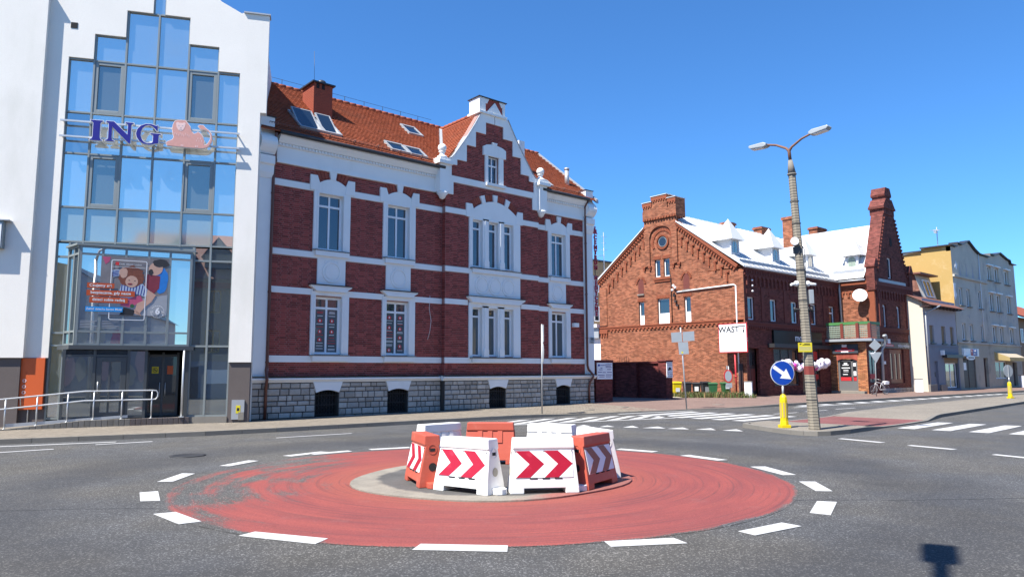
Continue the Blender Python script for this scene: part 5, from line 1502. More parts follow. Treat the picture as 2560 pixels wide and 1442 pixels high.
tops_ = [(2.78, 5.0), (3.534, 4.22), (4.306, 3.44), (4.98, 2.75), (5.74, 1.98), (6.57, 1.14)]
pts_t = [t_ for _, t_ in tops_]
def rtop(t_): return rz(t_)+.88
s1 = MB().path([rp(5.35, .12, rtop(5.1)-.1)]+[rp(5.3, .12, rtop(5.1)-.02), rp(5.2, .12, rtop(5.1)), rp(5.1, .12, rtop(5.1))]+[rp(t_, .12, rtop(t_)) for t_ in (3.0, 1.14)]+[rp(1.02, .12, rtop(1)-.01), rp(.97, .12, rtop(1)-.08), rp(.97, .12, rtop(1)-.2), rp(1.02, .12, rtop(1)-.28), rp(1.14, .12, rtop(1)-.29)]+[rp(t_, .12, rtop(t_)-.29) for t_ in (3.0, 5.1)]+[rp(5.2, .12, rtop(5.1)-.29), rp(5.3, .12, rtop(5.1)-.27), rp(5.35, .12, rtop(5.1)-.19), rp(5.35, .12, rtop(5.1)-.1)], .023, 8)
s1.build('rail', 'rail', hr)
for t_ in pts_t:
    MB().tube(rp(t_, .12, rz(t_)-.05), rp(t_, .12, rtop(t_)+.01), .021).tube(rp(t_, .12, rz(t_)), rp(t_, .12, rz(t_)+.015), .05).build('post', 'rail', hr)
s1 = MB().add([rp(1.8, .14, .37), rp(5.0, .14, rz(5)+.05), rp(5.0, .14, rz(5)+.15), rp(1.8, .14, .45), rp(1.8, .18, .37), rp(5.0, .18, rz(5)+.05), rp(5.0, .18, rz(5)+.15), rp(1.8, .18, .45)], [(0, 1, 2, 3), (4, 7, 6, 5), (0, 4, 5, 1), (2, 6, 7, 3), (0, 3, 7, 4), (1, 5, 6, 2)])
s1.build('kick_board', 'rail', hr)
hr2 = thing('handrail', 'second shorter steel handrail closer to the bank wall on the ramp', 'handrail', rp(3.6, 1.25, .33))
MB().path([rp(t_, 1.25, rz(t_)+z) for t_, z in ((4.7, .6), (4.72, .86), (4.6, .9), (3.2, .88), (2.2, .88), (2.1, .8), (2.1, .6), (2.2, .58), (3.2, .58), (4.6, .6))], .02, 8).build('rail', 'rail', hr2)
for t_ in (4.5, 3.4, 2.3): MB().tube(rp(t_, 1.25, rz(t_)-.02), rp(t_, 1.25, rz(t_)+.88), .019).build('post', 'rail', hr2)

# ------------------------------------------------------------------ orange brick house with the crenellated gable
XG, YF = 41.35, 25.1
TG = Matrix(((0, 1, 0, XG), (1, 0, 0, 0), (0, 0, 1, 0), (0, 0, 0, 1)))       # (Y, depth, Z) on the gable wall that faces left
TF = Matrix.Translation((0, YF, 0))
XB, YB = 54.5, 22.45                              # projecting block
TBK = Matrix.Translation((0, YB, 0))
TBS = Matrix(((0, 1, 0, XB), (1, 0, 0, 0), (0, 0, 1, 0), (0, 0, 0, 1)))
red = thing('brick_house', 'orange brick house with crenellated gable, white metal roof and shops', 'building', (48, YF, 0))
w_ = MB()
gh = [(33.2, 33.7, 5.07, 6.75), (30.98, 32.0, 5.07, 6.85), (29.2, 29.72, 5.07, 6.82), (31.68, 32.16, 8.42, 9.66), (30.86, 31.38, 8.40, 9.66)]
holes_wall(w_, YF, 37.5, 0, 8.4, [h for h in gh if h[2] < 8]+[], 0, .22, 0, TG)
holes_wall(w_, 28.5, 34.5, 8.4, 10.4, [(a, b, max(c, 8.401), d) for a, b, c, d in gh if c > 8], 0, .22, 0, TG)
w_.prism([(37.6, 8.4), (34.5, 8.4), (34.5, 11.0)], 0, .3, 0, TG).prism([(25.1, 8.3), (28.5, 8.4), (28.5, 10.85)], 0, .3, 0, TG)
w_.prism([(34.5, 10.4), (34.5, 11.0), (32.9, 12.2), (30.1, 12.2), (28.5, 10.85), (28.5, 10.4)], 0, .3, 0, TG)
# pilaster strip and crenellated crown
for a, b in ((32.5, 32.95), (30.1, 30.55)): w_.box(a, b, -.12, 0, 9.25, 12.55, 0, TG)
w_.prism([(32.5, 11.4)]+[(31.52+.98*math.cos(R(180*i/12)), 11.15+.98*math.sin(R(180*i/12))) for i in range(13)][::-1][:0]+[(32.5, 12.55), (30.55, 12.55), (30.55, 11.4)]+[(31.52-.95*math.cos(R(180*i/12)), 11.35+.7*math.sin(R(180*i/12))) for i in range(13)], -.12, 0, 0, TG)
w_.box(30.05, 33.0, -.2, .9, 12.55, 13.25, 0, TG)
w_.box(32.15, 32.95, -.2, .9, 13.25, 13.85, 0, TG).box(30.8, 32.15, -.2, .9, 13.25, 14.2, 0, TG).box(30.05, 30.72, -.2, .9, 13.25, 13.88, 0, TG)
w_.box(YF, 25.9, -.06, 0, .1, 8.1, 0, TG).box(36.75, 37.5, -.06, 0, 5.2, 8.0, 0, TG)
fh = [(a, b, 5.02, 6.5) for a, b in ((41.68, 42.48), (44.44, 45.26), (47.2, 48.05), (49.95, 50.8), (52.75, 53.6))]
shop_h = [(44.6, 47.9, .75, 3.25), (48.35, 49.5, .2, 3.25), (49.8, 50.9, .6, 3.25), (41.6, 42.8, .2, 3.2)]
wall_f = MB()
holes_wall(wall_f, XG, XB, 0, 8.5, fh+shop_h, 0, .2, 0, TF)
# block
bh = [(55.7, 56.3, 4.95, 6.62), (58.2, 58.8, 4.95, 6.62)]
holes_wall(wall_f, XB, 61.2, 3.9, 8.4, bh, 0, .2, 0, TBK)
holes_wall(wall_f, XB, 61.2, 0, 3.9, [(56.4, 58.95, .8, 3.3)], 0, .2, 0, TBK)
wf2 = w_
holes_wall(MB(), YB, YF, 0, 8.4, [], 0, .2, 0, TBS).build('block_side_wall', 'gable_brick', red, recalc=False)
gb = (57.0, 57.75, 8.65, 10.25)
bg = [(54.9, 8.4), (60.9, 8.4), (60.9, 8.9), (59.0, 13.2), (58.85, 14.3), (56.95, 14.3), (56.7, 13.2), (54.9, 8.9)]
gp = MB()
gp.prism([(XB, 8.4), (gb[0], 8.4), (gb[0], 13.6), (56.8, 13.6), (56.65, 13.2), (54.9, 8.9), (XB, 8.9)], 0, .9, 0, TBK)
gp.prism([(gb[1], 8.4), (61.2, 8.4), (61.2, 8.9), (60.7, 8.9), (58.95, 13.2), (58.8, 13.6), (gb[1], 13.6)], 0, .9, 0, TBK)
gp.prism([(gb[0], 8.4), (gb[1], 8.4), (gb[1], gb[2]), (gb[0], gb[2])], 0, .9, 0, TBK).prism([(gb[0], gb[3]), (gb[1], gb[3]), (gb[1], 13.6), (gb[0], 13.6)], 0, .9, 0, TBK)
gp.box(56.85, 58.75, -.05, 1.0, 13.6, 14.05, 0, TBK).box(56.7, 58.9, -.12, 1.06, 14.05, 14.2, 0, TBK)
gp.prism([(56.72, 14.2), (58.88, 14.2), (58.35, 14.85), (57.25, 14.85)], -.1, 1.04, 0, TBK).box(57.3, 58.3, .0, .95, 14.85, 15.05, 0, TBK)
gp.prism([(57.2, 15.05), (58.4, 15.05), (58.45, 15.2), (58.2, 15.75), (57.4, 15.75), (57.15, 15.2)], -.05, 1.0, 0, TBK)
for x in (54.35, 60.75): gp.box(x, x+.6, -.1, .5, 7.6, 9.3, 0, TBK).box(x-.07, x+.67, -.17, .57, 9.3, 9.42, 0, TBK).prism([(x-.07, 9.42), (x+.67, 9.42), (x+.4, 9.95), (x+.2, 9.95)], -.17, .57, 0, TBK)
gp.build('block_gable', 'shaded_brick', red, recalc=True)
w_.build('gable_wall', 'gable_brick', red)
# back and far sides
wall_f.sheet([(61.2, YB, 0), (61.2, 37.5, 0), (61.2, 37.5, 8.4), (61.2, YB, 8.4)]).sheet([(XG, 37.5, 0), (61.2, 37.5, 0), (61.2, 37.5, 8.4), (XG, 37.5, 8.4)])
wall_f.build('front_wall', 'shaded_brick', red, recalc=False)
# brick trim: raking corbels, stepped arcade, belt with dog-tooth, arches
t_ = MB()
def rake(y0, z0, y1, z1, n_):
    d = Vector((y1-y0, z1-z0)); L = d.length; d.normalize(); nn = Vector((-d.y, d.x));
    if nn.y > 0: nn = -nn
    P = lambda s_, h: tuple(Vector((y0, z0))+d*s_+nn*h)
    t_.prism([P(0, .0), P(L, .0), P(L, .22), P(0, .22)], -.16, 0, 0, TG).prism([P(0, .22), P(L, .22), P(L, .3), P(0, .3)], -.1, 0, 0, TG)
    for k in range(n_):
        s_ = L*(k+.3)/n_
        t_.prism([P(s_, .3), P(s_+L/n_*.5, .3), P(s_+L/n_*.5, .46), P(s_, .46)], -.1, 0, 0, TG)
rake(37.75, 8.62, 32.97, 12.2, 26); rake(25.4, 8.55, 30.1, 12.2, 26)
for y, z in [(33.12, 11.2), (33.55, 10.82), (33.97, 10.47), (34.4, 10.12), (34.83, 9.8), (35.26, 9.44), (35.7, 9.08), (36.15, 8.7), (36.55, 8.32)]:
    t_.box(y-.17, y-.02, -.1, 0, z-.08, z+.05, 0, TG).box(y-.02, y+.12, -.07, 0, z-.02, z+.1, 0, TG).box(y-.1, y+.02, -.09, 0, z-.6, z-.08, 0, TG)
for y, z in [(29.75, 10.95), (29.3, 10.6), (28.87, 10.28), (28.43, 9.98), (28.0, 9.66), (27.57, 9.32), (27.1, 8.95), (26.65, 8.55), (26.25, 8.15)]:
    t_.box(y-.14, y+.02, -.1, 0, z-.02, z+.1, 0, TG).box(y+.02, y+.17, -.1, 0, z-.08, z+.05, 0, TG).box(y-.02, y+.1, -.09, 0, z-.6, z-.08, 0, TG)
t_.box(25.2, 37.5, -.10, 0, 5.0, 5.08, 0, TG).box(25.2, 37.5, -.06, 0, 4.86, 5.0, 0, TG)
k = 25.4
while k < 36.6: t_.box(k, k+.17, -.08, 0, 4.74, 4.86, 0, TG); k += .34
for k in range(3): t_.box(36.75+k*.25, 36.88+k*.25, -.08, 0, 4.35, 4.6, 0, TG)
t_.box(36.7, 37.5, -.1, 0, 4.6, 4.86, 0, TG)
for y in (33.05, 32.55, 30.5, 30.0):
    t_.box(y-.12, y+.12, -.13, 0, 9.12, 9.26, 0, TG).box(y-.06, y+.06, -.1, 0, 8.95, 9.12, 0, TG)
for cy, r1, r2, y in ((31.4, .78, .98, -.05), (31.4, .42, .55, -.09)):
    for k in range(40):
        a0, a1 = 2*math.pi*k/40, 2*math.pi*(k+.85)/40
        if r1 > .7 and math.sin(a0) < -.5: continue
        t_.prism([(cy+r_*math.cos(a), 10.9+r_*math.sin(a)) for r_, a in ((r1, a0), (r2, a0), (r2, a1), (r1, a1))], y, 0, 0, TG)
t_.box(30.75, 32.25, -.1, 0, 8.2, 8.32, 0, TG).box(30.8, 32.2, -.07, 0, 8.05, 8.13, 0, TG)
for cy in (33.45, 29.5):                            # pointed blind niches
    for sg in (-1, 1):
        for k in range(6):
            a0, a1 = R(10+k*8), R(16+k*8)
            t_.prism([(cy-sg*.28+sg*.62*math.cos(a), 7.95+.62*math.sin(a)) for a in (a0, a1)]+[(cy-sg*.28+sg*.76*math.cos(a), 7.95+.76*math.sin(a)) for a in (a1, a0)], -.05, 0, 0, TG)
for a, b, c, d in gh:
    n_ = 9
    for k in range(n_):
        y = a-.1+(b-a+.2)*k/n_
        t_.box(y+.005, y+(b-a+.2)/n_-.005, -.025, 0, d+.02, d+.24, 0, TG)
k = 30.1
while k < 32.9: t_.box(k, k+.13, -.28, -.2, 12.55, 12.68, 0, TG); k += .24
for a, b, z in ((32.15, 32.95, 13.6), (30.8, 32.15, 13.95), (30.05, 30.72, 13.63)):
    t_.box(a-.03, b+.03, -.26, -.2, z, z+.26, 0, TG)
    k = a
    while k < b-.1: t_.box(k, k+.12, -.26, -.2, z-.12, z, 0, TG); k += .22
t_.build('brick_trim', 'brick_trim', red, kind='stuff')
v = MB()
for cy in (33.45, 29.5):
    pts = [(cy-.25, 7.32), (cy+.25, 7.32), (cy+.25, 8.0)]+[(cy+.25-.52*(1-math.cos(R(k*10))), 8.0+.55*math.sin(R(k*10))) for k in range(1, 6)]+[(cy, 8.45)]+[(cy-.25+.52*(1-math.cos(R(k*10))), 8.0+.55*math.sin(R(k*10))) for k in range(5, 0, -1)]+[(cy-.25, 8.0)]
    v.prism(pts, -.012, .0, 0, TG); 
    v.box(cy-.3, cy+.3, -.1, 0, 7.22, 7.32, 1, TG)
v.build('blind_niche', ['shaded_trim', 'concrete'], red)
d_ = MB()
# front cornice: corbel table
for x0, x1, T, dd in ((XG+.1, XB-.1, TF, 0), (XB+.1, 61.1, TBK, 1)):
    zc = 8.0 if not dd else 7.75
    k = x0
    while k < x1: d_.box(k, k+.11, -.12, 0, zc-.02, zc+.22, 0, T); k += .2
    d_.box(x0-.1, x1+.1, -.14, 0, zc+.22, zc+.5, 0, T).box(x0-.1, x1+.1, -.08, 0, zc-.1, zc-.02, 0, T)
    k = x0+.15
    while k < x1-.3: d_.box(k, k+.12, -.09, 0, zc-.75, zc-.22, 0, T).box(k-.12, k+.26, -.09, 0, zc-.22, zc-.1, 0, T); k += .5
    d_.box(x0-.1, x1+.1, -.12, 0, 4.78, 4.88, 0, T).box(x0-.1, x1+.1, -.07, 0, 4.62, 4.78, 0, T)
    k = x0
    while k < x1: d_.box(k, k+.13, -.09, 0, 4.46, 4.62, 0, T); k += .26
for x in (43.3, 46.2, 49.0, 51.8): d_.box(x, x+.35, -.05, 0, 5.0, 7.2, 0, TF)
for a, b, c, d in fh+[(q[0], q[1], q[2], q[3]) for q in []]:
    for k in range(9):
        x = a-.12+(b-a+.24)*k/9
        d_.box(x+.005, x+(b-a+.24)/9-.005, -.025, 0, d+.2, d+.5, 0, TF)
for x in (55.0, 59.9): d_.box(x, x+.3, -.06, 0, 5.0, 7.5, 0, TBK)
for sg, xa in ((1, 55.0), (-1, 60.7)):
    for k in range(16):
        z = 9.0+k*.28
        x = xa+sg*(.1+k*.28*.41)
        d_.box(min(x, x+sg*.16), max(x, x+sg*.16), -.1, 0, z, z+.16, 0, TBK)
d_.build('brick_trim', 'shaded_trim', red, kind='stuff')
# block side trim (sunlit)
v = MB()
k = YB+.5
while k < YF-.1: v.box(k, k+.12, -.08, 0, 7.2, 7.5, 0, TBS).box(k-.1, k+.24, -.08, 0, 7.5, 7.62, 0, TBS); k += .45
v.box(YB+.3, YF, -.12, 0, 7.85, 8.3, 0, TBS).box(YB+.02, YB+.5, -.07, 0, 4.0, 8.4, 0, TBS)
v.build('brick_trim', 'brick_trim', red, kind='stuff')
# windows
for a, b, c, d in gh:
    wn_ = window(red, TG, a, b, c, d, .14, 1 if b-a < .8 else 1, (), .075, d=.05)
    if c < 6:
        MB().box(a+.08, b-.08, .155, .163, c+.09, c+(d-c)*.42, 0, TG).build('net_curtain', 'frame_white', wn_)
for a, b, c, d in fh: window(red, TF, a, b, c, d, .12, 1, (6.0,) if a > 52 else (), .08, arch=.18)
for a, b, c, d in bh: window(red, TBK, a, b, c, d-.1, .12, 1, (), .08, arch=.1)
window(red, TBK, gb[0], gb[1], gb[2], gb[3], .12, 1, (), .09)
v = MB().prism([(31.4+.36*math.cos(2*math.pi*i/24), 10.9+.36*math.sin(2*math.pi*i/24)) for i in range(24)], -.03, -.0, 0, TG)
o = v.build('round_window', 'frame_grey', red)
MB().prism([(31.4+.31*math.cos(2*math.pi*i/24), 10.9+.31*math.sin(2*math.pi*i/24)) for i in range(24)], -.04, -.031, 0, TG).build('pane', 'glass_shop', o)
o = MB().prism([(57.85+.22*math.cos(2*math.pi*i/20), 11.5+.36*math.sin(2*math.pi*i/20)) for i in range(20)], -.02, -.0, 0, TBK).build('oval_niche', 'void', red)
MB().box(55.2, 60.1, -.06, 0, 8.5-.38, 8.5, 0, TBK).build('blank_sign_board', 'zinc', red)
# roofs: white standing seam
RZ, RY = 13.15, 31.5
EZ, EY = 8.42, YF-.1
r = MB()
def plane_roof(a, b, c, d): r.sheet([a, b, c, d])
slope = (RZ-EZ)/(RY-EY)
r.sheet([(XG+.05, EY, EZ), (XB+3.2, EY, EZ), (XB+3.2, RY, RZ), (XG+.05, RY, RZ)])
r.sheet([(XG+.05, 37.9, EZ), (61.2, 37.9, EZ), (61.2, RY, RZ), (XG+.05, RY, RZ)])
RX = 57.85
bs = (13.05-8.55)/(RX-(XB-.35))
r.sheet([(XB-.35, YB+.6, 8.55), (RX, YB+.6, 13.05), (RX, 31.4, 13.05), (XB-.35, EY+.2, 8.55)])
r.sheet([(61.4, YB+.6, 8.55), (RX, YB+.6, 13.05), (RX, 31.4, 13.05), (61.4, 31.4, 8.55)])
rf = r.build('roof', 'white_metal_roof', red, recalc=False)
sm = MB()
x = XG+.5
NRr = Vector((0, -(RZ-EZ), RY-EY)).normalized()
def zroof(y): return EZ+(y-EY)*slope
while x < XB+2.5:
    # stop the seam where the block's roof takes over
    y1 = RY
    if x > XB-.35: y0 = EY+max(0, ((x-(XB-.35))*bs+8.55-EZ)/slope)
    else: y0 = EY
    if y0 < RY-.2: sm.tube((x, y0, zroof(y0)+.02), (x, RY, RZ+.02), .022, n=5)
    x += .58
y = YB+1.0
while y < 31:
    ye = None
    zt = 13.05
    x0 = XB-.35
    if y > EY: x0 = XB-.35+(zroof(y)-8.55)/bs
    if x0 < RX-.2: sm.tube((x0, y, 8.55+(x0-(XB-.35))*bs+.015), (RX, y, 13.06), .018, n=5)
    y += .72
sm.build('standing_seam', 'zinc', rf, kind='stuff')
g_ = MB()
g_.tube((XG-.1, EY-.08, EZ-.02), (XB-.2, EY-.08, EZ-.06), .075).tube((XB-.4, EY-.1, EZ-.04), (XB-.4, YB+.5, EZ-.04), .07)
g_.box(XG+.2, XB-.6, EY+.45, EY+.48, zroof(EY+.45), zroof(EY+.45)+.22).box(XB+.05, XB+.08, YB+.7, EY+.5, 8.55+.4*bs, 8.55+.4*bs+.24)
g_.build('gutter', 'zinc', red)
for q_ in ([(EY-.1, EZ-.05), (30.1, zroof(30.1)-.02), (30.1, zroof(30.1)+.06), (EY-.1, EZ+.06)], [(37.95, EZ-.05), (32.95, zroof(30.05)-.02), (32.95, zroof(30.05)+.06), (37.95, EZ+.08)]): MB().prism(q_, -.22, .1, 0, TG).build('verge_flashing', 'white_metal_roof', red)
v = MB()
for a, b, z in ((32.1, 33.0, 13.87), (30.75, 32.2, 14.22), (30.0, 30.77, 13.9)): v.box(a, b, -.3, .95, z, z+.04, 0, TG)
v.build('sheet_cap', 'white_metal_roof', red)
MB().path([(XB-.12, YF-.1, 8.4), (XB-.12, YF-.12, 8.0), (XB-.1, YF-.14, 5.3)], .075).build('downpipe', 'zinc', red)
# pointed dormers
def dormer(cx, cy, zb, ang, leaded=False):
    T = Matrix.Translation((cx, cy, zb)) @ Matrix.Rotation(ang, 4, 'Z')
    s = MB().box(-.42, .42, 0, 2.4, -.6, .95, 0, T)
    s.box(-.5, -.36, -.07, .02, -.05, .9, 0, T).box(.36, .5, -.07, .02, -.05, .9, 0, T).box(-.36, .36, -.07, .02, -.05, .06, 0, T)
    s.add([(-.8, -.35, .93), (.8, -.35, .93), (.8, 1.25, .93), (-.8, 1.25, .93), (0, .4, 2.45)], [(0, 1, 4), (1, 2, 4), (2, 3, 4), (3, 0, 4), (0, 3, 2, 1)], 0, T)
    s.add([(-.4, .6, 1.75), (.4, .6, 1.75), (.62, .6, .95), (-.62, .6, .95), (-.3, 2.6, 1.7), (.3, 2.6, 1.7), (.62, 2.6, .95), (-.62, 2.6, .95)], [(0, 1, 5, 4), (1, 2, 6, 5), (3, 0, 4, 7)], 0, T)
    o = s.build('dormer', 'white_metal_roof', red)
    pts = [(-.27, .08), (.27, .08), (.27, .55)]+[(.27*math.cos(R(a)), .55+.3*math.sin(R(a))) for a in (30, 60, 90, 120, 150)]+[(-.27, .55)]
    MB().prism(pts, -.03, -.005, 0, T).build('pane', 'glass_bank_open' if not leaded else 'balcony_pale', o)
    MB().box(-.015, .015, -.04, -.03, .08, .85, 0, T).build('mullion', 'frame_grey', o)
for cx in (42.65, 47.9, 53.0): dormer(cx, 26.5, 9.55, 0)
dormer(55.0, 24.2, 9.45, R(-90), True)
for x0, x1, y0, z1 in ((49.96, 50.95, 31.5, 13.54), (54.6, 55.9, 31.3, 13.72), (59.4, 61.0, 28.9, 13.95)):
    if x0 > 62: continue
    s = MB().box(x0, x1, y0, y0+.75, 11.5, z1-.2).box(x0-.08, x1+.08, y0-.08, y0+.83, z1-.2, z1-.06).box(x0-.02, x1+.02, y0-.02, y0+.77, z1-.06, z1)
    s.build('chimney', 'gable_brick', red)
s = MB().box(54.55, 55.4, 28.6, 29.4, 10.0, 13.9).box(54.47, 55.48, 28.52, 29.48, 13.9, 14.12); s.build('chimney', 'gable_brick', red)
s = MB().box(XG+.8, XG+1.7, 31.1, 31.9, 12.6, 13.35).build('chimney', 'gable_brick', red)
# surface pipe with insulators, wires on the gable
p = MB().path([(XG-.05, 30.3, 7.2), (XG-.08, 28.5, 7.24), (XG-.08, 25.8, 7.3), (XG-.08, 25.66, 7.22), (XG-.08, 25.66, 4.9), (XG-.06, 25.66, .3)], .045)
p.build('surface_pipe', 'frame_white', red)
v = MB()
for y, z in ((30.45, 7.65), (30.3, 7.5), (30.55, 7.35)): v.ball((XG-.2, y, z), .1, 8)
for z in (7.55, 7.2, 6.85): v.ball((42.0, YF-.2, z), .07, 8)
v.build('insulator', 'frame_white', red)
v = MB()
for y, z in ((30.5, 6.9), (30.4, 6.5), (30.25, 6.2)): v.box(XG-.16, XG, y-.12, y+.05, z, z+.12)
v.path([(XG-.03, 31.0, 9.3), (XG-.05, 30.75, 8.2), (XG-.04, 30.75, 5.0)], .03, 6)
v.build('bracket', 'iron', red)
# ground floor: doors, shop windows, signs
def plate(T, x0, x1, z0, z1, y0, y1, name, mat, par): return MB().box(x0, x1, y0, y1, z0, z1, 0, T).build(name, mat, par)
o = plate(TF, 41.6, 42.8, .2, 3.2, .3, .36, 'door', 'door_brown', red)
for a, b in ((41.7, 42.15), (42.25, 42.7)):
    plate(TF, a, b, 2.1, 2.9, .28, .3, 'pane', 'glass_shop', o); plate(TF, a, b, .5, 1.9, .28, .3, 'panel', 'brown_wood', o)
sh = window(red, TF, 44.6, 47.9, .75, 3.25, .1, 3, (), .09, 'frame_dark', 'glass_shop')
o = window(red, TF, 48.35, 49.5, .2, 3.25, .1, 1, (2.5,), .09, 'frame_dark', 'glass_shop', name='shop_door')
o = window(red, TF, 49.8, 50.9, .6, 3.25, .1, 1, (2.4,), .07, 'frame_dark', 'glass_shop', name='shop_window')
plate(TF, 49.9, 50.8, 1.15, 1.5, .08, .095, 'red_stripe', 'red', o); plate(TF, 49.95, 50.75, 2.5, 3.1, .08, .095, 'poster', 'print_red', o)
fs = tag(MB().box(44.5, 51.15, -.14, -.002, 3.55, 4.43, 0, TF).build('fascia_sign', 'black_gloss'), 'glossy black shop fascia with pale blue letters behind the lamp post', 'sign')
text('moda', 48.1, 3.98, .72, 'sheet_white', fs, TF, y=-.15, ext=.012, sx=1.05)
cp = plate(TF, 43.9, 52.0, 3.27, 3.53, -.5, -.002, 'canopy', 'dark_metal', red)
# corner shop: porch with door facing left, glazed front
XS = 52.5
TS = Matrix(((0, 1, 0, XS), (-1, 0, 0, YF), (0, 0, 1, 0), (0, 0, 0, 1)))       # x runs from the street wall towards the street
PW = YF-YB
v = MB()
holes_wall(v, 0, PW, 0, 3.75, [(.55, 1.95, .3, 2.55)], 0, .25, 0, TS)
for k in range(16):
    x = .5+1.5*k/16
    v.box(x+.004, x+1.5/16-.004, -.02, 0, 2.62-.18*(2*(k+.5)/16-1)**2, 2.95, 1, TS)
v.build('porch_wall', ['shop_brick', 'arch_brick'], red)
v = MB()
holes_wall(v, XS, XB, 0, 3.75, [(XS+.35, XB-.35, .9, 3.2)], 0, .15, 0, TBK)
v.build('porch_side_wall', 'shaded_brick', red, recalc=False)
plate(TBK, XS, XB, 3.75, 3.8, 0, 2.6, 'porch_roof', 'dark_metal', red)
o = window(red, TBK, XS+.35, XB-.35, .9, 3.2, .06, 2, (), .07, 'frame_dark', 'glass_film')
plate(TBK, XS+.5, XB-.5, 1.15, 1.5, .04, .058, 'red_stripe', 'red', o)
o = MB()
for a, b, c, d in ((.55, .68, .3, 2.5), (1.48, 1.6, .3, 2.5), (1.83, 1.95, .3, 2.5), (.68, 1.48, .3, 1.0), (1.6, 1.83, .3, 1.0), (.68, 1.83, 2.4, 2.5)): o.box(a, b, .08, .15, c, d, 0, TS)
o = o.build('door', 'door_grey', red)
plate(TS, .68, 1.48, 1.0, 2.4, .11, .12, 'pane', 'glass_shop', o); plate(TS, 1.6, 1.83, 1.0, 2.4, .11, .12, 'pane', 'glass_shop', o)
plate(TS, .69, 1.47, 1.02, 1.28, .095, .108, 'red_stripe', 'red', o); plate(TS, 1.61, 1.82, 1.02, 1.28, .095, .108, 'red_stripe', 'red', o)
plate(TS, 1.62, 1.81, 1.38, 1.7, .095, .108, 'notice', 'white', o); plate(TS, 1.62, 1.81, 2.05, 2.28, .095, .108, 'notice', 'white', o)
v = MB().box(.85, 1.3, .1, .108, 2.12, 2.17, 0, TS).prism([(.97, 2.18), (1.18, 2.18), (1.2, 2.3), (.95, 2.3)], .1, .108, 0, TS).box(.78, 1.38, .1, .108, 1.9, 1.97, 0, TS).box(.9, 1.26, .1, .108, 1.76, 1.8, 0, TS).box(.9, 1.26, .1, .108, 1.66, 1.69, 0, TS).box(.86, 1.2, .1, .108, 1.45, 1.5, 0, TS)
v.build('door_print', 'text_white', o)
MB().tube(TS @ Vector((1.5, .03, 1.05)), TS @ Vector((1.5, .03, 1.35)), .02).build('handle', 'black', o)
MB().box(.2, PW-.1, -.45, .0, .05, .3, 0, TS).build('door_step', 'concrete', red, bevel=.02)
sgn = tag(MB().box(.22, 2.1, -.1, -.02, 2.98, 3.62, 0, TS).build('shop_sign', 'anthracite'), 'dark butcher shop sign with a red and white pig emblem above the porch door', 'sign')
v = MB().prism([(.5, 3.13), (1.82, 3.13), (1.9, 3.2), (1.82, 3.27), (.5, 3.27), (.42, 3.2)], -.108, -.1005, 0, TS).prism([(.9, 3.27), (1.4, 3.27), (1.35, 3.4), (1.25, 3.46), (1.05, 3.46), (.95, 3.4)], -.108, -.1005, 0, TS)
v.build('red_emblem', 'red', sgn)
v = MB().prism([(.98, 3.42), (1.3, 3.42), (1.34, 3.56), (1.28, 3.6), (1.14, 3.58), (1.0, 3.6), (.95, 3.55)], -.113, -.1085, 0, TS).box(.9, 1.42, -.113, -.1085, 3.05, 3.13, 0, TS).box(.6, 1.7, -.113, -.1085, 3.185, 3.215, 0, TS)
v.build('white_emblem', 'text_white', sgn)
s2 = tag(MB().box(55.0, 60.8, -.1, -.004, 3.38, 3.84, 0, TBK).build('fascia_sign', 'anthracite'), 'long dark fascia with a red emblem and pale words mięso wędliny drób', 'sign')
text('mięso wędliny drób', 59.2, 3.6, .36, 'text_white', s2, TBK, y=-.106, ext=.003)
v = MB().box(55.4, 57.0, -.108, -.1005, 3.5, 3.66, 0, TBK).box(55.8, 56.5, -.108, -.1005, 3.66, 3.82, 0, TBK); v.build('red_emblem', 'red', s2)
v = MB().box(55.9, 56.4, -.113, -.1085, 3.72, 4.05, 0, TBK).box(55.55, 56.85, -.113, -.1085, 3.56, 3.6, 0, TBK); v.build('white_emblem', 'text_white', s2)
o = window(red, TBK, 56.4, 58.95, .8, 3.3, .1, 3, (), .3, 'brown_wood', 'glass_film', name='shop_window', mull=.42)
plate(TBK, 54.9, 55.6, 2.2, 2.42, -.03, -.002, 'street_name_plate', 'white', red)
v = MB()
rnd2 = random.Random(5)
x = XB+.2
while x < 61.1:
    w = rnd2.uniform(.2, .4); v.box(x, x+w-.03, -.06, 0, .1, .26, 0, TBK).box(x+.1, x+w+.05, -.06, 0, .28, .44, 0, TBK); x += w
v.build('plinth_stone', 'stone', red, kind='stuff')
# balcony over the porch
v = MB().slab([(XS-.55, YF), (XS-.55, YB+.3), (XS-.1, YB-.45), (XB-.1, YB-.45), (XB-.1, YF)], 3.82, 4.0)
v.build('balcony_slab', 'zinc', red)
cor = [(XS-.4, YF), (XS-.4, YB+.35), (XS, YB-.3), (XB-.3, YB-.3)]
v = MB(); v2 = MB()
for (a, b), (c, d) in zip(cor, cor[1:]):
    A, B_ = Vector((a, b, 0)), Vector((c, d, 0)); L = (B_-A).length
    T = frameT((a, b, 0), B_-A)
    v.box(0, L, -.05, .05, 5.0, 5.2, 0, T)
    v2.box(.05, L-.05, -.01, .01, 4.12, 4.18, 0, T)
    for k in range(max(2, int(L/.12))): v2.tube(T @ Vector((k*.12+.06, 0, 4.0)), T @ Vector((k*.12+.06, 0, 5.0)), .012, n=5)
    for z in (4.25, 4.4, 4.55, 4.7, 4.85): v2.box(.05, L-.05, -.02, .03, z, z+.07, 0, T)
v.build('balcony_handrail', 'balcony_green', red); v2.build('balcony_railing', 'balcony_pale', red)
for a, b in (cor[1], cor[2], (XS-.4, 23.9)): MB().box(a-.1, a+.1, b-.1, b+.1, 4.0, 5.1).build('balcony_post', 'brown_wood', red)
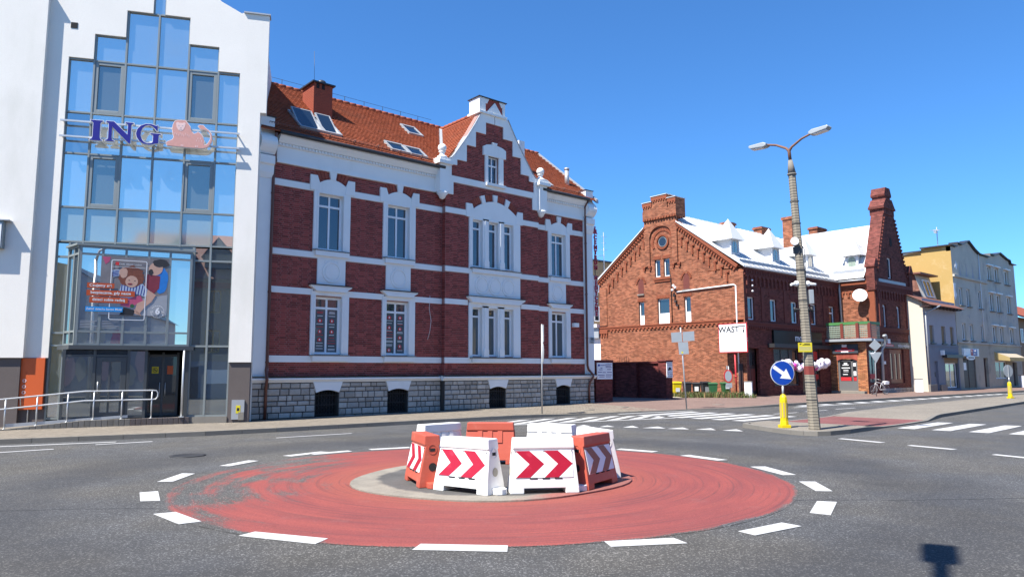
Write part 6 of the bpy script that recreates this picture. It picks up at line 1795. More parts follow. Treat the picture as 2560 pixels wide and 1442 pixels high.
MB().path([(XB-.2, YB-.5, 4.2), (XB+.15, YB-.5, 4.25), (XB+.35, YB-.45, 4.15), (XB+.35, YB-.3, 3.6), (XB+.2, YB-.15, 3.2), (XB+.2, YB-.12, .3)], .1, 10).build('downpipe', 'zinc', red)
# satellite dish
ds = thing('satellite_dish', 'large white satellite dish on the sunlit brick side above the balcony', 'dish', (XB-.4, 23.25, 7.2))
T = Matrix.Translation((XB-.55, 23.3, 7.22)) @ Vector((-.85, -.35, .3)).to_track_quat('Z', 'Y').to_matrix().to_4x4()
MB().lathe([(.02, -.1), (.25, -.08), (.42, -.02), (.50, .04), (.49, .05), (.4, -.005), (.2, -.06), (.0, -.07)], (0, 0, 0), 28, 0, T).build('reflector', 'white', ds)
MB().tube((XB, 23.25, 7.0), (XB-.55, 23.3, 7.18), .03).tube(T @ Vector((0, -.48, .03)), T @ Vector((0, -.3, .55)), .02).box(-.06, .06, -.34, -.22, .5, .62, 0, T).build('arm', 'steel', ds)

# balloon garland over the shop door
def balloon(x, z, r_, mat, y=-.55, lab=''):
    o = thing('balloon', lab, 'balloon', (x, YF+y, z), 0, 'balloons of the garland over the shop window')
    MB().ball((x, YF+y, z), r_, 12, sq=(1, 1, 1.12)).lathe([(.0, -r_*1.1), (.03, -r_*1.22)], (x, YF+y, z), 6).build('skin', mat, o)
bl = random.Random(9)
for i in range(34):
    t_ = i/33
    x = 44.8+6.1*t_
    z = 2.3-.22*math.sin(math.pi*min(1, t_*1.15))+bl.uniform(-.22, .18)
    big = .21+bl.uniform(-.04, .05)
    pk = bl.random() < .33 and .15 < t_ < .75
    ORD = 'first second third fourth fifth sixth seventh eighth ninth tenth eleventh twelfth thirteenth fourteenth fifteenth sixteenth seventeenth eighteenth nineteenth twentieth'.split()
    side, k_ = ('left', i) if i < 17 else ('right', 33-i)
    lab = '%s balloon in the garland over the shop window, %s from its %s end' % ('bright pink' if pk else 'pearly white', ORD[k_], side)
    balloon(x, z, big, 'pink' if pk else 'pale_pink', -.55+bl.uniform(-.12, .12), lab)

# ------------------------------------------------------------------ houses further along the street
YC = 21.3
TC = Matrix.Translation((0, YC, 0))
cream = thing('cream_house', 'small cream and grey house with brown tiled mansard dormer, next to the tall tenement', 'building', (63.619, YC, 0.101))
v = MB()
ch_ = [(61.215, 62.082, 3.871, 5.228), (63.666, 64.561, 3.871, 5.247), (65.598, 66.446, 3.871, 5.247)]
cs_ = [(61.498, 62.299, 0.195, 2.447), (63.713, 66.823, 0.289, 2.702)]
holes_wall(v, 60.084, 67.06, 3.73, 7.264, ch_, 0, .2, 0, TC)
v.build('upper_wall', 'blue_grey_render', cream, recalc=False)
v = MB(); holes_wall(v, 60.084, 67.06, 0, 3.72, cs_, -.05, .3, 0, TC)
v.box(60.131, 67.059, -.09, -.05, 3.588, 3.72, 0, TC)
v.build('lower_cladding', 'blue_tiles', cream, recalc=False)
v = MB()
v.sheet([(60.084, YC-.05, 0.101), (60.084, YC+8, 0.101), (60.084, YC+8, 7.264), (60.084, YC+5, 9.149), (60.084, YC, 7.075)])
v.sheet([(60.084, YC+8, 0.101), (67.059, YC+8, 0.101), (67.059, YC+8, 7.264), (60.084, YC+8, 7.264)])
v.build('side_wall', 'cream', cream, recalc=False)
for a, b, c, d in ch_: MB().box(a, b, .12, .16, c, d, 0, TC).build('blind_window', 'beige_block', cream)
v = MB()
for a, b, c, d in ch_: v.box(a-.08, b+.12, -.12, .1, c-.09, c-.02, 0, TC)
v.build('sill', 'dark_metal', cream)
o = plate(TC, 61.498, 62.299, 0.195, 2.447, .1, .15, 'door', 'blue_tiles', cream); plate(TC, 61.545, 62.017, 1.232, 1.609, .05, .1, 'letter_box', 'black', o)
o = window(cream, TC, 64.0, 66.54, .33, 2.316, .1, 2, (), .09, 'frame_white', 'glass_bank_open', name='shop_window')
plate(TC, 63.713, 66.823, 2.316, 2.702, .0, .1, 'shutter_box', 'beige_block', cream); plate(TC, 63.336, 67.012, 2.721, 2.975, -.4, -.06, 'shop_canopy', 'dark_metal', cream)
for a, b in ((63.713, 63.996), (66.54, 66.823)): plate(TC, a, b, 0.289, 2.316, -.0, .12, 'shop_pilaster', 'anthracite', cream)
MB().box(60.037, 61.451, -.22, -.06, 0.101, 0.666, 0, TC).build('base_block', 'concrete', cream, bevel=.02); MB().box(62.394, 63.619, -.2, -.06, 0.101, 0.619, 0, TC).build('base_block', 'concrete', cream, bevel=.02)
plate(TC, 62.959, 63.195, 2.928, 3.305, -.3, -.06, 'wall_lamp', 'frame_white', cream)
RYC = YC+3.2
v = MB()
v.sheet([(59.755, YC-.7, 6.698), (67.2, YC-.7, 6.698), (67.2, YC+4.5, 9.431), (59.755, YC+4.5, 9.431)]).sheet([(59.755, YC-.7, 6.623), (67.2, YC-.7, 6.623), (67.2, YC+.2, 7.075), (59.755, YC+.2, 7.075)])
v.sheet([(59.755, YC+4.5, 9.431), (67.2, YC+4.5, 9.431), (67.2, YC+8.3, 7.264), (59.755, YC+8.3, 7.264)])
r_ = v.build('roof', 'brown_tile', cream, recalc=False)
v = MB()
D0, D1, DY = 63.34, 66.54, YC+1.1
v.sheet([(D0, DY, 7.55), (D1, DY, 7.55), (D1, DY+.5, 9.53), (D0, DY+.5, 9.53)], 1)
v.sheet([(D0, DY, 7.55), (D0, DY+.5, 9.53), (D0, DY+4.5, 9.7), (D0, DY+4.5, 9.2)]).sheet([(D1, DY, 7.55), (D1, DY+.5, 9.53), (D1, DY+4.5, 9.7), (D1, DY+4.5, 9.2)])
v.box(D0-.35, D1+.25, DY-.1, DY+4.8, 9.54, 9.66)
d_ = v.build('dormer', ['brown_tile', 'cream'], cream, recalc=False)
s = MB()
k = 0
for r__ in range(11):
    z = 7.8+r__*.165
    y = DY+1.9
    yy_ = DY+(z-7.55)/1.98*.5+.05
    ys = DY+.2
    while ys < DY+3.6:
        zroofc = 6.698+(ys-(YC-.7))*2.733/5.2
        if z > zroofc-.05 and ys > yy_: s.add([(D0-.005, ys, z), (D0-.03, ys, z), (D0-.03, ys+.28, z), (D0-.005, ys+.28, z), (D0-.008, ys, z+.17), (D0-.008, ys+.28, z+.17)], [(1, 2, 5, 4), (0, 1, 2, 3)])
        ys += .29
s.build('roof_tile', 'brown_tile', d_, recalc=False, kind='stuff')
TD = frameT((64.1, DY, 7.66), (1, 0, 0), Vector((0, .5, 1.98)))
window(cream, TD, .25, 1.85, .05, 1.55, -.06, 2, (), .1, 'frame_white', 'glass_shop', name='dormer_window')
v = MB()
for k in range(10): v.box(59.8+k*.75, 59.9+k*.75, YC-.65, YC, 6.56, 6.65)
v.build('rafter_end', 'door_brown', r_, kind='stuff')
MB().path([(61.545, YC-.75, 6.698), (61.168, YC-.75, 6.604), (60.509, YC-.3, 6.274), (60.273, YC-.12, 6.133), (60.273, YC-.12, 0.289)], .06).build('downpipe', 'zinc', cream)

ten = thing('tenement', 'tall worn grey tenement with peeling plaster and an ochre side wall', 'building', (75.4, YC, 0.101))
GX0, GX1 = 67.105, 84.448
w3 = [(76.107, 77.285, 9.978, 11.269), (78.133, 79.453, 9.94, 11.269), (81.102, 82.469, 9.921, 11.279)]
w2 = [(68.331, 69.274, 7.216, 8.696), (70.169, 71.065, 7.188, 8.696), (73.138, 74.081, 7.169, 8.725), (76.154, 77.379, 7.122, 8.743), (78.18, 79.453, 7.122, 8.743), (81.243, 82.516, 7.122, 8.725)]
w1 = [(68.473, 69.415, 4.266, 5.69), (70.358, 71.253, 4.266, 5.68), (73.185, 74.081, 4.266, 5.718), (76.343, 77.521, 4.21, 5.737), (78.416, 79.547, 4.21, 5.718), (81.432, 82.657, 4.21, 5.699)]
dr = [(73.185, 74.363, 0.242, 2.806), (81.385, 82.751, 0.242, 2.457), (68.049, 71.065, 0.242, 2.74), (76.295, 79.736, 0.949, 2.551)]
v = MB()
holes_wall(v, GX0, GX1, 4.106, 11.693, w1+w2+w3, 0, .22, 0, TC)
v.prism([(GX0, 11.693), (74.081, 11.693), (74.081, 12.023), (73.704, 12.07), (72.855, 12.306), (71.253, 12.919), (69.556, 12.4), (68.425, 12.447), (68.237, 12.089), (GX0, 12.089)], 0, .35, 0, TC)
v.prism([(74.081, 11.693), (GX1, 11.693), (GX1, 11.995), (82.94, 11.995), (82.751, 12.306), (81.903, 12.372), (79.877, 12.749), (78.228, 12.334), (76.908, 12.353), (76.72, 12.033), (74.081, 12.033)], 0, .34, 0, TC)
v.build('upper_wall', 'worn_render', ten, recalc=False)
v = MB(); holes_wall(v, GX0, GX1, 0, 4.096, dr, -.02, .3, 0, TC)
v.build('ground_floor_wall', 'olive_render', ten, recalc=False)
v = MB()
v.sheet([(GX0, YC-.02, 0), (GX0, YC+9, 0), (GX0, YC+9, 11.5), (GX0, YC+2.3, 11.88), (GX0, YC+2.3, 12.09), (GX0, YC, 12.25)])
v.build('ochre_side_wall', 'yellow_render', ten, recalc=False)
v = MB().sheet([(GX1, YC, 0), (GX1, YC+12, 0), (GX1, YC+12, 11.4), (GX1, YC, 11.9)]).sheet([(GX0, YC+12, 0), (GX1, YC+12, 0), (GX1, YC+12, 11.4), (GX0, YC+12, 11.4)]).sheet([(GX0, YC, 11.69), (GX1, YC, 11.69), (GX1, YC+12, 11.4), (GX0, YC+12, 11.4)])
v.build('back_wall', 'worn_render', ten, recalc=False)
v = MB()
for P_ in ([(66.918, 12.146), (68.237, 12.146), (68.256, 12.485), (69.556, 12.447), (71.253, 12.975), (72.855, 12.372), (73.798, 12.127), (74.175, 12.089)], [(74.081, 12.089), (76.625, 12.089), (76.72, 12.4), (78.228, 12.391), (79.877, 12.806), (81.903, 12.429), (82.846, 12.353), (83.034, 12.052), (84.636, 12.052)]):
    for (a, b), (c, d) in zip(P_, P_[1:]):
        v.add([(a, YC-.22, b), (c, YC-.22, d), (c, YC+.5, d), (a, YC+.5, b), (a, YC-.22, b+.07), (c, YC-.22, d+.07), (c, YC+.5, d+.07), (a, YC+.5, b+.07)], [(0, 3, 2, 1), (4, 5, 6, 7), (0, 1, 5, 4), (1, 2, 6, 5), (2, 3, 7, 6), (3, 0, 4, 7)])
v.box(GX0-.25, GX0+.4, YC+.2, YC+2.3, 12.12, 12.22).box(GX0-.2, GX0+.4, YC+2.3, YC+9, 11.88, 11.98)
v.build('parapet_flashing', 'dark_metal', ten)
v = MB().box(GX0, 75.7, -.16, 0, 9.526, 9.714, 0, TC).box(GX0, GX1, -.12, 0, 3.984, 4.116, 0, TC)
v.build('string_course', 'worn_render', ten)
pq = random.Random(4)
for blk in (w1, w2, w3):
    for a, b, c, d in blk:
        window(ten, TC, a, b, c, d, .14, 2, (), .09, 'frame_white', 'glass_bank_open', d=.05)
for a, b, c, d in w1+w2+w3: MB().box(a-.1, b+.1, -.14, .1, c-.1, c-.02, 0, TC).build('sill', 'concrete', ten)
for a, b, c, d in w1[3:]+w2[3:]+w3: MB().box(a-.14, b+.14, -.2, 0, d+.05, d+.14, 0, TC).build('lintel_cap', 'frame_white', ten)
v = MB(); v2 = MB()                               # patches of fallen plaster
for i in range(46):
    x, z = pq.uniform(74.5, 84.2), pq.uniform(5.85, 11.4)
    if i < 9: x, z = pq.uniform(67.3, 74.5), pq.uniform(5.95, 8.6)
    if any(a-.2 < x < b+.2 and c-.2 < z < d+.25 for a, b, c, d in w1+w2+w3): continue
    r1, r2 = pq.uniform(.04, .14), pq.uniform(.06, .22)
    v.prism([(x+r1*pq.uniform(.6, 1.2)*math.cos(t), z+r2*pq.uniform(.6, 1.2)*math.sin(t)) for t in [2*math.pi*k/8 for k in range(8)]], -.008, .0, 0, TC)
for x in (68.991, 70.593, 72.202, 73.804): v.prism([(x-.3, 9.73), (x+.3, 9.73), (x+.1, 10.28), (x-.02, 10.94), (x-.1, 10.37)], -.01, 0, 0, TC)
for pts in ([(67.766, 10.374), (68.096, 10.939), (68.237, 10.657), (68.425, 10.751), (68.19, 10.185)], [(67.153, 8.96), (67.671, 9.007), (67.483, 8.489), (67.813, 8.018), (67.389, 7.546), (67.2, 7.829)]): v2.prism(pts, -.02, 0, 0, TC)
v.build('bare_patch', 'blue_grey_render', ten); v2.build('peeling_plaster', 'white_wall', ten)
MB().path([(73.845, YC-.06, 12.07), (73.798, YC-.06, 4.153)], .03, 6).build('wall_cable', 'frame_white', ten)
o = plate(TC, 73.185, 74.363, 0.242, 2.806, .2, .25, 'door', 'door_brown', ten); o = plate(TC, 81.385, 82.751, 0.242, 2.457, .2, .25, 'door', 'door_brown', ten)
v = MB()
for k in range(22): v.box(68.05, 71.06, .04+.012*(k % 2), .1, .25+k*.113, .355+k*.113, 0, TC)
v.box(69.368, 69.425, .02, .05, 0.242, 2.74, 0, TC)
v.build('roller_shutter', 'door_brown', ten)
plate(TC, 68.19, 68.802, 1.75, 2.363, .0, .03, 'notice', 'sheet_white', ten)
o = window(ten, TC, 76.295, 79.736, .949, 2.551, .1, 2, (), .1, 'frame_white', 'glass_shop', name='shop_window')
s1 = tag(MB().box(67.86, 71.536, -.2, -.03, 2.909, 3.55, 0, TC).build('shop_sign', 'sheet_white'), 'white shop sign with red and blue blocks on the tenement', 'sign')
v = MB().box(69.462, 70.028, -.208, -.2005, 2.947, 3.512, 0, TC); v.build('red_block', 'red', s1); v = MB().box(70.075, 71.065, -.208, -.2005, 2.947, 3.512, 0, TC); v.build('blue_block', 'blue_sign', s1)
text('P', 69.745, 3.23, .47, 'text_white', s1, TC, y=-.212); text('DRUK', 70.57, 3.35, .2, 'text_white', s1, TC, y=-.212); text('PUNKT', 70.57, 3.1, .18, 'text_white', s1, TC, y=-.212)
s1 = tag(MB().prism([(69.085+.99*math.cos(t), 2.777+.19*math.sin(t)) for t in [2*math.pi*k/24 for k in range(24)]], -.32, -.25, 0, TC).build('oval_sign', 'sheet_white'), 'small white oval sign over the brown roller shutter', 'sign')
MB().box(68.425, 69.745, -.328, -.3205, 2.74, 2.815, 0, TC).build('lettering', 'text_black', s1); MB().tube((69.085, YC-.28, 2.928), (69.085, YC-.1, 2.985), .02).build('bracket', 'iron', s1)
aw = thing('shop_awning', 'faded yellow awning over a shop window of the tenement', 'awning', (79.076, YC, 2.74))
v = MB()
A_ = [(76.248, YC, 3.446), (79.924, YC, 3.446), (81.998, YC, 3.305)]
v.add([(76.248, YC, 3.399), (81.903, YC, 3.399), (81.903, YC-1.0, 2.881), (77.002, YC-1.0, 2.881), (77.002, YC-1.0, 2.57), (81.903, YC-1.0, 2.57), (76.248, YC, 2.645), (81.903, YC, 2.645)], [(0, 1, 2, 3)], 0)
v.add([(77.002, YC-1.0, 2.881), (81.903, YC-1.0, 2.881), (81.903, YC-1.02, 2.551), (77.002, YC-1.02, 2.551)], [(0, 1, 2, 3)], 1)
v.add([(76.248, YC, 3.399), (77.002, YC-1.0, 2.881), (77.002, YC-1.02, 2.551), (76.248, YC, 2.664)], [(0, 1, 2, 3)], 1)
v.add([(81.903, YC, 3.399), (81.903, YC-1.0, 2.881), (81.903, YC-1.02, 2.551), (81.903, YC, 2.664)], [(0, 1, 2, 3)], 1)
v.build('cloth', ['awning_dark', 'awning'], aw, recalc=False)
an = thing('roof_aerial', 'thin television aerial on the stepped roof of the tenement', 'aerial', (70.31, YC+2, 12.353))
v = MB().tube((70.31, YC+2, 11.599), (70.31, YC+2, 14.427), .035).tube((69.462, YC+2, 14.05), (70.688, YC+2, 14.144), .02)
for k in range(4): v.tube((69.56+k*.28, YC+1.7, 14.07+k*.02), (69.56+k*.28, YC+2.3, 14.07+k*.02), .012, n=5)
v.box(69.839, 70.216, YC+1.9, YC+2.1, 13.861, 14.002)
v.build('mast', 'steel', an)
h = thing('white_gabled_house', 'far house with a white gable and red tiled roof at the right edge', 'building', (90.48, YC, 0.101))
v = MB().box(85.014, 105.56, YC+.3, YC+10, 0.101, 6.981)
v.build('wall', 'beige_block', h)
v = MB().box(84.542, 87.181, YC+6, YC+12, 0.101, 10.845).prism([(YC+6, 10.845), (YC+12, 10.845), (YC+9, 12.16)], 84.542, 87.181, 0, SW); v.build('gable', 'white_wall', h)
v = MB().add([(84.731, YC-.3, 6.887), (105.56, YC-.3, 6.887), (105.56, YC+5, 9.431), (84.731, YC+5, 9.431), (84.731, YC+10.3, 6.887), (105.56, YC+10.3, 6.887)], [(0, 1, 2, 3), (3, 2, 5, 4)])
v.add([(84.731, YC-.3, 6.745), (105.56, YC-.3, 6.745), (105.56, YC+.3, 6.981), (84.731, YC+.3, 6.981)], [(0, 1, 2, 3)])
v.build('roof', 'tile', h, recalc=False)
TH = Matrix.Translation((0, YC+.3, 0))
for x in (85.956, 88.218, 90.581, 92.843): window(h, TH, x, x+.95, 4.44, 5.85, -.05, 2, (), .09, 'frame_white', 'glass_shop', d=.04)
# blocks behind the gap between office and brick house
h = tag(MB().box(44.5, 56, 45, 58, 0, 11.85).build('apartment_block', 'beige_block'), 'plain tan apartment block seen in the gap behind the offices', 'building')
MB().box(44.3, 56.2, 44.8, 58.2, 11.851, 12.0).build('roof_edge', 'dark_metal', h)
Tq = Matrix.Translation((0, 45, 0))
for x in (45.8, 48.8, 51.8):
    for z in (1.6, 6.3, 9.0): window(h, Tq, x, x+1.3, z, z+1.4, -.04, 2, (), .09, 'frame_white', 'glass_shop', d=.035)
h = thing('garage_annex', 'low white flat roofed annex behind the gate', 'building', (41.6, 38, 0))
MB().box(41.5, 50, 37.6, 44.4, 0, 4.3).build('wall', 'white_wall', h)
MB().box(41.2, 50.2, 37.55, 44.6, 4.3, 5.1).build('fascia', 'zinc', h); MB().box(41.0, 50.4, 37.54, 44.7, 5.1, 5.35).build('flat_roof', 'white_wall', h)
an = thing('roof_aerial', 'television aerial rising behind the left slope of the brick gable', 'aerial', (47.5, 44, 11))
v = MB().tube((47.5, 42.5, 5), (47.5, 42.5, 14.0), .03)
for z, w in ((13.6, .35), (13.0, .3), (12.4, .4)): v.tube((47.5-w, 42.5, z), (47.5+w, 42.5, z+.05), .015, n=5)
v.tube((46.2, 42.5, 11.75), (47.6, 42.5, 11.95), .02, n=5)
v.build('mast', 'steel', an)

# ------------------------------------------------------------------ gate piers, boundary wall, notice boards
pL = thing('gate_pier', 'maroon brick gate pier carrying a white company board beside the office corner', 'wall', (28.2, 25.4, .2))
MB().box(27.5, 28.75, 25.3, 25.75, .05, 2.22).build('brickwork', 'pier_brick', pL)
MB().box(27.45, 28.8, 25.25, 25.8, 2.22, 2.34).build('coping', 'pier_brick', pL, bevel=.02)
bd = tag(MB().box(27.55, 28.72, 25.25, 25.29, 1.36, 2.2).build('company_board', 'sheet_white'), 'white board listing company names on the left gate pier', 'sign')
TBd = Matrix.Translation((0, 25.25, 0))
v = MB().box(27.62, 27.74, -.006, -.0005, 2.02, 2.12, 0, TBd); v.build('logo', 'blue_sign', bd)
text('EUROMEDIX', 27.98, 2.07, .085, 'blue_sign', bd, TBd, y=-.004, ext=.001)
v = MB()
for x0, x1, z in ((28.2, 28.65, 2.1), (28.2, 28.6, 2.03), (27.8, 27.95, 1.92), (27.7, 27.95, 1.83), (28.2, 28.65, 1.95), (28.3, 28.6, 1.84), (27.6, 27.9, 1.7), (27.95, 28.2, 1.69), (28.3, 28.66, 1.7), (27.6, 28.1, 1.56), (28.2, 28.65, 1.57), (27.7, 28.1, 1.47), (28.2, 28.6, 1.47)): v.box(x0, x1, -.004, -.0005, z, z+.03, 0, TBd)
v.build('print', 'navy', bd)
pR = thing('boundary_wall', 'dark maroon brick boundary wall with an end pier beside the dustbins', 'wall', (34.6, 27, .15))
MB().box(34.15, 34.72, 25.95, 26.5, .05, 2.3).build('end_pier', 'pier_brick', pR)
MB().box(34.1, 34.77, 25.9, 26.55, 2.3, 2.4).build('coping', 'pier_brick', pR, bevel=.02)
v = MB().box(34.35, 34.65, 26.5, 32.6, .05, 2.22).box(34.25, 34.75, 26.55, 32.6, 2.22, 2.33)
for y in (28.2, 30.1, 32.3): v.box(34.2, 34.35, y, y+.4, .05, 2.22)
v.build('brickwork', 'pier_brick', pR)
v = MB()
for k in range(5): v.tube((34.5, 29.0+k*.18, 2.3), (34.5, 29.0+k*.18, 2.62), .012, n=5)
v.build('spike', 'iron', pR)
nb = tag(MB().box(34.17, 34.70, 25.9, 25.945, 1.38, 2.28).build('tow_away_notice', 'sheet_white'), 'grey white notice with a tow truck symbol on the end pier of the boundary wall', 'sign')
Tn = Matrix.Translation((0, 25.9, 0))
for s_, z, sz in (('BRAMA WJAZDOWA', 2.2, .055), ('NIE ZASTAWIAĆ!', 2.1, .055), ('PARKING TYLKO DLA', 1.68, .052), ('KLIENTÓW I NAJEMCÓW', 1.58, .048), ('EUROMEDIX', 1.47, .06)): text(s_, 34.435, z, sz, 'text_black', nb, Tn, y=-.004, ext=.001)
v = MB().prism([(34.27, 1.85), (34.35, 1.98), (34.5, 1.98), (34.6, 1.86), (34.62, 1.8), (34.5, 1.84), (34.4, 1.8)], -.005, -.0005, 0, Tn).prism([(34.3+.04*math.cos(t), 1.82+.04*math.sin(t)) for t in [k*.785 for k in range(8)]], -.006, -.0051, 0, Tn)
v.build('symbol', 'text_black', nb)
gt = thing('iron_gate', 'black iron gate leaf standing open between the piers', 'gate', (29.2, 27.0, .2))
v = MB()
for k in range(16): v.tube((28.85, 25.95+k*.14, .25), (28.85, 25.95+k*.14, 1.9-.12*abs(k-8)/8), .014, n=5)
for z in (.35, 1.0, 1.75): v.box(28.83, 28.87, 25.9, 28.1, z, z+.04)
v.build('bars', 'iron', gt)

# ------------------------------------------------------------------ water filled barriers on the roundabout
DZ = [(0, .215), (.10, .21), (.20, .19), (.61, .105), (.625, .125), (.765, .115)]
def bd_(z): return lerp(DZ, z)
def bhw(z): return .50-.065*(z/.8)
def barrier_body():
    mb = MB()
    xs_ = [-1, -.30, .30, 1]
    zs_ = [0, .075, .20, .61, .625, .765]
    P = lambda i, j, s_: ((xs_[i] if i in (1, 2) else xs_[i]*bhw(zs_[j])), s_*bd_(zs_[j]), zs_[j])
    solid = lambda i, j: 0 <= i < 3 and 0 <= j < 5 and not (i == 1 and j == 0)
    for i in range(3):
        for j in range(5):
            if not solid(i, j): continue
            mb.add([P(i, j, -1), P(i+1, j, -1), P(i+1, j+1, -1), P(i, j+1, -1)], [(0, 1, 2, 3)])
            mb.add([P(i, j, 1), P(i+1, j, 1), P(i+1, j+1, 1), P(i, j+1, 1)], [(3, 2, 1, 0)])
            for di, dj, q in ((-1, 0, ((i, j), (i, j+1))), (1, 0, ((i+1, j), (i+1, j+1))), (0, -1, ((i, j), (i+1, j))), (0, 1, ((i, j+1), (i+1, j+1)))):
                if not solid(i+di, j+dj):
                    a, b = q
                    mb.add([P(*a, -1), P(*b, -1), P(*b, 1), P(*a, 1)], [(0, 1, 2, 3)])
    return mb
def panelT(y_sign=-1):
    a, b = Vector((0, y_sign*(bd_(.2)+.004), .2)), Vector((0, y_sign*(bd_(.61)+.004), .61))
    return frameT(a, (1, 0, 0), b-a), (b-a).length
TP, PL = panelT()
def make_barrier(colour, label, faded=False):
    root = local('plastic_barrier', label, 'barrier', 'plastic barriers standing in a ring on the roundabout')
    c = 'barrier_white' if colour == 'w' else 'barrier_orange'
    body = barrier_body().build('body', c, root, bevel=.014, merge=.0005)
    foot = MB()
    pts = [(.46, -.10), (.58, -.10), (.64, -.06), (.66, 0), (.64, .06), (.58, .10), (.46, .10)]
    foot.slab(pts, .0, .085)
    foot.build('connector_foot', c, root, bevel=.012)
    # carrying recess and round outlet on both ends
    for sx in (-1, 1):
        n_ = Vector((sx, 0, .08)).normalized()
        for z, r_, mt in ((.30, .062, 'void' if colour == 'o' else 'olive_render'), ):
            T = frameT((sx*(bhw(z)+.001), 0, z), (0, sx, 0), (-.08*sx, 0, 1))
            MB().prism([(r_*math.cos(2*math.pi*i/20), r_*math.sin(2*math.pi*i/20)) for i in range(20)], -.004, .0, 0, T).build('outlet_hole', mt, root)
        T = frameT((sx*(bhw(.56)+.001), 0, .56), (0, sx, 0), (-.08*sx, 0, 1))
        g_ = MB()
        for i in range(20):
            a0, a1 = 2*math.pi*i/20, 2*math.pi*(i+1)/20
            g_.prism([(r_*math.cos(a), r_*math.sin(a)*1.1) for r_, a in ((.068, a0), (.068, a1), (.06, a1), (.06, a0))], -.006, 0, 0, T)
        hnd = g_.build('grip_ring', c, root)
        MB().box(-.04, .04, -.003, 0, -.03, .015, 0, T).build('grip_recess', 'void', hnd)
    # chevron sheet on the outside
    ps = MB().box(-.425, .415, -.006, .0, .02, PL-.02, 0, TP).build('chevron_panel', 'sheet_white', root)
    h0, h1 = .022, PL-.022
    hm = (h0+h1)/2
    cm = 'chevron_fade' if faded else 'chevron_red'
    for x0 in (-.415, .0):
        q = [(x0, h1), (x0+.205, h1), (x0+.415, hm), (x0+.205, h0), (x0, h0), (x0+.2, hm)]
        MB().prism(q, -.0085, -.0065, 0, TP).build('chevron', cm, ps)
    v = MB()
    for x in (-.42, 0, .41): v.tube(TP @ Vector((x, -.012, PL-.03)), TP @ Vector((x, 0, PL-.03)), .008)
    v.build('rivet', 'iron', ps)
    for x in (-.16, .02, .2): MB().box(x-.055, x+.055, -.004, .0, .0, .022, 0, TP).build('drain_slot', 'void', root)
    Tb, _ = panelT(1)
    for x in (-.19, 0, .19): MB().box(x-.045, x+.045, -.0, .012, .2, .42, 0, Tb).build('back_rib', c, root)
    return root
BC = Vector((7.87, 9.02))
wl = ['white barrier with two bright crimson chevrons and a cracked sheet, front left of the ring', 'white barrier with crimson chevrons on ribbed sheet, facing straight at the viewer', None, None,
      None, None, None, None]
protoW = make_barrier('w', wl[0])
protoO = make_barrier('o', 'orange barrier seen from its end with red and white stripes, left side of the ring')
protoF = make_barrier('o', 'orange barrier in shade with faded brown chevrons, right side of the ring', True)
spots = [(201, protoW, None), (245.5, dup(protoW, wl[1]), None), (291, protoF, None), (334, dup(protoW, 'white barrier mostly hidden behind the shaded orange one at the right'), None),
         (22, dup(protoW, 'plain white back of a barrier behind the front one facing the viewer'), None), (66, dup(protoO, 'orange barrier at the back with three vertical ribs on its inner face'), None),
         (112, dup(protoW, 'white barrier at the back left with bluish shaded inner face'), None), (158, protoO, None)]
STAND = [(6.60, 8.62, 195), (7.38, 7.87, 236), (8.32, 7.79, 286), (9.2, 8.52, 341), (9.42, 9.79, 22), (8.88, 10.91, 45), (8.0, 11.36, 95), (6.55, 9.68, 160)]
for (a, o, _), (x, y, ang) in zip(spots, STAND):
    place(o, (x, y, .03), R(ang)+math.pi/2)

# ------------------------------------------------------------------ lamp post on the island
def vr(base, r_, z, f_=0): return Vector((base[0]+.756*r_+.654*f_, base[1]-.654*r_+.756*f_, z))
LB = (19.83, 10.02)
lp = thing('lamp_post', 'tall ribbed concrete lamp post with two curved arms, on the traffic island', 'lamp post', (*LB, .12))
v = MB()
AX = Vector((.756, -.654, 0)); FW = Vector((.654, .756, 0))
def ring_(r_, z, w):
    c = vr(LB, r_, z); return [c+AX*(sx*w*.5)+FW*(sy*w*.5) for sx, sy in ((-.55, -1), (.55, -1), (1, -.5), (1, .5), (.55, 1), (-.55, 1), (-1, .5), (-1, -.5))]
lv = [(.0, .0, .285)]+[(0-.285*(z-.1)/7.3, z, lerp([(.1, .285), (1.2, .265), (2.4, .24), (4.8, .205), (7.42, .18)], z)) for z in (.1, 1.2, 2.4, 4.8, 7.42)]
for (a, b, c), (d, e, g_) in zip(lv, lv[1:]): v.add(ring_(a, b, c)+ring_(d, e, g_), [(i, (i+1) % 8, 8+(i+1) % 8, 8+i) for i in range(8)])
v.add(ring_(*lv[-1]), [tuple(range(8))])
v.build('shaft', 'ribbed', lp)
v = MB().add(ring_(-.060, 1.64, .262)+ring_(-.069, 1.88, .258), [(i, (i+1) % 8, 8+(i+1) % 8, 8+i) for i in range(8)]); v.build('red_band', 'red_band', lp)
v = MB()
for z in (.92, 1.42): v.add(ring_(-.285*(z-.1)/7.3, z, .276)+ring_(-.285*(z-.1)/7.3, z+.02, .276), [(i, (i+1) % 8, 8+(i+1) % 8, 8+i) for i in range(8)])
for z in (3.72, 4.6, 5.95, 6.6): v.add(ring_(-.285*(z-.1)/7.3, z, .228)+ring_(-.285*(z-.1)/7.3, z+.025, .228), [(i, (i+1) % 8, 8+(i+1) % 8, 8+i) for i in range(8)])
v.build('steel_strap', 'dark_metal', lp)
T0 = vr(LB, -.285, 7.42); T1 = vr(LB, -.315, 7.84); T2 = vr(LB, -.335, 8.12)
MB().tube(T0, T1, .12, .06, 12).tube(T0-Vector((0, 0, .02)), T0+Vector((0, 0, .02)), .13).build('cone', 'concrete', lp)
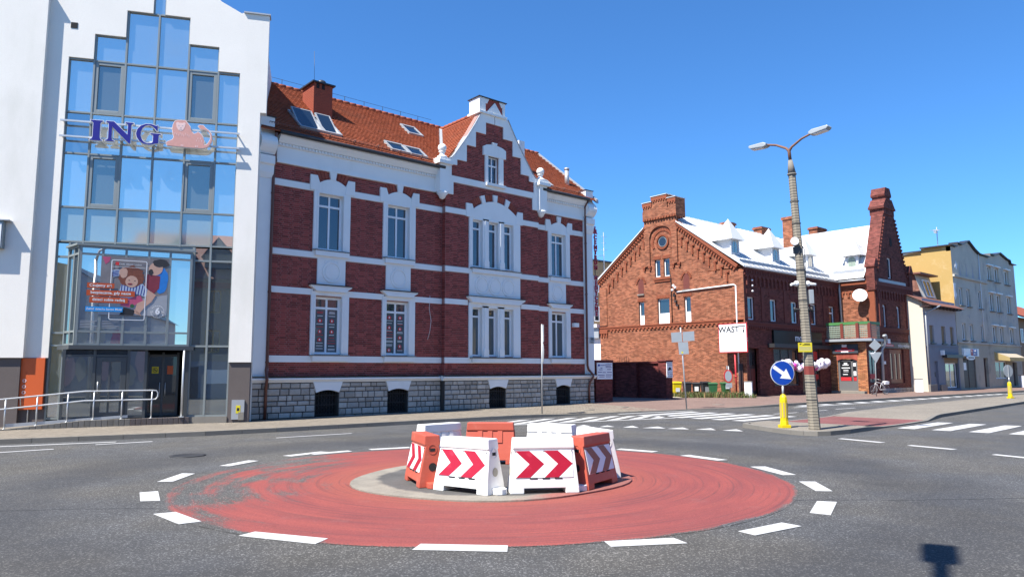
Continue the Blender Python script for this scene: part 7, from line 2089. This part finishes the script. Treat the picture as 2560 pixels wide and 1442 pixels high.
def arm(y1, z1): return [T1-Vector((0, 0, .02)), T2, T2+Vector((0, y1*.12, .1)), T2+Vector((0, y1*.55, z1*.75)), T2+Vector((0, y1, z1))]
arms = MB().path(arm(.72, .36), [.05, .048, .036, .032, .03], 8).path(arm(-.72, .36), [.05, .048, .036, .032, .03], 8).build('arm', 'rust', lp)
for sy, z, tilt in ((1, 8.46, .06), (-1, 8.46, .10)):
    a = T2+Vector((0, sy*.66, z-T2.z))
    T = frameT(a, (0, sy, tilt), (0, -sy*tilt, 1))
    h_ = MB().prism([(0, -.03), (.08, -.06), (.52, -.05), (.58, -.0), (.56, .05), (.1, .085), (0, .04)], -.13, .13, 0, T)
    h_ = h_.build('lamp_head', 'sign_back', lp, bevel=.02)
    MB().box(.12, .5, -.1, .1, -.075, -.06, 0, T).build('lens', 'frame_white', h_)
def on_post(name, label, cat): return thing(name, label, cat, (*LB, 2), 0)
cc = on_post('security_camera', 'pair of white bullet cameras clamped to the lamp post', 'camera')
for s_, side in ((-1, 'l'), (1, 'r')):
    c = vr(LB, -.15+s_*.16, 4.22)
    v = MB().ball(c, .085, 10).tube(c, c+AX*s_*.2+FW*-.1-Vector((0, 0, .04)), .05, .035).tube(c, vr(LB, -.15, 4.22), .03)
    v.build('camera_body', 'white', cc)
fl = on_post('loudspeaker', 'round white loudspeaker facing left high on the lamp post', 'loudspeaker')
c = vr(LB, -.36, 5.42)
MB().tube(c-AX*.02-FW*.2, c-FW*.1, .115, .1, 20).build('front', 'white', fl); MB().tube(c-FW*.1, c+AX*.12, .1, .07, 14).box(-.1, .1, -.1, .1, -.14, .06, 0, Matrix.Translation(vr(LB, -.22, 5.22))).path([vr(LB, -.08, 5.3), vr(LB, -.03, 5.2), vr(LB, -.04, 4.3)], .012, 5).build('housing', 'dark_metal', fl)
fb = on_post('flood_light', 'dark bracket with small spot lights on the lamp post', 'lamp')
v = MB()
for s_ in (-.36, .12, .02): v.tube(vr(LB, -.12, 3.46), vr(LB, s_-.05, 3.5+(.04 if s_ > 0 else 0)), .02).tube(vr(LB, s_-.02, 3.4, -.06), vr(LB, s_-.07, 3.54, -.06), .035)
v.build('bracket', 'iron', fb)
bx_ = on_post('control_box', 'narrow grey control box on the right side of the lamp post', 'box')
T = frameT(vr(LB, .02, 3.64), AX)
MB().box(0, .12, -.08, .08, 0, .4, 0, T).build('case', 'sign_back', bx_, bevel=.01)
ys = on_post('yellow_notice', 'small yellow notice plate with black print on the lamp post', 'sign')
T = frameT(vr(LB, -.41, 2.27, -.16), AX)
MB().box(0, .39, 0, .012, 0, .26, 0, T).build('plate', 'yellow_sign', ys, bevel=.004)
v = MB()
for k, (a, b) in enumerate(((.17, .33), (.12, .34))): v.box(a, b, -.002, .0, .222-k*.03, .24-k*.03, 0, T)
v.prism([(.03, .22), (.06, .24), (.1, .225), (.07, .2)], -.002, 0, 0, T)
v.build('black_print', 'text_black', ys)
v = MB()
for k in range(4): v.box(.03, .36, -.002, .0, .14-k*.032, .15-k*.032, 0, T)
v.build('fine_print', 'text_grey', ys)

# ------------------------------------------------------------------ keep right bollards
def bollard(label, face):
    o = local('direction_sign', label, 'traffic sign', 'round signs on yellow bollards along the island')
    v = MB()
    v.slab([(-.14, -.13), (.14, -.13), (.14, .13), (-.14, .13)], 0, .09)
    v.lathe([(.128, .09), (.12, .18), (.115, .2), (.112, .78), (.10, .88), (.07, .94), (.03, .96)], (0, 0, 0), 8, sm=False)
    b = v.build('bollard', 'yellow', o, bevel=.012)
    s = MB()
    for k in range(8):
        a = math.pi/8+k*math.pi/4
        T = Matrix.Rotation(a-math.pi/2+math.pi, 4, 'Z')
        s.box(-.02, .02, -.112, -.103, .3, .72, 0, Matrix.Rotation(k*math.pi/4+math.pi/8, 4, 'Z'))
    s.build('flute', 'awning', b)
    v = MB().tube((0, .0, .9), (0, .0, 1.2), .03).box(-.02, .02, .0, .03, 1.15, 1.9)
    v.build('stem', 'steel', o)
    c = (0, 1.57)
    disc = lambda r_, n_=40: [(c[0]+r_*math.cos(2*math.pi*i/n_), c[1]+r_*math.sin(2*math.pi*i/n_)) for i in range(n_)]
    d_ = MB().prism(disc(.36), -.02, -.003, 0).build('disc', 'sign_back', o)
    MB().prism(disc(.352), -.024, -.0205, 0).build('white_rim', 'white', d_)
    MB().prism(disc(.34), -.028, -.0245, 0).build('blue_face', 'blue_sign', d_)
    u = Vector((.62, -.44)).normalized(); w = Vector((-u.y, u.x))
    P = lambda a, b: tuple(Vector(c)+u*a+w*b)
    MB().prism([P(-.32, .055), P(.02, .055), P(.02, .17), P(.31, 0), P(.02, -.17), P(.02, -.055), P(-.32, -.055)], -.032, -.0285, 0).build('arrow', 'white', d_)
    return o
b1 = bollard('blue round keep right sign with white arrow on a yellow bollard by the lamp post', 1)
place(b1, (19.83, 10.92, .115), R(-40.8)+R(4))
b2 = dup(b1, 'grey back of a round sign on the yellow bollard at the far island end')
place(b2, (49.4, 13.15, .115), R(-40.8+180+18))
sk = MB().prism([(.02, .0), (.13, .04), (.12, .1), (.03, .11)], .0, .002, 0)

# ------------------------------------------------------------------ signs on posts
sg1 = thing('sign_post', 'thin grey post with edge-on sign plates at the kerb before the office', 'sign post', (20.02, 21.35, .1))
q = Vector((20.02, 21.35, 0)); g0 = gz(20.02, 21.35)
MB().tube(q+Vector((0, 0, g0)), q+Vector((.03, .0, 3.66)), .03).build('post', 'steel', sg1)
T = frameT(q+Vector((.0, .0, 0)), (.55, .835, 0))
MB().box(-.3, .3, -.05, -.035, 2.93, 3.62, 0, T).build('square_plate', 'sign_back', sg1)
MB().prism([(.3*math.cos(2*math.pi*i/28), 2.5+.41*math.sin(2*math.pi*i/28)) for i in range(28)], -.05, -.035, 0, T).build('round_plate', 'sign_back', sg1)
sg2 = thing('sign_post', 'leaning grey post with the backs of three rectangular plates', 'sign post', (27.71, 19.97, .05))
B2 = (27.71, 19.97)
MB().tube(vr(B2, 0, gz(*B2)), vr(B2, -.17, 3.74), .032).build('post', 'steel', sg2)
T = frameT(vr(B2, -.14, 0, -.04), vr((0, 0), 1, 0))
for n_, pts in (('left_plate', [(-.48, 3.5), (.0, 3.54), (.02, 3.08), (-.46, 3.06)]), ('right_plate', [(.05, 3.53), (.58, 3.57), (.59, 3.14), (.06, 3.1)]), ('lower_plate', [(-.17, 3.06), (.28, 3.09), (.31, 2.53), (-.13, 2.51)])):
    MB().prism(pts, -.01, .008, 0, T).build(n_, 'sign_back', sg2)
MB().box(-.03, .05, -.012, -.0105, 2.56, 2.64, 0, T).build('sticker', 'yellow_sign', sg2)
sg3 = thing('priority_sign_post', 'grey backs of a diamond and a triangle sign on a post by the bicycle', 'sign post', (47.73, 20.0, .12))
B3 = (47.73, 20.0)
MB().tube(vr(B3, .04, .1), vr(B3, .14, 3.74), .035).build('post', 'steel', sg3)
T = frameT(vr(B3, .0, 0, -.05), vr((0, 0), 1, 0))
MB().prism([(.14, 3.72), (.53, 3.33), (.13, 2.95), (-.27, 3.31)], -.012, .008, 0, T).build('diamond_plate', 'sign_back', sg3, bevel=.004)
MB().prism([(-.29, 2.89), (.54, 2.9), (.12, 2.2)], -.012, .008, 0, T).build('triangle_plate', 'sign_back', sg3, bevel=.004)
MB().box(-.2, .05, -.014, -.0125, 2.8, 2.86, 0, T).build('sticker', 'white', sg3)
# no entry style round sign with plate by the bins
B4 = (39.9, 25.55)
sg4 = thing('round_sign', 'round grey white sign with red rim above a small grey plate, by the bins', 'traffic sign', (*B4, .14))
MB().tube(vr(B4, .1, .1, .03), vr(B4, .02, 2.05, .03), .03).build('post', 'steel', sg4)
T = frameT(vr(B4, 0, 0), vr((0, 0), 1, 0))
MB().prism([(-.02+.28*math.cos(2*math.pi*i/28), 1.43+.41*math.sin(2*math.pi*i/28)) for i in range(28)], -.02, -.003, 0, T).build('red_rim', 'red', sg4)
MB().prism([(-.02+.21*math.cos(2*math.pi*i/28), 1.43+.33*math.sin(2*math.pi*i/28)) for i in range(28)], -.024, -.0205, 0, T).build('face', 'sign_back', sg4)
o = MB().box(-.19, .2, -.02, -.005, .72, 1.0, 0, T).build('plate', 'sign_back', sg4)
MB().box(-.14, .15, -.023, -.0205, .9, .92, 0, T).box(-.1, .12, -.023, -.0205, .83, .85, 0, T).build('print', 'text_grey', o)
MB().box(-.12, -.06, -.02, .0, 1.86, 2.08, 0, T).build('top_clip', 'steel', sg4)
# red framed advertising board on a red pole
B5 = (40.58, 25.45)
wb = thing('advert_board', 'white WASTi advertising board with a red frame on a red pole', 'sign', (*B5, .14))
T = frameT((40.5, 25.47, 0), (0, -1, 0))
k_ = .955
MB().box(-1.05, 1.0, -.06, -.0, 2.9, 4.74, 0, T).build('frame', 'red', wb)
f_ = MB().box(-.99, .94, -.068, -.0605, 2.96, 4.68, 0, T).build('face', 'sheet_white', wb)
text('WAST', -.28, 4.34, .53, 'text_black', wb, T, y=-.072, ext=.001, sx=1.02, bold=.012)
v = MB().box(.40, .88, -.0735, -.0685, 4.5, 4.56, 0, T).box(.72, .82, -.0735, -.0685, 4.14, 4.32, 0, T); v.build('lettering', 'text_black', wb)
v = MB().box(.74, .82, -.0735, -.0685, 4.36, 4.44, 0, T); v.build('i_dot', 'red', wb)
text('BUDOWNICTWO', -.38, 3.86, .15, 'text_grey', wb, T, y=-.07, ext=.001, sx=1.05)
for i, s_ in enumerate(('PROJEKTOWANIE', 'WYKONAWSTWO', 'ROZBIÓRKI', 'TRANSPORT')): text('• '+s_, .2, 3.76-i*.15, .095, 'text_grey', wb, T, y=-.07, ext=.001, align='LEFT')
for i, s_ in enumerate(('biuro@wasti.eu', 'www.wasti.eu', 'tel. 504 834 200')): text(s_, -.88, 3.32-i*.14, .1, 'text_grey' if i < 2 else 'red', wb, T, y=-.07, ext=.001, align='LEFT')
v = MB().tube(vr(B5, 0, .1), vr(B5, -.02, 3.0), .05)
v.tube(vr(B5, 0, 1.36), vr(B5, 0, 1.44), .085)
v.build('pole', 'red', wb)
# dark brown upright strip, cabinets
lk = tag(MB().box(41.2, 41.33, 25.35, 25.6, .1, 2.2).build('dark_upright_strip', 'door_brown'), 'dark brown upright strip at the brick corner behind the red pole', 'plank')
def cabinet(label, x, y, rot, w=.43, h_=.95):
    o = thing('utility_cabinet', label, 'cabinet', (x, y, gz(x, y)), rot, 'grey white utility cabinets by the walls')
    T = Matrix.Translation((x, y, gz(x, y))) @ Matrix.Rotation(rot, 4, 'Z')
    MB().box(-w/2, w/2, -.15, .15, -.05, h_, 0, T).build('case', 'white_wall', o, bevel=.012)
    MB().box(-w/2-.02, w/2+.02, -.17, .17, h_, h_+.04, 0, T).build('lid', 'concrete', o)
    MB().box(-w/2+.03, w/2-.03, -.16, -.151, .1, h_-.06, 0, T).build('door', 'sheet_white', o)
cabinet('white utility cabinet with a grubby side beside the weeds and doorway', 40.15, 24.35, R(-70))
cabinet('pale utility cabinet between the butcher shop corner and the cream house', 58.9, 21.5, R(-50), .5)
cabinet('small pale cabinet near the last doorway of the tenement at the right edge', 80.3, 20.2, R(-40), .7, 1.1)

# ------------------------------------------------------------------ wheelie bins with weeds
def wheelie(colour, label, lidc=None):
    o = local('wheelie_bin', label, 'bin', 'wheelie bins lined up at the brick gable')
    v = MB()
    b, t_ = [(-.2, -.2), (.2, -.2), (.2, .18), (-.2, .18)], [(-.27, -.28), (.27, -.28), (.27, .26), (-.27, .26)]
    v.add([(x, y, .06) for x, y in b]+[(x, y, .86) for x, y in t_], [(0, 3, 2, 1), (4, 5, 6, 7), (0, 1, 5, 4), (1, 2, 6, 5), (2, 3, 7, 6), (3, 0, 4, 7)])
    v.box(-.285, .285, -.295, .275, .8, .86)
    v.build('body', colour, o, bevel=.02)
    v = MB().add([(-.29, -.31, .862), (.29, -.31, .862), (.29, .3, .862), (-.29, .3, .862), (-.26, -.27, .91), (.26, -.27, .91), (.26, .28, .95), (-.26, .28, .95)], [(0, 3, 2, 1), (4, 5, 6, 7), (0, 1, 5, 4), (1, 2, 6, 5), (2, 3, 7, 6), (3, 0, 4, 7)])
    v.tube((-.25, .36, .9), (.25, .36, .9), .02).box(-.22, -.18, .28, .36, .88, .92).box(.18, .22, .28, .36, .88, .92)
    v.build('lid', lidc or colour, o, bevel=.01)
    for x in (-.22, .22): MB().tube((x-.03, .2, .1), (x+.03, .2, .1), .1, n=14).build('wheel', 'black', o)
    return o
FACE = R(-40.8)
y1 = wheelie('yellow', 'bright yellow wheelie bin second from the boundary wall')
k1 = wheelie('black', 'black wheelie bin half hidden beside the boundary wall pier')
g1 = wheelie('green', 'plain green wheelie bin right of the black ones')
lab = MB().box(-.14, .14, -.275, -.26, .5, .8)
def with_label(o, mat, z0, z1):
    T = frameT((0, -.2-.08*z0/.8-.006, 0), (1, 0, 0), (0, -.1, 1))
    MB().box(-.13, .13, -.004, .0, z0, z1, 0, T).build('sticker', mat, o)
with_label(y1, 'white', .3, .55)
k2 = dup(k1, 'dark grey wheelie bin without sticker right of the yellow one')
k3 = wheelie('black', 'black wheelie bin with a pale green white sticker, third from the right of the row'); with_label(k3, 'sheet_white', .35, .65)
k4 = wheelie('black', 'black wheelie bin with an upright grey sticker next to the green one'); with_label(k4, 'text_grey', .25, .6)
g2 = wheelie('green', 'green wheelie bin with lime sticker behind the red rimmed sign'); with_label(g2, 'leaf', .25, .5); with_label(g2, 'sheet_white', .52, .75)
for o, x, y, sc in ((k1, 38.6, 29.5, 1.18), (y1, 38.46, 28.45, 1.0), (k2, 39.8, 28.6, .98), (k3, 40.25, 28.2, .95), (k4, 40.2, 27.45, 1.02), (g1, 39.9, 26.7, .95), (g2, 40.55, 26.2, .97)):
    place(o, (x, y, gz(x, y)), FACE+R(random.uniform(-12, 12)), sc)
def blades(name, area, n_, hmin, hmax, mats, label=None, zf=None, wf=.012):
    mb = MB()
    for i in range(n_):
        x, y = area()
        z = gz(x, y)
        h_ = random.uniform(hmin, hmax); a = random.uniform(0, 6.28); ln = random.uniform(.05, .5)*h_
        w = random.uniform(.6, 1.6)*wf
        dx, dy = math.cos(a), math.sin(a)
        mi = 0 if random.random() < .7 else 1
        mb.add([(x-dy*w, y+dx*w, z-.01), (x+dy*w, y-dx*w, z-.01), (x+dx*ln*.4+dy*w, y+dy*ln*.4-dx*w, z+h_*.6), (x+dx*ln*.4-dy*w, y+dy*ln*.4+dx*w, z+h_*.6), (x+dx*ln, y+dy*ln, z+h_)], [(0, 1, 2, 3), (3, 2, 4)], mi)
        if random.random() < .4:                    # leaf
            lx, ly, lz = x+dx*ln*.4, y+dy*ln*.4, z+h_*.5
            b = a+random.uniform(-2, 2); L = random.uniform(.04, .1)
            mb.add([(lx, ly, lz), (lx+math.cos(b)*L-math.sin(b)*L*.3, ly+math.sin(b)*L+math.cos(b)*L*.3, lz+L*.5), (lx+math.cos(b)*L*1.6, ly+math.sin(b)*L*1.6, lz+L*.4), (lx+math.cos(b)*L+math.sin(b)*L*.3, ly+math.sin(b)*L-math.cos(b)*L*.3, lz+L*.3)], [(0, 1, 2, 3)], mi)
    return mb.build(name, mats, None, recalc=False, kind='stuff')
def a1():
    t_ = random.random(); s_ = random.gauss(0, .28)
    x, y = 36.9+(40.5-36.9)*t_, 27.0+(24.3-27.0)*t_
    return x+s_, y+s_*1.1
def a2():
    t_ = random.random(); s_ = random.gauss(.3, .35)
    return 37.6+3*t_+s_, 28.1-2.6*t_+s_
blades('weeds', a1, 2600, .08, .42, ['leaf', 'leaf_dry'])
blades('weeds', a2, 2200, .06, .35, ['leaf', 'leaf_dry'])
MB().slab([(36.4, 26.9), (40.3, 23.9), (41.2, 24.6), (41.3, 30), (38.6, 30.2)], lambda p: gz(*p)-.02, lambda p: gz(*p)+.006).build('soil', 'olive_render', kind='structure')

# ------------------------------------------------------------------ bicycle against the downpipe
bk = thing('bicycle', 'white framed bicycle leaning on the grey downpipe below the sign post', 'bicycle', (51.6, 21.3, .12))
BT = frameT((51.55, 21.35, .12), (.93, -.36, 0)) @ Matrix.Rotation(R(7), 4, 'X')
def torus(mb, c, R0, r_, T, n_=28, m_=6):
    vs, fs = [], []
    for i in range(n_):
        a = 2*math.pi*i/n_
        for j in range(m_):
            b = 2*math.pi*j/m_
            vs.append((c[0]+(R0+r_*math.cos(b))*math.cos(a), c[1]+r_*math.sin(b), c[2]+(R0+r_*math.cos(b))*math.sin(a)))
    for i in range(n_):
        for j in range(m_): fs.append((i*m_+j, ((i+1) % n_)*m_+j, ((i+1) % n_)*m_+(j+1) % m_, i*m_+(j+1) % m_))
    mb.add(vs, fs, 0, T, True)
for cx in (-.52, .56):
    v = MB(); torus(v, (cx, 0, .34), .325, .02, BT)
    w_o = v.build('wheel', 'black', bk)
    v = MB(); torus(v, (cx, 0, .34), .30, .012, BT)
    for k in range(14):
        a = 2*math.pi*k/14; v.tube(BT @ Vector((cx, 0, .34)), BT @ Vector((cx+.3*math.cos(a), 0, .34+.3*math.sin(a))), .004, n=4)
    v.build('rim', 'rail', w_o)
v = MB()
b = lambda x, z, y=0: BT @ Vector((x, y, z))
for p, q_ in (((-.52, .34), (-.36, .92)), ((-.38, .84), (.02, .32)), ((.02, .32), (.14, .86)), ((-.37, .86), (.12, .76)), ((.02, .32), (.56, .34)), ((.56, .34), (.13, .76))): v.tube(b(*p), b(*q_), .018)
v.tube(b(-.37, .9), b(-.35, 1.04), .014)
v.build('frame', 'white', bk)
MB().path([b(-.22, 1.02, -.28), b(-.34, 1.06, -.15), b(-.35, 1.04, 0), b(-.34, 1.06, .15), b(-.22, 1.02, .28)], .013).build('handlebar', 'steel', bk)
MB().ball(b(.16, .93), .12, 10, sq=(1.2, .6, .35)).build('saddle', 'black', bk)
MB().box(.35, .7, -.12, .12, .7, .9, 0, BT).build('basket', 'white', bk)

# ------------------------------------------------------------------ vertical medical centre sign, house number
vs_ = thing('vertical_letter_sign', 'vertical red CENTRUM MEDYCZNE letters on a dark rod at the office corner', 'sign', (27.32, YM+.4, 6.5))
T = Matrix.Translation((0, YM-.12, 0))
MB().tube((27.36, YM-.1, 4.5), (27.36, YM-.1, 9.0), .022).build('rod', 'iron', vs_)
letters = 'CENTRUM MEDYCZNE'
for i, ch_1 in enumerate(letters):
    z = 8.62-i*.263
    if ch_1 == ' ': continue
    if i > 7: MB().box(27.24, 27.5, -.0, .05, z-.12, z+.12, 0, T).build('backing_plate', 'sheet_white', vs_)
    text(ch_1, 27.37, z, .30, 'chevron_red', vs_, T, y=-.02, ext=.03, bold=.012)
v = MB().prism([(27.22, 8.82), (27.56, 8.82), (27.5, 8.9), (27.28, 8.9)], -.02, .03, 0, T)
for x, h_ in ((27.28, 9.1), (27.36, 9.22), (27.44, 9.05)): v.box(x, x+.05, -.02, .03, 8.9, h_, 0, T)
v.build('top_emblem', 'chevron_red', vs_)
hn = tag(MB().box(26.86, 27.19, -.13, -.105, 3.17, 3.47, 0, TM).build('house_number', 'sign_back'), 'grey house number plate 15 on the white corner pilaster', 'sign')
text('15', 27.02, 3.36, .2, 'text_black', hn, TM, y=-.135, ext=.002, bold=.008); MB().box(26.92, 27.12, -.134, -.1305, 3.2, 3.23, 0, TM).build('print', 'text_black', hn)

# ------------------------------------------------------------------ what stands behind the camera (seen in the glass, or only by its shadow)
sl_ = thing('street_lamp', 'tall street lamp whose head throws the square shadow on the asphalt', 'lamp post', (-1.4, 1.8, 0))
hd = Vector((1.30, 2.80, 9.6))
AD = Vector((-.94, -.34, 0))
PB_ = hd+AD*2.9
MB().tube((PB_.x, PB_.y, 0), (PB_.x, PB_.y, 8.7), .11, .08).path([(PB_.x, PB_.y, 8.6), tuple(hd+AD*2.7+Vector((0, 0, -.35))), tuple(hd+AD*2.0+Vector((0, 0, -.05))), tuple(hd+AD*.3)], .075).build('pole', 'steel', sl_)
T = frameT(hd, -AD)
MB().box(-.34, .42, -.15, .15, -.08, .1, 0, T).build('lamp_head', 'sign_back', sl_, bevel=.03)

gh_ = thing('corner_house', 'grey rendered house with brown tiled dormers across the street, mirrored in the glass', 'building', TB @ Vector((-8, -33, 0)), BROT)
T = TB @ Matrix.Rotation(math.pi, 4, 'Z')          # local x runs the other way, y away from the bank
T = TB @ Matrix(((-1, 0, 0, 0), (0, -1, 0, -29), (0, 0, 1, 0), (0, 0, 0, 1)))
v = MB()
hw = [(x, x+1.0, z, z+1.6) for x in (4.3, 6.3, 8.0) for z in (3.2, 6.0)]
holes_wall(v, 2.4, 10.5, 2.6, 8.6, hw, 0, .2, 0, T)
v.box(2.4, 10.5, .21, 9, 2.6, 8.6, 0, T)
v.build('wall', 'concrete', gh_)
v = MB(); holes_wall(v, 2.4, 10.5, 0, 2.6, [(5.6, 6.6, 0, 2.2)], -.02, .3, 0, T); v.box(2.4, 10.5, .3, 9, 0, 2.6, 0, T); v.build('lower_wall', 'blue_tiles', gh_)
for h_1 in hw: window(gh_, T, *h_1, .1, 2, (), .09, 'awning', 'glass_shop')
plate(T, 5.6, 6.6, 0, 2.2, .2, .25, 'door', 'door_brown', gh_); plate(T, 3.4, 5.2, 1.0, 2.0, -.06, -.021, 'banner', 'sheet_white', gh_)
v = MB().add([(2.0, -.6, 8.4), (10.9, -.6, 8.4), (10.9, 4.6, 12.4), (2.0, 4.6, 12.4), (2.0, 9.6, 8.4), (10.9, 9.6, 8.4)], [(0, 1, 2, 3), (3, 2, 5, 4)], 0, T)
for x in (4.6, 7.2):
    v.prism([(x-.9, 9.2), (x+.9, 9.2), (x+.9, 10.2), (x, 11.3), (x-.9, 10.2)], -.2, 3.2, 1, T)
    v.add([(x-1.15, -.45, 9.95), (x, -.45, 11.4), (x, 3.3, 11.4), (x-1.15, 3.3, 9.95), (x+1.15, -.45, 9.95), (x+1.15, 3.3, 9.95)], [(0, 1, 2, 3), (1, 4, 5, 2)], 0, T)
v.build('roof', ['brown_tile', 'concrete'], gh_, recalc=False)
MB().add([(2.2, -.55, 7.7), (10.7, -.55, 7.7), (10.7, -.0, 8.2), (2.2, .0, 8.2)], [(0, 1, 2, 3)], 0, T).build('eaves_tiles', 'tile', gh_, recalc=False)
yh = thing('ochre_house', 'ochre rendered house across the street, mirrored in the left panes', 'building', TB @ Vector((-18, -48, 0)), BROT)
T = TB @ Matrix(((-1, 0, 0, 0), (0, -1, 0, -44), (0, 0, 1, 0), (0, 0, 0, 1)))
hw = [(12.5, 13.6, z, z+1.2) for z in (1.5, 5.0, 8.0)]
v = MB(); holes_wall(v, 9.5, 26, 0, 9.6, hw, 0, .2, 0, T); v.box(9.5, 26, .3, 10, 0, 9.6, 0, T).prism([(9.5, 9.6), (26, 9.6), (26, 12.5)], .0, 10, 0, T); v.build('wall', 'yellow_render', yh)
for h_1 in hw: window(yh, T, *h_1, .1, 2, (), .09, 'frame_white', 'glass_shop')

def plain_house(name, label, x0, x1, y0, y1, h_, wall, roofm, face, cols, rows, r_h=2.6):
    o = thing(name, label, 'building', ((x0+x1)/2, (y0+y1)/2, 0))
    T_ = frameT(*face)
    L_ = (x1-x0)
    hs = [(L_*(i+.5)/cols-.55, L_*(i+.5)/cols+.55, 1.0+k*3.1, 2.9+k*3.1) for i in range(cols) for k in range(rows)]
    v_ = MB(); holes_wall(v_, 0, L_, 0, h_, hs, 0, .2, 0, T_); v_.box(0, L_, .21, abs(y1-y0), 0, h_, 0, T_)
    v_.build('wall', wall, o)
    for q_ in hs: window(o, T_, *q_, .1, 2, (), .08, 'frame_white', 'glass_shop', d=.05)
    D_ = abs(y1-y0)
    MB().add([(-.4, -.5, h_-.1), (L_+.4, -.5, h_-.1), (L_+.4, D_/2, h_+r_h), (-.4, D_/2, h_+r_h), (-.4, D_+.5, h_-.1), (L_+.4, D_+.5, h_-.1)], [(0, 1, 2, 3), (3, 2, 5, 4)], 0, T_).add([(0, .1, h_-.1), (0, D_, h_-.1), (0, D_/2, h_+r_h), (L_, .1, h_-.1), (L_, D_, h_-.1), (L_, D_/2, h_+r_h)], [(0, 1, 2), (3, 4, 5)], 1, T_).build('roof', [roofm, wall], o, recalc=False)
    return o
plain_house('street_house', 'grey two storey house on the far side of the street, opposite the office', 26, 40, -10, -20, 7, 'blue_grey_render', 'brown_tile', ((40, -10, 0), (-1, 0, 0)), 5, 2)
plain_house('street_house', 'ochre house with a brown roof opposite the orange brick house', 54, 70, -9, -20, 8.5, 'yellow_render', 'brown_tile', ((70, -9, 0), (-1, 0, 0)), 6, 2)
plain_house('street_house', 'worn grey house further along the far side of the street', 72, 90, -9, -20, 9.5, 'worn_render', 'brown_tile', ((90, -9, 0), (-1, 0, 0)), 7, 3)
plain_house('street_house', 'cream house at the far end of the opposite row', 92, 112, -8, -20, 8, 'cream', 'tile', ((112, -8, 0), (-1, 0, 0)), 7, 2)
plain_house('street_house', 'long low house with a dark roof behind the camera beyond the green', 0, 26, -46, -56, 4.2, 'worn_render', 'brown_tile', ((26, -46, 0), (-1, 0, 0)), 9, 1, 2.4)
gs = thing('grey_gabled_house', 'grey house end wall with a pale painted mural, mirrored in the bay glass', 'building', (-5, -16, 0))
T = frameT((-.9, -12, 0), (-1, 0, 0))
v = MB().prism([(0, 0), (9, 0), (9, 9.5), (6.5, 10.5), (0, 6.3)], 0, 11, 0, T).build('wall', 'blue_grey_render', gs)
mq = random.Random(2)
for i in range(7):
    x = .5+i*.85
    MB().prism(blob(x, 1.9+mq.uniform(-.3, .6), .42, 1.1+mq.uniform(-.3, .3), 20+i, 14, .2), -.03, 0, 0, T).build('mural_figure', 'cream' if i % 3 else 'lion_line', gs)
for i in range(4): MB().prism(blob(2.4+i*1.2, 4.2+mq.uniform(-.3, .5), .4, .7, 40+i, 14, .2), -.03, 0, 0, T).build('mural_figure', 'cream' if i else 'print_pink', gs)
MB().add([(-.3, -.3, 6.2), (6.5, -.3, 10.6), (6.5, 11.3, 10.6), (-.3, 11.3, 6.2), (9.3, -.3, 9.3), (9.3, 11.3, 9.3)], [(0, 1, 2, 3), (1, 4, 5, 2)], 0, T).build('roof', 'dark_metal', gs, recalc=False)

def tree(x, y, h_, r_, label, n_=1300):
    o = thing('street_tree', label, 'tree', (x, y, 0), 0, 'trees across the street behind the camera')
    q = random.Random(int(x*10))
    v = MB().path([(x, y, 0), (x+.1, y, h_*.3), (x+.05, y+.1, h_*.6)], [.22, .16, .08], 8)
    for k in range(6):
        a = k*1.05
        v.path([(x+.08, y, h_*(.3+.04*k)), (x+math.cos(a)*r_*.5, y+math.sin(a)*r_*.5, h_*(.5+.05*k))], [.08, .03], 6)
    v.build('trunk', 'bark', o)
    c = MB()
    lobes = [(q.gauss(0, r_*.45), q.gauss(0, r_*.45), h_*q.uniform(.42, .92), q.uniform(.5, 1.0)*r_*.5) for _ in range(14)]
    for i in range(n_):
        lx, ly, lz, lr = q.choice(lobes)
        d = Vector((q.gauss(0, 1), q.gauss(0, 1), q.gauss(0, 1))).normalized()*lr*q.uniform(.6, 1.1)
        p = Vector((x+lx, y+ly, lz))+d
        u = Vector((q.gauss(0, 1), q.gauss(0, 1), q.gauss(0, 1))).normalized()*.22
        w = u.cross(d).normalized()*.16
        c.add([p-u, p+w, p+u, p-w], [(0, 1, 2, 3)])
    c.build('crown', 'tree_leaf', o, recalc=False)
tree(43, -9, 10, 3.0, 'leafy street tree across the street mirrored in the tall triple windows'); tree(37, -10, 8.5, 2.6, 'smaller leafy tree across the street left of the taller one'); tree(47, -6.5, 9, 2.6, 'third leafy tree across the street nearest to the kerb'); tree(6, -30, 9, 3, 'round leafy tree on the green behind the camera'); tree(13, -33, 10, 3.2, 'wider leafy tree on the green behind the camera')
